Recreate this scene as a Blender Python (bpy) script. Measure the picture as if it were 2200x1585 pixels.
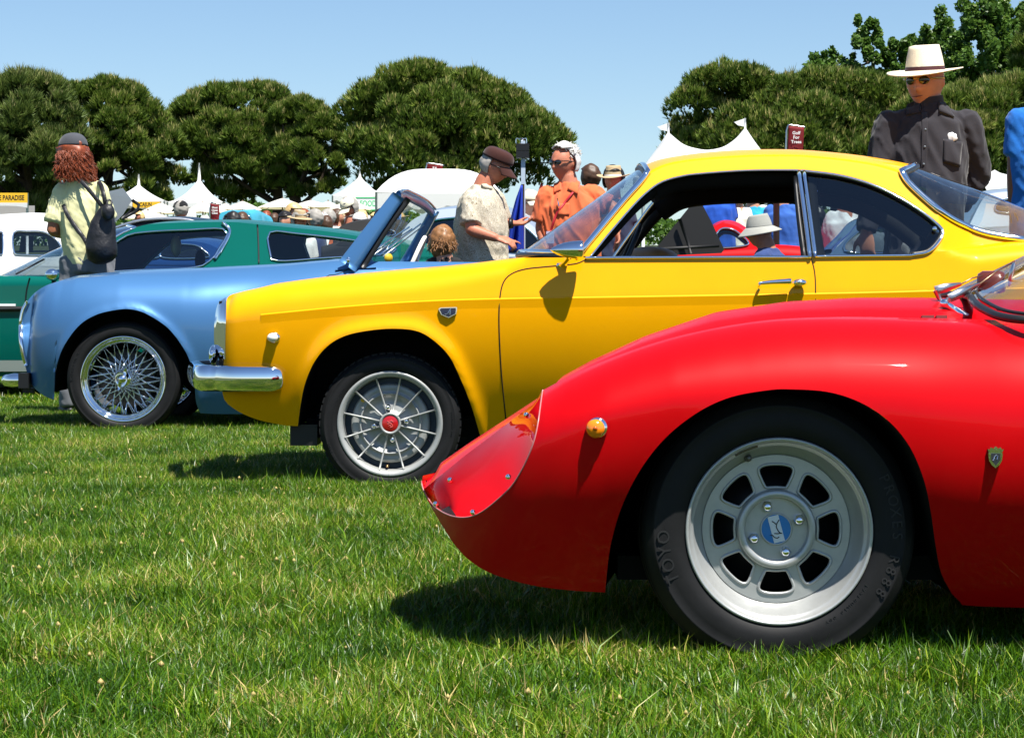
import bpy, bmesh, math, random
import numpy as np
from mathutils import Vector, Matrix
random.seed(7); RNG = np.random.default_rng(7)
SC = bpy.context.scene
for o in list(bpy.data.objects): bpy.data.objects.remove(o)
COL = SC.collection
# ------------------------------------------------------------------ camera
F, CX, HY, CH = 4800.0, 1100.0, 660.0, 0.735      # focal length in photo pixels, centre column, horizon row, camera height
cam = bpy.data.cameras.new('camera'); CAM = bpy.data.objects.new('camera', cam); COL.objects.link(CAM)
CAM.location = (0, 0, CH); CAM.rotation_euler = (math.radians(90), 0, 0)
cam.sensor_width = 36; cam.lens = F / 2200 * 36; cam.shift_y = -(792.5 - HY) / 2200
cam.clip_start = 0.05; cam.clip_end = 4000
SC.camera = CAM
# ------------------------------------------------------------------ sky and sun
SUN_TRAVEL = Vector((-0.26, 0.385, -1.0)).normalized()
to_sun = -SUN_TRAVEL
SUN_EL = math.asin(to_sun.z); SUN_AZ = math.atan2(to_sun.x, to_sun.y)
world = bpy.data.worlds.new('World'); SC.world = world; world.use_nodes = True
nt = world.node_tree; nt.nodes.clear()
sky = nt.nodes.new('ShaderNodeTexSky'); sky.sky_type = 'NISHITA'; sky.sun_disc = False
sky.sun_elevation = SUN_EL; sky.sun_rotation = SUN_AZ; sky.air_density = 1.0; sky.dust_density = 0.0; sky.ozone_density = 6.0; sky.altitude = 0
bg = nt.nodes.new('ShaderNodeBackground'); bg.inputs['Strength'].default_value = 0.066
wo = nt.nodes.new('ShaderNodeOutputWorld')
nt.links.new(sky.outputs[0], bg.inputs[0]); nt.links.new(bg.outputs[0], wo.inputs[0])
sl = bpy.data.lights.new('sun', 'SUN'); sl.energy = 5.0; sl.angle = math.radians(0.53); sl.color = (1, 0.955, 0.88)
SUN = bpy.data.objects.new('sun', sl); COL.objects.link(SUN); SUN.location = (5, -8, 20)
SUN.rotation_euler = SUN_TRAVEL.to_track_quat('-Z', 'Y').to_euler()
SC.view_settings.view_transform = 'Standard'; SC.view_settings.look = 'None'
SC.view_settings.exposure = 1.0; SC.view_settings.gamma = 1.0; SC.view_settings.use_curve_mapping = False
SC.render.engine = 'CYCLES'
SC.cycles.max_bounces = 10; SC.cycles.transparent_max_bounces = 24; SC.cycles.transmission_bounces = 8
SC.cycles.caustics_reflective = False; SC.cycles.caustics_refractive = False
SC.cycles.sample_clamp_indirect = 6.0
SC.cycles.use_denoising = True
# ------------------------------------------------------------------ helpers
def W(px, py, d):
    """photo pixel + distance in metres -> world point"""
    return np.array([(px - CX) / F * d, d, CH + (HY - py) / F * d])
MATS = {}
def mat(name, col=(.5, .5, .5), rough=.5, metal=0., coat=0., coat_rough=.03, spec=.5, trans=0., ior=1.45, alpha=1., sheen=0., emit=None, noise=None, bump=None, subsurf=0., transl=None):
    if name in MATS: return MATS[name]
    m = bpy.data.materials.new(name); m.use_nodes = True
    n = m.node_tree.nodes; L = m.node_tree.links
    p = n['Principled BSDF']
    p.inputs['Base Color'].default_value = (*col, 1); p.inputs['Roughness'].default_value = rough
    p.inputs['Metallic'].default_value = metal; p.inputs['Coat Weight'].default_value = coat
    p.inputs['Coat Roughness'].default_value = coat_rough; p.inputs['Specular IOR Level'].default_value = spec
    p.inputs['Transmission Weight'].default_value = trans; p.inputs['IOR'].default_value = ior; p.inputs['Alpha'].default_value = alpha
    p.inputs['Sheen Weight'].default_value = sheen
    if subsurf:
        p.inputs['Subsurface Weight'].default_value = subsurf; p.inputs['Subsurface Radius'].default_value = (.012, .005, .003)
    tc = None
    if noise or bump:
        tc = n.new('ShaderNodeTexCoord')
    if noise:   # (scale, dark factor, bright factor[, detail])
        t = n.new('ShaderNodeTexNoise'); t.inputs['Scale'].default_value = noise[0]; t.inputs['Detail'].default_value = 6; t.inputs['Roughness'].default_value = .65
        L.new(tc.outputs['Object'], t.inputs['Vector'])
        r = n.new('ShaderNodeMapRange'); r.inputs['From Min'].default_value = .3; r.inputs['From Max'].default_value = .7
        r.inputs['To Min'].default_value = noise[1]; r.inputs['To Max'].default_value = noise[2]
        L.new(t.outputs['Fac'], r.inputs['Value'])
        mx = n.new('ShaderNodeMix'); mx.data_type = 'RGBA'; mx.blend_type = 'MULTIPLY'; mx.inputs['Factor'].default_value = 1
        mx.inputs['A'].default_value = (*col, 1); L.new(r.outputs['Result'], mx.inputs['B']); L.new(mx.outputs['Result'], p.inputs['Base Color'])
    if bump:    # (scale, strength, distance)
        t = n.new('ShaderNodeTexNoise'); t.inputs['Scale'].default_value = bump[0]; t.inputs['Detail'].default_value = 5
        L.new(tc.outputs['Object'], t.inputs['Vector'])
        b = n.new('ShaderNodeBump'); b.inputs['Strength'].default_value = bump[1]; b.inputs['Distance'].default_value = bump[2]
        L.new(t.outputs['Fac'], b.inputs['Height']); L.new(b.outputs['Normal'], p.inputs['Normal'])
    if transl:  # thin leaf or cloth: mix in a translucent lobe
        tr = n.new('ShaderNodeBsdfTranslucent'); tr.inputs['Color'].default_value = (*transl[:3], 1)
        ms = n.new('ShaderNodeMixShader'); ms.inputs['Fac'].default_value = transl[3]
        L.new(p.outputs[0], ms.inputs[1]); L.new(tr.outputs[0], ms.inputs[2]); L.new(ms.outputs[0], n['Material Output'].inputs[0])
    MATS[name] = m
    return m
def mesh(name, v, f, m=None, parent=None, smooth=True, world=True, loc=None):
    """one mesh object; world-space vertices are kept in place under an unrotated Empty"""
    me = bpy.data.meshes.new(name)
    v = np.asarray(v, float).reshape(-1, 3)
    if isinstance(f, np.ndarray) and f.ndim == 2:
        k = f.shape[1]; me.vertices.add(len(v)); me.vertices.foreach_set('co', v.ravel())
        me.loops.add(f.size); me.loops.foreach_set('vertex_index', f.ravel().astype(np.int32))
        me.polygons.add(len(f)); me.polygons.foreach_set('loop_start', np.arange(0, f.size, k, dtype=np.int32))
        me.update(calc_edges=True)
    else:
        me.from_pydata([tuple(map(float, a)) for a in v], [], [tuple(int(i) for i in a) for a in f]); me.update()
    if smooth: me.polygons.foreach_set('use_smooth', np.ones(len(me.polygons), bool))
    me.validate()
    o = bpy.data.objects.new(name, me); COL.objects.link(o)
    if m: me.materials.append(m)
    if parent is not None:
        o.parent = parent
        if world:
            base = parent; off = Vector((0, 0, 0))
            while base is not None: off += base.location; base = base.parent
            o.location = -off
    if loc is not None: o.location = loc
    return o
def empty(name, loc=(0, 0, 0), label=None, cat=None, group=None, kind=None):
    o = bpy.data.objects.new(name, None); COL.objects.link(o); o.location = Vector(tuple(map(float, loc))); o.empty_display_size = .1
    return tag(o, label, cat, group, kind)
def tag(o, label=None, cat=None, group=None, kind=None):
    if label: o['label'] = label
    if cat: o['category'] = cat
    if group: o['group'] = group
    if kind: o['kind'] = kind
    return o
def copy_tree(o, parent=None):
    c = o.copy(); COL.objects.link(c); c.parent = parent
    for ch in list(o.children): copy_tree(ch, c)
    return c
def spl(P, n, closed=False):
    """Catmull-Rom through P, n samples spaced evenly in the parameter of the control points' chord length"""
    P = np.asarray(P, float)
    if len(P) == 2: return P[0] + (P[1] - P[0]) * np.linspace(0, 1, n)[:, None]
    if closed: Q = np.vstack([P[-1], P, P[0], P[1]])
    else: Q = np.vstack([2 * P[0] - P[1], P, 2 * P[-1] - P[-2]])
    out = []
    for i in range(1, len(Q) - 2):
        p0, p1, p2, p3 = Q[i - 1:i + 3]
        k = 24
        t = np.linspace(0, 1, k, endpoint=False)[:, None]
        out.append(.5 * (2 * p1 + (p2 - p0) * t + (2 * p0 - 5 * p1 + 4 * p2 - p3) * t ** 2 + (3 * p1 - p0 - 3 * p2 + p3) * t ** 3))
    out = np.vstack(out + [Q[-2][None]])
    s = np.r_[0, np.cumsum(np.linalg.norm(np.diff(out, axis=0), axis=1))]
    u = np.linspace(0, s[-1], n + 1)[:-1] if closed else np.linspace(0, s[-1], n)
    return np.stack([np.interp(u, s, out[:, j]) for j in range(out.shape[1])], 1)
def grid_faces(nu, nv, cu=False, cv=False):
    f = []
    for i in range(nu if cu else nu - 1):
        for j in range(nv if cv else nv - 1):
            a, b = i, (i + 1) % nu; c, d = j, (j + 1) % nv
            f.append((a * nv + c, b * nv + c, b * nv + d, a * nv + d))
    return f
def tube(P, r, seg=8, closed=False, cap=True, flat=None):
    """pipe along polyline P; r scalar or per point; flat=(a,b) gives elliptic section"""
    P = np.asarray(P, float); n = len(P); r = np.broadcast_to(np.asarray(r, float), (n,))
    if closed: T = np.roll(P, -1, 0) - np.roll(P, 1, 0)
    else: T = np.gradient(P, axis=0)
    T /= np.maximum(np.linalg.norm(T, axis=1), 1e-9)[:, None]
    up = np.array([0, 0, 1.]) if abs(T[0, 2]) < .9 else np.array([0, 1., 0])
    N = np.cross(T[0], up); N /= np.linalg.norm(N); V = []
    a = np.linspace(0, 2 * np.pi, seg, endpoint=False)
    fa, fb = flat or (1, 1)
    for i in range(n):
        N = N - T[i] * N.dot(T[i]); N /= max(np.linalg.norm(N), 1e-9); B = np.cross(T[i], N)
        V.append(P[i] + r[i] * (np.cos(a)[:, None] * N * fa + np.sin(a)[:, None] * B * fb))
    V = np.vstack(V); f = grid_faces(n, seg, closed, True)
    if cap and not closed:
        f.append(tuple(range(seg))[::-1]); f.append(tuple(range((n - 1) * seg, n * seg)))
    return V, f
def ellip_tube(P, ra, rb, side, seg=16, cap=True):
    """elliptic loft: half-widths ra along `side` direction, rb along the other; P centres"""
    P = np.asarray(P, float); n = len(P); T = np.gradient(P, axis=0); T /= np.maximum(np.linalg.norm(T, axis=1), 1e-9)[:, None]
    ra = np.broadcast_to(np.asarray(ra, float), (n,)); rb = np.broadcast_to(np.asarray(rb, float), (n,))
    side = np.asarray(side, float); a = np.linspace(0, 2 * np.pi, seg, endpoint=False); V = []
    for i in range(n):
        N = side - T[i] * side.dot(T[i]); N /= max(np.linalg.norm(N), 1e-9); B = np.cross(T[i], N)
        V.append(P[i] + np.cos(a)[:, None] * N * ra[i] + np.sin(a)[:, None] * B * rb[i])
    V = np.vstack(V); f = grid_faces(n, seg, False, True)
    if cap: f.append(tuple(range(seg))[::-1]); f.append(tuple(range((n - 1) * seg, n * seg)))
    return V, f
def lathe(prof, seg=48, axis='y'):
    """prof: (r, h) pairs revolved round the axis; open ends where r>0"""
    prof = np.asarray(prof, float); a = np.linspace(0, 2 * np.pi, seg, endpoint=False); V = []
    for r, h in prof:
        c, s = r * np.cos(a), r * np.sin(a); H_ = np.full(seg, h)
        V.append(np.stack([c, H_, s] if axis == 'y' else [c, s, H_], 1))
    return np.vstack(V), grid_faces(len(prof), seg, False, True)
def join(parts):
    V, Fa, k = [], [], 0
    for v, f in parts:
        V.append(np.asarray(v, float)); Fa += [tuple(i + k for i in q) for q in f]; k += len(v)
    return np.vstack(V), Fa
def ellipsoid(c, r, nu=20, nv=12, R=None):
    th = np.linspace(0, np.pi, nv); ph = np.linspace(0, 2 * np.pi, nu, endpoint=False)
    V = np.array([[np.sin(t) * np.cos(p), np.sin(t) * np.sin(p), np.cos(t)] for t in th for p in ph]) * np.asarray(r, float)
    if R is not None: V = V @ np.asarray(R).T
    return V + np.asarray(c, float), grid_faces(nv, nu, False, True)
def box(c, s, R=None):
    c = np.asarray(c, float); s = np.asarray(s, float) / 2
    V = np.array([[x, y, z] for x in (-1, 1) for y in (-1, 1) for z in (-1, 1)]) * s
    if R is not None: V = V @ np.asarray(R).T
    return V + c, [(0, 1, 3, 2), (4, 6, 7, 5), (0, 4, 5, 1), (2, 3, 7, 6), (0, 2, 6, 4), (1, 5, 7, 3)]
def rotz(a): return np.array([[math.cos(a), -math.sin(a), 0], [math.sin(a), math.cos(a), 0], [0, 0, 1]])
def roty(a): return np.array([[math.cos(a), 0, math.sin(a)], [0, 1, 0], [-math.sin(a), 0, math.cos(a)]])
def rotx(a): return np.array([[1, 0, 0], [0, math.cos(a), -math.sin(a)], [0, math.sin(a), math.cos(a)]])
def bevel(o, w=.005, seg=2, ang=35):
    b = o.modifiers.new('b', 'BEVEL'); b.width = w; b.segments = seg; b.limit_method = 'ANGLE'; b.angle_limit = math.radians(ang)
    return o
def solid(o, t, off=-1):
    s = o.modifiers.new('s', 'SOLIDIFY'); s.thickness = t; s.offset = off
    return o
def subsurf(o, n=2):
    s = o.modifiers.new('ss', 'SUBSURF'); s.levels = n; s.render_levels = n
    return o
def bake(o):
    """apply modifiers"""
    dg = bpy.context.evaluated_depsgraph_get(); me = bpy.data.meshes.new_from_object(o.evaluated_get(dg))
    old = o.data; o.modifiers.clear(); o.data = me
    if old.users == 0: bpy.data.meshes.remove(old)
    return o
def text_geo(s, size=1., bold=0., depth=.0):
    """flat letters as verts/faces in the XZ plane, centred, facing -Y"""
    cu = bpy.data.curves.new('t', 'FONT'); cu.body = s; cu.size = size; cu.align_x = 'CENTER'; cu.align_y = 'CENTER'; cu.extrude = depth; cu.offset = bold; cu.resolution_u = 3
    o = bpy.data.objects.new('t', cu); COL.objects.link(o)
    dg = bpy.context.evaluated_depsgraph_get(); dg.update(); me = bpy.data.meshes.new_from_object(o.evaluated_get(dg))
    v = np.array([q.co[:] for q in me.vertices]).reshape(-1, 3); f = [tuple(p.vertices) for p in me.polygons]
    bpy.data.objects.remove(o); bpy.data.curves.remove(cu); bpy.data.meshes.remove(me)
    return np.stack([v[:, 0], -v[:, 2], v[:, 1]], 1) if len(v) else np.zeros((0, 3)), f
def poly_panel(outer, holes=(), thick=.02):
    """2-D filled polygon with holes -> verts (x,z as given, y 0..thick) and faces"""
    cu = bpy.data.curves.new('p', 'CURVE'); cu.dimensions = '2D'; cu.fill_mode = 'BOTH'; cu.extrude = thick / 2
    for pts in [outer, *holes]:
        s = cu.splines.new('POLY'); s.points.add(len(pts) - 1); s.use_cyclic_u = True
        for q, p in zip(s.points, pts): q.co = (p[0], p[1], 0, 1)
    o = bpy.data.objects.new('p', cu); COL.objects.link(o)
    dg = bpy.context.evaluated_depsgraph_get(); dg.update(); me = bpy.data.meshes.new_from_object(o.evaluated_get(dg))
    v = np.array([q.co[:] for q in me.vertices]).reshape(-1, 3); f = [tuple(p.vertices) for p in me.polygons]
    bpy.data.objects.remove(o); bpy.data.curves.remove(cu); bpy.data.meshes.remove(me)
    return np.stack([v[:, 0], -v[:, 2], v[:, 1]], 1), f
def fbm(P, scale, seed=0, octv=3):
    """cheap smooth pseudo-noise from random sines, range about -1..1"""
    r = np.random.default_rng(seed); out = np.zeros(len(P)); a = 1.; s = 0
    for o in range(octv):
        for k in range(5):
            w = r.normal(size=3) * scale * 2 ** o; out += a * np.sin(P @ w + r.uniform(0, 6.28)) ; s += a * .5
        a *= .55
    return out / s
# ------------------------------------------------------------------ shared materials
M_CHROME = mat('chrome', (.92, .92, .93), .04, 1.0)
M_ALU = mat('aluminium', (.74, .75, .74), .28, .85, noise=(40, .9, 1.05))
M_SILVER = mat('silver_wheel_paint', (.44, .45, .44), .38, .5, noise=(60, .94, 1.04))
M_SILVER2 = mat('matt_silver_paint', (.34, .35, .34), .46, .25, noise=(60, .94, 1.04))
M_BLACK = mat('black_trim', (.008, .008, .009), .45)
M_RUBBER = mat('rubber', (.0075, .0075, .008), .6, spec=.3, bump=(60, .15, .002), noise=(9, .7, 1.4))
M_RUBTXT = mat('rubber_lettering', (.0125, .0125, .013), .55)
M_INT = mat('black_interior', (.006, .006, .006), .8, spec=.2)
M_GASKET = mat('gasket', (.015, .015, .016), .4)
M_STEEL = mat('satin_steel', (.55, .56, .57), .3, 1.)
def glass_mat(name, tint=(.92, .96, .97), refl=1., rough=0., pwr=5):
    """thin window pane: clear with fresnel reflection"""
    if name in MATS: return MATS[name]
    m = bpy.data.materials.new(name); m.use_nodes = True; n = m.node_tree.nodes; L = m.node_tree.links; n.remove(n['Principled BSDF'])
    t = n.new('ShaderNodeBsdfTransparent'); t.inputs[0].default_value = (*tint, 1)
    g = n.new('ShaderNodeBsdfGlossy'); g.inputs['Roughness'].default_value = rough; g.inputs['Color'].default_value = (1, 1, 1, 1)
    fr = n.new('ShaderNodeLayerWeight'); fr.inputs['Blend'].default_value = .5
    pw = n.new('ShaderNodeMath'); pw.operation = 'POWER'; pw.inputs[1].default_value = pwr; L.new(fr.outputs['Facing'], pw.inputs[0])
    mu = n.new('ShaderNodeMapRange'); mu.inputs['To Min'].default_value = .045 * refl; mu.inputs['To Max'].default_value = min(1., .45 + .5 * refl); L.new(pw.outputs[0], mu.inputs[0])
    mx = n.new('ShaderNodeMixShader'); L.new(mu.outputs[0], mx.inputs[0]); L.new(t.outputs[0], mx.inputs[1]); L.new(g.outputs[0], mx.inputs[2])
    L.new(mx.outputs[0], n['Material Output'].inputs[0]); MATS[name] = m
    return m
M_GLASS = glass_mat('window_glass', (.80, .86, .86), 1.5)
M_GLASSD = glass_mat('dark_window_glass', (.60, .66, .68), 1.6)
M_PLEXI = glass_mat('clear_plastic', (.97, .97, .97), .35, 0., 10)
# ------------------------------------------------------------------ lawn
gm = bpy.data.materials.new('lawn_soil'); gm.use_nodes = True; n = gm.node_tree.nodes; L = gm.node_tree.links
p = n['Principled BSDF']; p.inputs['Roughness'].default_value = .95
tc = n.new('ShaderNodeTexCoord'); t1 = n.new('ShaderNodeTexNoise'); t1.inputs['Scale'].default_value = 18; t1.inputs['Detail'].default_value = 8
L.new(tc.outputs['Object'], t1.inputs['Vector']); cr = n.new('ShaderNodeValToRGB')
cr.color_ramp.elements[0].position = .3; cr.color_ramp.elements[0].color = (.012, .022, .004, 1)
cr.color_ramp.elements[1].position = .75; cr.color_ramp.elements[1].color = (.055, .075, .014, 1)
L.new(t1.outputs['Fac'], cr.inputs[0]); L.new(cr.outputs[0], p.inputs['Base Color'])
def GZ(y):
    """the field is flat under the cars and rises gently behind them"""
    y = np.asarray(y, float); return np.where(y < 16, 0, np.where(y < 24, .036 * (y - 16) ** 2 / 16, .036 * (np.minimum(y, 175) - 20)))
gy = np.r_[-400, -50, np.linspace(10, 30, 21), np.linspace(35, 180, 30), 400, 1800]; gx = np.array([-900, -60, 0, 60, 900.])
ground = mesh('ground', [(x, yy, float(GZ(yy))) for yy in gy for x in gx], flip(grid_faces(len(gy), len(gx))) if False else grid_faces(len(gy), len(gx)), gm)
tag(ground, 'flat lawn soil under the parked cars', None, None, 'structure')
# grass blades: a few patches of real blades, scattered as instances of one object
bm_ = bpy.data.materials.new('grass_blade'); bm_.use_nodes = True; n = bm_.node_tree.nodes; L = bm_.node_tree.links
p = n['Principled BSDF']; p.inputs['Roughness'].default_value = .38; p.inputs['Specular IOR Level'].default_value = .36
at = n.new('ShaderNodeAttribute'); at.attribute_name = 'tint'
cr = n.new('ShaderNodeValToRGB'); e = cr.color_ramp.elements
e[0].position = 0; e[0].color = (.016, .052, .002, 1); e[1].position = 1; e[1].color = (.54, .42, .16, 1)
for pos, c in ((.34, (.042, .122, .0015, 1)), (.64, (.110, .225, .004, 1)), (.84, (.24, .32, .015, 1)), (.94, (.38, .34, .08, 1))):
    q = e.new(pos); q.color = c
geo = n.new('ShaderNodeNewGeometry'); nz = n.new('ShaderNodeTexNoise'); nz.inputs['Scale'].default_value = 1.7; nz.inputs['Detail'].default_value = 4
L.new(geo.outputs['Position'], nz.inputs['Vector'])
mr = n.new('ShaderNodeMapRange'); mr.inputs['From Min'].default_value = .3; mr.inputs['From Max'].default_value = .72; mr.inputs['To Min'].default_value = -.24; mr.inputs['To Max'].default_value = .26
L.new(nz.outputs['Fac'], mr.inputs['Value'])
ad = n.new('ShaderNodeMath'); ad.operation = 'ADD'; L.new(at.outputs['Fac'], ad.inputs[0]); L.new(mr.outputs[0], ad.inputs[1]); L.new(ad.outputs[0], cr.inputs[0])
L.new(cr.outputs[0], p.inputs['Base Color'])
tr = n.new('ShaderNodeBsdfTranslucent'); L.new(cr.outputs[0], tr.inputs[0]); ms = n.new('ShaderNodeMixShader'); ms.inputs[0].default_value = .27
L.new(p.outputs[0], ms.inputs[1]); L.new(tr.outputs[0], ms.inputs[2]); L.new(ms.outputs[0], n['Material Output'].inputs[0])
def grass_patch(i, size, nb, h0, h1, w):
    r = np.random.default_rng(100 + i)
    x = r.uniform(-size / 2, size / 2, nb); y = r.uniform(-size / 2, size / 2, nb)
    cl = fbm(np.stack([x, y, 0 * x], 1), 14, i, 2)
    h = (r.uniform(h0, h1, nb)) * (1 + .28 * cl); tall = r.random(nb) < .02; h[tall] *= 1.55
    a = r.uniform(0, 2 * np.pi, nb); lean = np.abs(r.normal(.75, .5, nb)) ; ww = w * r.uniform(.6, 1.35, nb)
    dx, dy = np.cos(a), np.sin(a); tw = a + np.pi / 2 + r.normal(0, .6, nb); sx, sy = np.cos(tw) * ww / 2, np.sin(tw) * ww / 2
    V = np.zeros((nb, 5, 3))
    def c(t): return x + dx * lean * h * t ** 1.8, y + dy * lean * h * t ** 1.8, h * t * np.sqrt(np.maximum(.1, 1 - (lean * .55 * t) ** 2))
    X, Y, Z = x, y, x * 0 - .005
    V[:, 0] = np.stack([X - sx, Y - sy, Z], 1); V[:, 1] = np.stack([X + sx, Y + sy, Z], 1)
    X, Y, Z = c(.55); V[:, 2] = np.stack([X + sx * .85, Y + sy * .85, Z], 1); V[:, 3] = np.stack([X - sx * .85, Y - sy * .85, Z], 1)
    X, Y, Z = c(1.); V[:, 4] = np.stack([X, Y, Z], 1)
    b = (np.arange(nb) * 5)[:, None]
    f = np.vstack([b + np.array([0, 1, 2]), b + np.array([0, 2, 3]), b + np.array([3, 2, 4])])
    nf = 5 if size < 1 else 10; fl = []; O = np.array([(1, 0, 0), (0, 1, 0), (-1, 0, 0), (0, -1, 0), (0, 0, 1), (0, 0, -1.)])
    for q in range(nf): fl.append(O * r.uniform(.004, .0075) * (1 if size < 1 else 1.5) + np.array([r.uniform(-size / 2, size / 2), r.uniform(-size / 2, size / 2), r.uniform(h0 * .9, h1 * .8)]))
    fb = (np.arange(nf) * 6 + nb * 5)[:, None, None] + np.array([(0, 1, 4), (1, 2, 4), (2, 3, 4), (3, 0, 4), (1, 0, 5), (2, 1, 5), (3, 2, 5), (0, 3, 5)])[None]
    f = np.vstack([f, fb.reshape(-1, 3)])
    o = mesh('grass_patch', np.vstack([V.reshape(-1, 3)] + fl), f, bm_, smooth=False)
    t = np.clip(r.normal(.42, .21, nb) + .12 * cl, .0, .83); dead = r.random(nb) < .075; t[dead] = r.uniform(.84, 1.15, dead.sum())
    A = o.data.attributes.new('tint', 'FLOAT', 'POINT'); A.data.foreach_set('value', np.r_[np.repeat(t, 5), np.full(nf * 6, 1.3)].astype(np.float32))
    COL.objects.unlink(o)
    return o
patches = [grass_patch(i, .62, 9000, .024, .057, .0030) for i in range(4)]
far_patch = grass_patch(9, 1.3, 9000, .035, .065, .009)
def scatter_points(rows):
    return np.array(rows)
rr = np.random.default_rng(5); pts = []
y = -2.5
while y < 17:
    hw = max(2.6, .24 * y + 1.6); x = -hw
    while x < hw:
        pts.append((x + rr.uniform(-.08, .08), y + rr.uniform(-.08, .08), float(GZ(y)))); x += .46
    y += .46
fpts = []; y = 17
while y < 62:
    hw = .25 * y + 2; x = -hw
    while x < hw:
        fpts.append((x + rr.uniform(-.2, .2), y + rr.uniform(-.2, .2), 0)); fpts[-1] = (fpts[-1][0], fpts[-1][1], float(GZ(fpts[-1][1]))); x += 1.0
    y += 1.0
def scatter(name, P, objs, label, smin, smax):
    o = mesh(name, P, [], None); ng = bpy.data.node_groups.new(name, 'GeometryNodeTree')
    ng.interface.new_socket('Geometry', in_out='INPUT', socket_type='NodeSocketGeometry'); ng.interface.new_socket('Geometry', in_out='OUTPUT', socket_type='NodeSocketGeometry')
    N = ng.nodes; K = ng.links; gi = N.new('NodeGroupInput'); go = N.new('NodeGroupOutput'); jn = N.new('GeometryNodeJoinGeometry')
    for i, ob in enumerate(objs):
        oi = N.new('GeometryNodeObjectInfo'); oi.inputs['Object'].default_value = ob
        ip = N.new('GeometryNodeInstanceOnPoints'); K.new(gi.outputs[0], ip.inputs['Points']); K.new(oi.outputs['Geometry'], ip.inputs['Instance'])
        if len(objs) > 1:
            ix = N.new('GeometryNodeInputIndex'); rn = N.new('FunctionNodeRandomValue'); rn.data_type = 'INT'
            rn.inputs['Min'].default_value = None if False else 0
            for s in rn.inputs:
                if s.name == 'Max' and s.type == 'INT': s.default_value = len(objs) - 1
                if s.name == 'Min' and s.type == 'INT': s.default_value = 0
            rn.inputs['Seed'].default_value = 3
            cp = N.new('FunctionNodeCompare'); cp.data_type = 'INT'; cp.operation = 'EQUAL'
            ro = [s for s in rn.outputs if s.type == 'INT'][0]; ci = [s for s in cp.inputs if s.type == 'INT']
            K.new(ro, ci[0]); ci[1].default_value = i; K.new(cp.outputs[0], ip.inputs['Selection'])
        rv = N.new('FunctionNodeRandomValue'); rv.data_type = 'FLOAT_VECTOR'
        v = [s for s in rv.inputs if s.type == 'VECTOR']; v[0].default_value = (0, 0, 0); v[1].default_value = (0, 0, 6.2832); rv.inputs['Seed'].default_value = 11
        K.new([s for s in rv.outputs if s.type == 'VECTOR'][0], ip.inputs['Rotation'])
        rs = N.new('FunctionNodeRandomValue'); fl = [s for s in rs.inputs if s.type == 'VALUE']; fl[0].default_value = smin; fl[1].default_value = smax; rs.inputs['Seed'].default_value = 23
        K.new([s for s in rs.outputs if s.type == 'VALUE'][0], ip.inputs['Scale'])
        K.new(ip.outputs[0], jn.inputs[0])
    K.new(jn.outputs[0], go.inputs[0]); o.modifiers.new('scatter', 'NODES').node_group = ng
    return tag(o, label, None, None, 'stuff')
scatter('grass', pts, patches, 'green lawn grass with straw coloured blades in front of and under the cars', .85, 1.15)
scatter('grass', fpts, [far_patch], 'green lawn grass stretching away behind the parked cars', .9, 1.25)
# ------------------------------------------------------------------ trees
def leaf_mat(name, ramp, rough=.55, trans=.3):
    m = bpy.data.materials.new(name); m.use_nodes = True; n = m.node_tree.nodes; L = m.node_tree.links; p = n['Principled BSDF']
    p.inputs['Roughness'].default_value = rough; p.inputs['Specular IOR Level'].default_value = .3
    at = n.new('ShaderNodeAttribute'); at.attribute_name = 'tint'; cr = n.new('ShaderNodeValToRGB'); e = cr.color_ramp.elements
    e[0].position, e[0].color = ramp[0][0], (*ramp[0][1], 1); e[1].position, e[1].color = ramp[-1][0], (*ramp[-1][1], 1)
    for pos, c in ramp[1:-1]: q = e.new(pos); q.color = (*c, 1)
    L.new(at.outputs['Fac'], cr.inputs[0]); L.new(cr.outputs[0], p.inputs['Base Color'])
    t = n.new('ShaderNodeBsdfTranslucent'); L.new(cr.outputs[0], t.inputs[0]); ms = n.new('ShaderNodeMixShader'); ms.inputs[0].default_value = trans
    L.new(p.outputs[0], ms.inputs[1]); L.new(t.outputs[0], ms.inputs[2]); L.new(ms.outputs[0], n['Material Output'].inputs[0])
    return m
M_PINE = leaf_mat('pine_needles', [(0, (.050, .092, .012)), (.45, (.108, .172, .022)), (.75, (.18, .245, .036)), (1, (.42, .37, .14))])
M_PINE2 = leaf_mat('loose_pine_needles', [(0, (.045, .080, .014)), (.5, (.105, .155, .030)), (.8, (.16, .21, .045)), (1, (.30, .27, .12))])
M_LEAF = leaf_mat('broad_leaves', [(0, (.042, .095, .013)), (.5, (.090, .180, .026)), (.8, (.155, .255, .042)), (1, (.28, .35, .09))], .4, .4)
M_BARK = mat('bark', (.060, .042, .030), .9, noise=(3, .6, 1.3), bump=(6, .6, .05))
def unit(n, r):
    v = r.normal(size=(n, 3)); return v / np.linalg.norm(v, axis=1)[:, None]
def tufts(C, Dr, ln, r, k=6, w=.045, cone=.42):
    """needle brushes: k thin triangles per tuft around direction Dr"""
    n = len(C); up = unit(n, r); A = np.cross(Dr, up); A /= np.linalg.norm(A, axis=1)[:, None]; B = np.cross(Dr, A); V = np.zeros((n, k, 3, 3))
    for j in range(k):
        ph = 2 * np.pi * j / k + r.uniform(0, 1, n); sp = cone * r.uniform(.3, 1.2, n)
        d = Dr + (np.cos(ph) * sp)[:, None] * A + (np.sin(ph) * sp)[:, None] * B
        s = np.cross(d, unit(n, r)); s /= np.linalg.norm(s, axis=1)[:, None]
        b = C + d * (ln * .05)[:, None]; wd = (w * r.uniform(.7, 1.3, n))[:, None]
        V[:, j, 0] = b - s * wd; V[:, j, 1] = b + s * wd; V[:, j, 2] = C + d * (ln * r.uniform(.75, 1.1, n))[:, None]
    return V.reshape(-1, 3)
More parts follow.
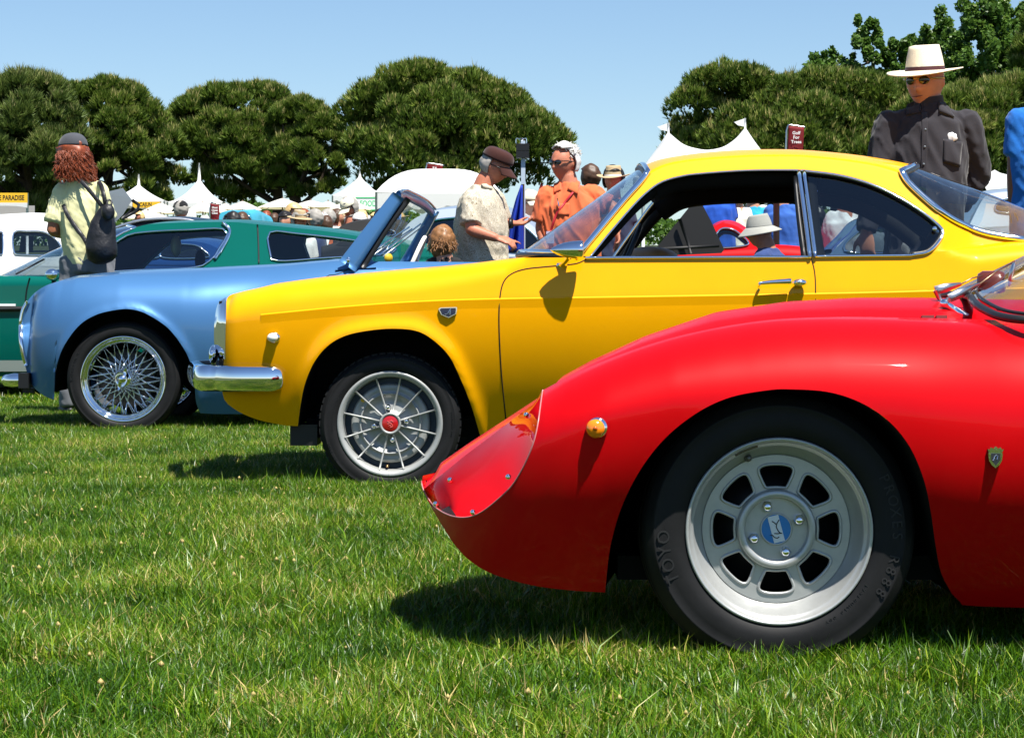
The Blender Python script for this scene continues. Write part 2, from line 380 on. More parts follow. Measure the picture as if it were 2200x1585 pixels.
def put_leaves(name, V, T, m, parent, per):
    f = np.arange(len(V)).reshape(-1, 3); o = mesh(name, V, f, m, parent, smooth=False)
    a = o.data.attributes.new('tint', 'FLOAT', 'POINT'); a.data.foreach_set('value', np.repeat(np.clip(T, 0, 1), per).astype(np.float32))
    return o
def limbs(base, zt, lobes, r, R0, parent, n=12):
    top = np.array([base[0] + r.normal(0, .3), base[1], zt]); tr = spl([base, base * .6 + top * .4 + np.array([r.normal(0, .25), 0, 0]), top], 10)
    mesh('trunk', *tube(tr, np.linspace(R0, R0 * .45, 10), 10), M_BARK, parent)
    idx = r.choice(len(lobes), min(n, len(lobes)), replace=False)
    for i in idx:
        s = tr[int(r.integers(4, 10))]; e = lobes[i]; mid = s * .5 + e * .5 + np.array([0, 0, -.10 * np.linalg.norm(e - s)]) + r.normal(0, .2, 3)
        mesh('limb', *tube(spl([s, mid, e], 8), np.linspace(R0 * .38, .035, 8), 6), M_BARK, parent)
def pine(label, cx, hw, top, bot, d, seed, n=9000, lob=70, m=None, loose=0., trunk_px=None, group=None, ridge=None, name='pine_tree'):
    r = np.random.default_rng(seed); X = (cx - CX) / F * d; a = hw / F * d; z1 = CH + (HY - top) / F * d; z0 = CH + (HY - bot) / F * d; gz = float(GZ(d)); h = z1 - z0
    t = empty(name, (X, d, gz), label, 'tree', group); n = int(n * 1.75)
    L_ = []; Rr = []; lob = int(lob * 1.8)
    while len(L_) < lob:
        u = unit(1, r)[0]; e = abs(u[2]) if r.random() < .5 else u[2]
        q = r.uniform(.74, .94) if r.random() > .22 else r.uniform(.3, .7); rad = a * r.uniform(.10, .17)
        zf = max(-.9, e) if e < 0 else e
        p = np.array([X + u[0] * (a - rad) * q / .92, d + u[1] * a * .8 * q, z0 + h * .36 + (zf * (h * .64 - rad) * q / .92 if zf > 0 else zf * h * .36)])
        if ridge is not None:
            hz = CH + (HY - np.interp(CX + p[0] / d * F, [q_[0] for q_ in ridge], [q_[1] for q_ in ridge])) / F * d
            p[2] = min(p[2], hz - rad * .8)
            if r.random() < .45 and abs(u[1]) < .6: p[2] = hz - rad * r.uniform(.8, 1.3)
        L_.append(p); Rr.append(rad)
    L_ = np.array(L_); Rr = np.array(Rr); w = Rr ** 2 / np.sum(Rr ** 2); li = r.choice(lob, n, p=w)
    u = unit(n, r); u[:, 2] = np.where(u[:, 2] < -.3, -u[:, 2], u[:, 2]); n = n; rad = Rr[li] * r.uniform(.62, 1.0, n) ** (.5)
    C = L_[li] + u * rad[:, None] * np.array([1.05, 1.05, .9]); Dr = u * .55 + np.array([0, 0, .75]) + r.normal(0, .22, (n, 3)); Dr /= np.linalg.norm(Dr, axis=1)[:, None]
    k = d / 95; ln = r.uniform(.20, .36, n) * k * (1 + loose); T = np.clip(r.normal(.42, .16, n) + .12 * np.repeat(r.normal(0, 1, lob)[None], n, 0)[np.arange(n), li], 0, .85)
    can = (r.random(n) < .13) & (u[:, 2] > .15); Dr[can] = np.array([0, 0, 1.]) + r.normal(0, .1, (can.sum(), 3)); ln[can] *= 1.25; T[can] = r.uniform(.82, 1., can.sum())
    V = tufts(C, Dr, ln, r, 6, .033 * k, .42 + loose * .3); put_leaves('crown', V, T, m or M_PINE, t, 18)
    tx = X if trunk_px is None else (trunk_px - CX) / F * d
    limbs(np.array([tx, d, gz - .2]), z0 + h * .5, L_, r, .30 * k, t, 14)
    return t
def leafy(label, cx, hw, top, bot, d, seed, n=9000, lob=40, m=None, group=None, col=True, size=.17, name='broadleaf_tree'):
    r = np.random.default_rng(seed); X = (cx - CX) / F * d; a = hw / F * d; z1 = CH + (HY - top) / F * d; z0 = CH + (HY - bot) / F * d; gz = float(GZ(d)); h = z1 - z0
    t = empty(name, (X, d, gz), label, 'tree', group); L_, Rr = [], []; lob *= 2; n = int(n * 1.6)
    for i in range(lob):
        f = (i + .5) / lob; an = r.uniform(0, 6.28); q = math.sqrt(r.uniform(.05, 1)); ta = a * math.sqrt(max(.03, 1 - (max(0., f - .4) / .62) ** 2)); rad = a * r.uniform(.10, .20) * (1 - .3 * f)
        if col: ta *= (1 - .5 * f); rad *= .8
        L_.append((X + math.cos(an) * max(ta - rad, 0) * q, d + math.sin(an) * max(ta - rad, 0) * q, z0 + h * f * (1 - rad * .8 / h) + (r.uniform(-.1, .06) * h if f > .6 else 0))); Rr.append(rad)
    L_ = np.array(L_); Rr = np.array(Rr); li = r.choice(lob, n, p=Rr ** 2 / np.sum(Rr ** 2)); u = unit(n, r)
    C = L_[li] + u * (Rr[li] * r.uniform(.4, 1.05, n))[:, None] * np.array([1, 1, 1.25]); nd = unit(n, r) + np.array([0, -.35, .55]); nd /= np.linalg.norm(nd, axis=1)[:, None]
    k = d / 110; A = np.cross(nd, unit(n, r)); A /= np.linalg.norm(A, axis=1)[:, None]; B = np.cross(nd, A); s = (size * k * r.uniform(.6, 1.25, n))[:, None]
    V = np.stack([C - A * s * .5, C + B * s * .75, C + A * s * .5, C - A * s * .5, C + A * s * .5, C - B * s * .65], 1).reshape(-1, 3)
    T = np.clip(r.normal(.45, .2, n) + .1 * r.normal(0, 1, lob)[li], 0, 1); put_leaves('crown', V, T, m or M_LEAF, t, 6)
    limbs(np.array([X, d, gz - .2]), z0 + h * .7, L_, r, .2 * k, t, 8)
    return t
G_ = 'pines along the far side of the field'
pine('loose yellowish pine with open crown behind the yellow food banner', 15, 185, 158, 480, 128, 1, 13000, 105, M_PINE2, .3, 55, G_, [(-170, 200), (0, 185), (40, 168), (80, 160), (120, 175), (150, 235), (200, 330)])
pine('rounded dark pine behind the person with the black backpack', 240, 165, 172, 470, 132, 2, 15000, 115, None, 0, 240, G_, [(80, 280), (135, 195), (200, 180), (240, 172), (290, 190), (340, 235), (400, 340)])
pine('broad pine with visible forked trunk behind the white market umbrellas', 505, 165, 178, 440, 136, 3, 15000, 115, None, 0, 585, G_, [(340, 320), (375, 240), (430, 200), (500, 185), (560, 178), (600, 195), (625, 230), (670, 300)])
pine('smaller rounded pine beside the green food sign tent', 668, 96, 212, 430, 134, 4, 9000, 75, None, 0, 640, G_, [(575, 280), (610, 225), (650, 215), (690, 230), (725, 265), (760, 350)])
pine('largest domed pine behind the two talking men', 970, 262, 143, 445, 128, 5, 24000, 160, None, 0, 960, G_, [(705, 300), (735, 240), (770, 205), (810, 170), (860, 147), (920, 145), (1000, 160), (1060, 175), (1110, 215), (1160, 250), (1215, 285), (1245, 350)])
pine('wide flat topped pine behind the twin peaked white tent', 1705, 290, 142, 460, 124, 6, 25000, 165, None, 0, 1700, G_, [(1425, 290), (1460, 225), (1495, 165), (1540, 145), (1600, 150), (1700, 165), (1780, 150), (1850, 160), (1950, 180), (2050, 220)])
pine('dark pine rising at the field edge behind the man in the straw hat', 2095, 190, 170, 470, 120, 7, 16000, 115, None, .1, 2120, G_, [(1880, 280), (1960, 215), (2060, 190), (2150, 170), (2290, 160)])
pine('tall dark pine top beside the green poplars', 2240, 90, 20, 360, 138, 8, 9000, 70, None, .1, 2235, G_, None)
P_ = 'leafy poplars behind the pines'
leafy('narrow leafy poplar with a thin pointed top above the pines', 1868, 80, 34, 330, 158, 21, 14000, 60, None, P_, False)
leafy('short leafy poplar sprouting low over the flat topped pine', 1785, 105, 112, 330, 160, 22, 12000, 55, None, P_, False)
leafy('slim leafy poplar standing close beside the thin pointed one', 1935, 80, 78, 330, 158, 26, 11000, 50, None, P_, False)
leafy('full leafy poplar rising behind the straw hat', 2020, 105, 28, 340, 162, 23, 17000, 70, None, P_, False)
leafy('tallest leafy poplar with a broad bright green crown', 2115, 130, -14, 340, 156, 24, 22000, 80, None, P_, False)
leafy('bushy leafy poplar next to the tall dark pine top', 2195, 105, 8, 340, 161, 25, 14000, 60, None, P_, False)
# low scrub that closes the far edge of the field
def scrub():
    r = np.random.default_rng(77); n = 30000; x = r.uniform(-50, 50, n); d = r.uniform(168, 176, n); hz = 2.6 + 1.5 * fbm(np.stack([x, x * 0, x * 0], 1), .35, 3, 3)
    z = GZ(d) + r.uniform(0, 1, n) ** .7 * hz; C = np.stack([x, d, z], 1); nd = unit(n, r) + np.array([0, -.3, .5]); nd /= np.linalg.norm(nd, axis=1)[:, None]
    A = np.cross(nd, unit(n, r)); A /= np.linalg.norm(A, axis=1)[:, None]; B = np.cross(nd, A); s = r.uniform(.18, .4, n)[:, None]
    V = np.stack([C - A * s * .5, C + B * s * .75, C + A * s * .5, C - A * s * .5, C + A * s * .5, C - B * s * .65], 1).reshape(-1, 3)
    o = put_leaves('undergrowth', V, np.clip(r.normal(.4, .2, n), 0, 1), M_LEAF, None, 6); tag(o, 'low green scrub along the far edge of the field', None, None, 'stuff')
scrub()
# ------------------------------------------------------------------ car building kit
class Side:
    """near flank of a car as a height field: distance D(X, Z) from the camera plane; the far flank mirrors it about yc"""
    def __init__(s, D, yc, yaw=0.): s.D = D; s.yc = yc; s.k = yaw     # yaw: how far the far flank slides along per metre across
    def pts(s, P, off=0.):
        P = np.atleast_2d(np.asarray(P, float)); d = np.full(len(P), s.yc - .7)
        for _ in range(8):
            X = (P[:, 0] - CX) / F * d; Z = CH + (HY - P[:, 1]) / F * d; d = s.D(X, Z) - off
        return np.stack([(P[:, 0] - CX) / F * d, d, CH + (HY - P[:, 1]) / F * d], 1)
    def pt(s, px, py, off=0.): return s.pts([(px, py)], off)[0]
    def patch(s, seg, n, rows, off=0., bias=1.):
        """seg: list of (bottom px, bottom py, top px, top py); returns grid of world points n x rows"""
        Q = spl(np.array(seg, float), n); t = np.linspace(0, 1, rows) ** bias
        G = Q[:, None, :2] * (1 - t)[None, :, None] + Q[:, None, 2:] * t[None, :, None]
        return s.pts(G.reshape(-1, 2), off).reshape(n, rows, 3)
    def mir(s, V):
        V = np.array(V, float); V[..., 0] = V[..., 0] + s.k * 2 * (s.yc - V[..., 1]); V[..., 1] = 2 * s.yc - V[..., 1]
        return V
def flip(f): return [tuple(q)[::-1] for q in f]
def G2(G): return G.reshape(-1, 3), grid_faces(G.shape[0], G.shape[1])
def weld(o, d=.0006):
    b = bmesh.new(); b.from_mesh(o.data); bmesh.ops.remove_doubles(b, verts=b.verts, dist=d); bmesh.ops.recalc_face_normals(b, faces=b.faces); b.to_mesh(o.data); b.free()
    o.data.polygons.foreach_set('use_smooth', np.ones(len(o.data.polygons), bool)); o.data.update()
    return o
def split_off(o, pred, name, parent):
    """move the faces whose centre satisfies pred(x,y,z) into a new part, keeping the shading of the whole"""
    me = o.data; nv = len(me.vertices); N = np.zeros(nv * 3); me.vertices.foreach_get('normal', N); N = N.reshape(-1, 3)
    V = np.zeros(nv * 3); me.vertices.foreach_get('co', V); V = V.reshape(-1, 3)
    keep, take = [], []
    for p in me.polygons: (take if pred(*p.center) else keep).append(tuple(p.vertices))
    out = []
    for fs in (keep, take):
        ids = sorted({i for f in fs for i in f}); mp = {a: b for b, a in enumerate(ids)}
        m2 = bpy.data.meshes.new(name); m2.from_pydata([tuple(V[i]) for i in ids], [], [tuple(mp[i] for i in f) for f in fs]); m2.update()
        m2.polygons.foreach_set('use_smooth', np.ones(len(m2.polygons), bool))
        m2.normals_split_custom_set_from_vertices([tuple(N[i]) for i in ids]); m2.materials.append(me.materials[0]); out.append(m2)
    o.data = out[0]; q = bpy.data.objects.new(name, out[1]); COL.objects.link(q); q.parent = parent; q.location = o.location
    return q
def wheel_well(side, arch_px, depth, parent, name='wheel_arch'):
    A = side.pts(spl(arch_px, 40), -.004); B = A.copy(); B[:, 1] += depth
    V = np.stack([A, B], 1); v, f = G2(V)
    c = B.mean(0); k = len(v); v = np.vstack([v, c]); f = f + [(2 * i + 1, 2 * i + 3, k) for i in range(len(A) - 1)]
    return mesh(name, v, f, M_INT, parent, smooth=False)
def place(V, c, R=None):
    V = np.asarray(V, float)
    if R is not None: V = V @ R.T
    return V + np.asarray(c, float)
def arc_text(s, r, ang, size, y, step=None, bold=0.0, cw=True):
    """letters set round a wheel face, tops outward, centred on angle ang (degrees), clockwise; each letter leans with the arc"""
    out = []; step = step or size * .78 / r
    n = len(s)
    for i, ch in enumerate(s):
        if ch == ' ': continue
        v, f = text_geo(ch, size, bold, .0008)
        if not len(v): continue
        a = math.radians(ang) - (i - (n - 1) / 2) * step
        R = roty(math.pi / 2 - a)          # turn the upright letter so that its top points outward at angle a
        v = v @ R.T + np.array([r * math.cos(a), y, r * math.sin(a)])
        out.append((v, f))
    return join(out)
def paint(name, col, rough=.38, coat=.4, metal=0., flake=0., crough=.02):
    m = mat(name, col, rough, metal, coat, crough, spec=.06, noise=(2.3, .95, 1.03))
    return m
def tyre_profile(R, r, w, bulge=.014):
    h = R - r
    return [(r - .004, .010), (r + .002, -.004), (r + h * .10, -bulge * .75), (r + h * .30, -bulge), (r + h * .5, -bulge * .96), (r + h * .68, -bulge * .7), (r + h * .70, -bulge * .78), (r + h * .73, -bulge * .6), (R - h * .13, -bulge * .05), (R - h * .045, .012),
            (R - .002, .026), (R - .007, .030), (R - .007, .037), (R, .040), (R, w * .42), (R - .007, w * .43), (R - .007, w * .47), (R, w * .48), (R - .002, w - .026), (R - h * .045, w - .012), (R - h * .13, w), (r + h * .5, w + bulge), (r, w)]
def shoulder_blocks(R, w, n, seg_h=.02):
    """tread blocks standing on the tyre shoulder"""
    P = []
    for i in range(n):
        a = 2 * math.pi * i / n
        v, f = box((0, 0, 0), (.012, .030, 2 * math.pi * R / n * .72)); v = v + np.array([R - .0045, .022, 0])
        P.append((place(v, (0, 0, 0), roty(-a)), f))
        v, f = box((0, 0, 0), (.012, .030, 2 * math.pi * R / n * .72)); v = v + np.array([R - .0045, w - .022, 0])
        P.append((place(v, (0, 0, 0), roty(-a)), f))
    return join(P)
def child(name, vf, m, wheel, smooth=True):
    o = mesh(name, vf[0], vf[1], m, None, smooth, world=False); o.parent = wheel
    return o
# ------------------------------------------------------------------ red racing coupe
M_RED = paint('red_paint', (.50, .0011, .0036), .45, .22)
def red_D():
    d0 = 4.45
    qx = lambda X: X / d0 * F + CX
    top = np.array([(905, .372), (1000, .44), (1100, .51), (1166, .565), (1215, .592), (1300, .627), (1370, .652), (1450, .675), (1540, .694), (1630, .707), (1700, .713), (1800, .716), (1920, .715), (2160, .710), (2600, .71), (3300, .77), (4000, .80), (4600, .72)])
    crest = np.array([(905, .30), (1000, .36), (1166, .46), (1300, .51), (1450, .535), (1800, .53), (2200, .49), (3200, .5), (4000, .55), (4600, .5)])
    def D(X, Z):
        q = qx(X); zt = np.interp(q, top[:, 0], top[:, 1]); zc = np.interp(q, crest[:, 0], crest[:, 1])
        lo = np.maximum(zc - Z, 0); y = d0 + .5 * 2.75 * lo ** 2.05
        u = np.clip((Z - zc) / np.maximum(zt - zc, .02), 0, 1.0); A = np.interp(q, [905, 1166, 1300, 1600], [.10, .17, .20, .23])
        y = y + A * (1 - np.sqrt(np.maximum(1 - u ** 2, 0)))
        t = np.clip((1330 - q) / 425, 0, .999); y = y + .56 * (1 - np.sqrt(1 - t ** 2.2))
        # the flank tucks in behind the front wheel
        b = np.clip((q - 1950) / 350, 0, 1); y = y + .035 * b * b * (3 - 2 * b)
        t2 = np.clip((q - 4200) / 420, 0, .999); return y + .45 * (1 - np.sqrt(1 - t2 ** 2.2))
    return D
RED = Side(red_D(), 5.23, .13)
def build_red():
    c = W(1672, 1450, 4.9); car = empty('racing_car', (c[0] + 1.0, 5.23, 0), 'low red racing coupe with plastic covered headlight scoop, seen from its nose', 'car')
    arch = [(1300, 1272), (1303, 1240), (1312, 1170), (1335, 1090), (1375, 1010), (1430, 940), (1500, 885), (1570, 853), (1650, 838), (1700, 836), (1780, 842), (1850, 865), (1910, 905), (1955, 960), (1985, 1030), (2000, 1100), (2010, 1170), (2022, 1230), (2045, 1275)]
    toph = [(1166, 838), (1185, 828), (1215, 812), (1250, 795), (1300, 774), (1370, 748), (1450, 724), (1540, 704), (1630, 690), (1700, 684), (1790, 681), (1860, 681), (1920, 682), (1975, 683), (2020, 684), (2060, 685), (2100, 686), (2130, 687), (2160, 688)]
    s1 = [(905, 1038, 905, 1033), (916, 1068, 911, 1055), (940, 1112, 936, 1090), (985, 1180, 978, 1110), (1030, 1218, 1022, 1106), (1080, 1240, 1070, 1072), (1150, 1258, 1110, 1028), (1230, 1268, 1148, 945), (1300, 1272, 1166, 838)]
    s2 = [(*a, *b) for a, b in zip(arch, toph)]
    SH = 2330
    arch2 = [(x + SH, y + 0) for x, y in arch]
    s3 = [(2045, 1275, 2160, 688), (2062, 1292, 2200, 690), (2110, 1302, 2300, 692), (2500, 1310, 2500, 690), (3000, 1310, 2900, 672), (3500, 1305, 3250, 650), (3630, 1272, 3300, 645)]
    s4 = [(*a, 3300 + i * 65, 645 - 10 * math.sin(i / 18 * 3.1)) for i, a in enumerate(arch2)]
    s5 = [(4375, 1275, 4470, 645), (4500, 1200, 4560, 655), (4600, 1050, 4600, 690)]
    # the side's bottom edges
    P = []; tops = []
    for s, n in ((s1, 46), (s2, 90), (s3, 40), (s4, 60), (s5, 20)):
        G = RED.patch(s, n, 26, bias=.85); v, f = G2(G); P += [(v, f), (RED.mir(v), flip(f))]
        tops.append(G[:, -1])
    # top deck: from fender crown over the bonnet bulge to the centre line
    zb = np.array([(905, .330), (1000, .41), (1100, .488), (1166, .54), (1230, .581), (1290, .616), (1400, .670), (1550, .724), (1700, .748), (1850, .757), (1990, .757), (2300, .75), (3300, .80), (4000, .82), (4600, .70)])
    def deck(edge, k=18):
        u = np.linspace(0, 1, k); out = []
        for p in edge:
            xc = p[0] + RED.k * (RED.yc - p[1]); q = xc / 5.15 * F + CX
            z1 = np.interp(q, zb[:, 0], zb[:, 1]); y = p[1] + (RED.yc - p[1]) * u
            s = u * u * (3 - 2 * u); s = np.clip((u - .16) / .62, 0, 1); s = s * s * (3 - 2 * s)
            z = p[2] + (z1 - p[2]) * s - .026 * np.sin(np.pi * np.clip(u / .42, 0, 1))
            out.append(np.stack([p[0] + RED.k * (y - p[1]), y, z], 1))
        return np.array(out)
    edge = np.vstack([tops[1], tops[2][1:], tops[3][1:], tops[4][1:]])
    Dk = deck(edge); v, f = G2(Dk); P += [(v, flip(f)), (RED.mir(v), f)]
    # nose between the two scoops
    def inner(px_pts, dy=.30):
        out = []
        for q in px_pts:
            z = np.interp(q, zb[:, 0], zb[:, 1]) - .004; y = RED.yc - dy; out.append(((q - CX) / F * y, y, z))
        return np.array(out)
    nq = np.linspace(905, 1166, 46); X0 = tops[0]
    I = inner(nq, .26); I[0] = X0[0] + np.array([.012, .05, -.003])
    xs = np.linspace(0, 1, 10); N_ = []
    for i, p in enumerate(I):
        z1 = p[2] + .012
        N_.append(np.stack([np.full(10, p[0]) + RED.k * (RED.yc - p[1]) * xs - .045 * xs * (2 - xs) * (1 - i / 46) * min(1, i / 8), p[1] + (RED.yc - p[1]) * xs, p[2] + .012 * xs * (2 - xs)], 1))
    N_ = np.array(N_); v, f = G2(N_); P += [(v, flip(f)), (RED.mir(v), f)]
    # front lip under the nose
    lip = RED.patch([(905, 1038, 905, 1033), (916, 1068, 911, 1055), (940, 1112, 936, 1090), (985, 1180, 978, 1110), (1030, 1218, 1022, 1106)], 24, 2)[:, 0]
    LG = np.stack([lip, np.stack([lip[:, 0] * .75 + lip[0, 0] * .25 + RED.k * (RED.yc - lip[:, 1]) - .035, np.full(24, RED.yc), lip[:, 2]], 1)], 1)
    v, f = G2(LG); P += [(v, f), (RED.mir(v), flip(f))]
    body = weld(mesh('body', *join(P), M_RED, car))
    # scoop bowl and its clear cover
    rim = X0; n = len(rim)
    def cover(bulge, k=16, dx=0, dy=0, dz=0, pw=1.):
        u = np.linspace(0, 1, k); out = []
        for i in range(n):
            e = math.sin(math.pi * min(1, i / (n - 1) * 1.0)) ** .6 if i < n * .9 else math.sin(math.pi * .9) ** .6 * 1.0
            b = np.sin(np.pi * u) ** pw * e
            out.append(rim[i] * (1 - u)[:, None] + I[i] * u[:, None] + b[:, None] * np.array([bulge * -.35 + dx, -bulge * .8 + dy, bulge * .45 + dz]))
        return np.array(out)
    v, f = G2(cover(0, 20, .055, .075, -.085, .55)); P2 = [(v, f), (RED.mir(v), flip(f))]
    # back wall of the scoop, where the fender starts
    bk = cover(0, 20, .055, .075, -.085, .55)[-1]; fr_ = edge[0]; dk0 = Dk[0]
    wall = np.stack([bk, np.array([np.interp(bk[:, 1], dk0[:, 1], dk0[:, j]) for j in range(3)]).T], 1)
    v, f = G2(wall); P2 += [(v, f), (RED.mir(v), flip(f))]
    weld(mesh('headlight_scoop', *join(P2), M_RED, car))
    for k, mr in enumerate((False, True)):
        v, f = G2(cover(.022, 16)); v = RED.mir(v) if mr else v
        g = mesh('headlight_cover', v, f, M_PLEXI, car)
        e = tube(RED.mir(rim) if mr else rim, .0016, 6); mesh('cover_edge', *e, mat('plastic_edge', (.42, .16, .16), .3), g)
    for px, py in ((1135, 908), (1092, 1024), (936, 1082), (963, 1010), (1016, 1100)):
        p = RED.pt(px, py, .006) if (px, py) not in ((1135, 908), (963, 1010)) else None
        if p is None:
            j = 38 if px > 1000 else 12; p = cover(.022, 16)[j][9] + np.array([0, -.004, .004])
        v, f = ellipsoid(p, (.006, .006, .006), 10, 6); mesh('screw', v, f, M_CHROME, car)
    wheel_well(RED, arch, .42, car); wheel_well(RED, arch2, .42, car)
    # dark floor pan
    bx = (RED.pt(1330, 1262)[0], RED.pt(4500, 1262)[0])
    mesh('floor_pan', *box(((bx[0] + bx[1]) / 2, RED.yc, .19), (bx[1] - bx[0], 1.1, .05)), M_INT, car, smooth=False)
    und = RED.pts(spl([(940, 1112), (985, 1180), (1030, 1218), (1080, 1240), (1150, 1258), (1230, 1268), (1300, 1272)], 20), -.01); und[:, 2] += .012; ctr = und.copy(); ctr[:, 1] = RED.yc; ctr[:, 0] += RED.k * (RED.yc - und[:, 1])
    mesh('light_leak_tray', *join([G2(np.stack([und, ctr], 1)), G2(np.stack([RED.mir(und), ctr], 1))]), M_INT, car)  # unseen panel added under the nose to stop sun leaking into the shadow
    # amber side lamp
    c = RED.pt(1280, 920); nrm = np.array([-.12, -1, .05]); 
    R = rotx(-.05) @ rotz(-.10)
    v, f = lathe([(.0001, -.006), (.019, -.006), (.021, .0), (.021, .012), (.0195, .02)][::-1], 28); lb = mesh('side_lamp', place(v, c + np.array([.003, -.006, .002]), R), f, M_CHROME, car)
    v, f = lathe([(.0001, -.019), (.009, -.018), (.016, -.014), (.0195, -.006), (.0195, 0)], 28); mesh('amber_lens', place(v, c + np.array([0, -.003, 0]), R), f, mat('amber_lens', (.85, .22, .005), .12, coat=1), lb)
    v, f = lathe([(.0001, -.0215), (.004, -.021), (.005, -.0175)], 16); mesh('lens_boss', place(v, c + np.array([0, -.003, 0]), R), f, mat('amber_dark', (.5, .09, .0), .15, coat=1), lb)
    # small crested badge behind the wheel
    c = RED.pt(2138, 982, .004)
    sh = [(-.013, .012), (-.0145, .006), (-.013, -.006), (-.008, -.015), (0, -.021), (.008, -.015), (.013, -.006), (.0145, .006), (.013, .012)]
    v, f = poly_panel(sh, (), .008); bd = mesh('badge', place(v, c), f, M_CHROME, car, smooth=False); bevel(bd, .002)
    cr_ = [(-.014, .011), (-.016, .017), (-.012, .0155), (-.010, .0205), (-.005, .0175), (0, .0225), (.005, .0175), (.010, .0205), (.012, .0155), (.016, .017), (.014, .011)]
    v, f = poly_panel(cr_, (), .011); mesh('crest', place(v, c), f, M_CHROME, bd, smooth=False)
    v, f = poly_panel([(-.009, .008), (-.0095, -.005), (0, -.016), (.0095, -.005), (.009, .008)], (), .003); mesh('shield', place(v, c + np.array([0, -.005, 0])), f, mat('badge_dark', (.05, .055, .06), .3, .6), bd, smooth=False)
    v, f = tube(place(np.array([(-.005, 0, -.006), (-.003, 0, .002), (.001, 0, .005), (.004, 0, .003), (.002, 0, -.004)]), c + np.array([0, -.0068, 0])), .0012, 5); mesh('emblem', v, f, M_CHROME, bd)
    # windscreen with rubber seal, twin wipers, mirror
    zc = .735
    def R3(px, py, d): return W(px, py, d)
    base = spl([R3(2085, 638, 4.95), R3(2095, 652, 4.80), R3(2120, 668, 4.70), R3(2150, 680, 4.63), R3(2200, 687, 4.58), R3(2300, 690, 4.56)], 30)
    s = mesh('windscreen_seal', *tube(base, .009, 8), M_GASKET, car)
    basef = np.array(base); basef[:, 2] += .012; basef[:, 0] += .012
    mesh('seal_bead', *tube(basef, .004, 6), M_GASKET, s)
    far = RED.mir(base); mid = spl([base[0], R3(2070, 634, 5.1), R3(2066, 632, 5.23), np.array([R3(2070, 634, 5.1)[0], 5.36, R3(2070, 634, 5.1)[2]]), far[0]], 24)
    mesh('windscreen_seal', *tube(mid, .009, 8), M_GASKET, car)
    low = np.vstack([base[::-1], mid[1:-1], far]); up = low + np.array([.62, 0, .36]); up[:, 1] = RED.yc + (up[:, 1] - RED.yc) * .72; up[:, 0] = low[:, 0].min() + .66 + (low[:, 0] - low[:, 0].min()) * .55; up[:, 2] = 1.08
    t = np.linspace(0, 1, 14)[None, :, None]; G = low[:, None] * (1 - t) + up[:, None] * t
    g = mesh('windscreen', *G2(G), M_GLASS, car)
    # roof and dashboard beyond the frame
    up2 = up + np.array([.55, 0, .02]); t = np.linspace(0, 1, 6)[None, :, None]; rg = up[:, None] * (1 - t) + up2[:, None] * t
    rf = mesh('roof', *G2(rg), M_RED, car); solid(rf, .02)
    ht = up2 + np.array([1.1, 0, -.27]); rg = up2[:, None] * (1 - t) + ht[:, None] * t; q = mesh('roof', *G2(rg), M_RED, car); solid(q, .02)
    dsh = mid + np.array([.2, 0, .0]); 
    v, f = ellipsoid(R3(2260, 690, 5.2), (.16, .48, .035), 24, 10); mesh('dashboard', v, f, mat('cream_dash', (.72, .66, .55), .7), car)
    # wiper arms
    hub = R3(2027, 654, 4.95)
    for k, (kx, ky, tx, ty, mx_, my, dd, m) in enumerate(((2005, 628, 2113, 592, 2045, 612, 5.02, M_STEEL), (2035, 645, 2180, 562, 2085, 612, 4.93, M_STEEL))):
        h = R3(2024 + 6 * k, 652, dd); a = R3(kx + 4, ky - 4, dd); b = R3(mx_ + 20, my - 2, dd); e = R3(tx, ty, dd)
        w = mesh('wiper', *tube(np.array([h, a * .5 + h * .5, a]), [.007, .011, .010], 8, flat=(1, .5)), m, car)
        mesh('wiper_arm', *tube(np.array([a, a * .6 + b * .4, b]), [.011, .012, .004], 6, flat=(.45, 1)), m, w)
        mesh('wiper_rod', *tube(np.array([b, (b + e) / 2 + np.array([0, 0, .004]), e]), .0018, 6), mat('rod', (.3, .2, .12), .35, .8), w)
        mesh('pivot', *ellipsoid(h, (.011, .012, .011), 14, 8), M_CHROME, w)
        mesh('wiper_spindle', *tube(np.array([h, h + np.array([.045, -.03, -.03])]), .0075, 10), M_CHROME, w)
    # bonnet vents behind the fender crown
    for k, (a, b) in enumerate(((1972, 1998), (2003, 2026))):
        p = (R3(a, 672, 4.80) + R3(b, 672, 4.80)) / 2 + np.array([0, 0, -.022])
        v, f = box(p, ((b - a) / F * 4.86, .10, .010), rotx(-.25)); mesh('vent', v, f, mat('vent_dark', (.12, .002, .003), .5), car, smooth=False)
    # cylinder shaped mirror / filler on the cowl, seen through the screen
    v, f = lathe([(.0001, -.03), (.022, -.03), (.026, -.02), (.026, .02), (.02, .03), (.0001, .03)], 20); 
    mesh('cowl_intake', place(v, R3(2130, 606, 5.15), rotz(1.2)), f, mat('brown_plastic', (.10, .02, .01), .3, coat=.6), car)
    pm = spl([R3(2180, 562, 4.9), R3(2172, 590, 4.9), R3(2168, 612, 4.92)], 8)
    mesh('wiper_blade', *tube(pm, [.006, .009, .010, .010, .010, .009, .008, .006], 8, flat=(.5, 1)), M_STEEL, car)
    return car
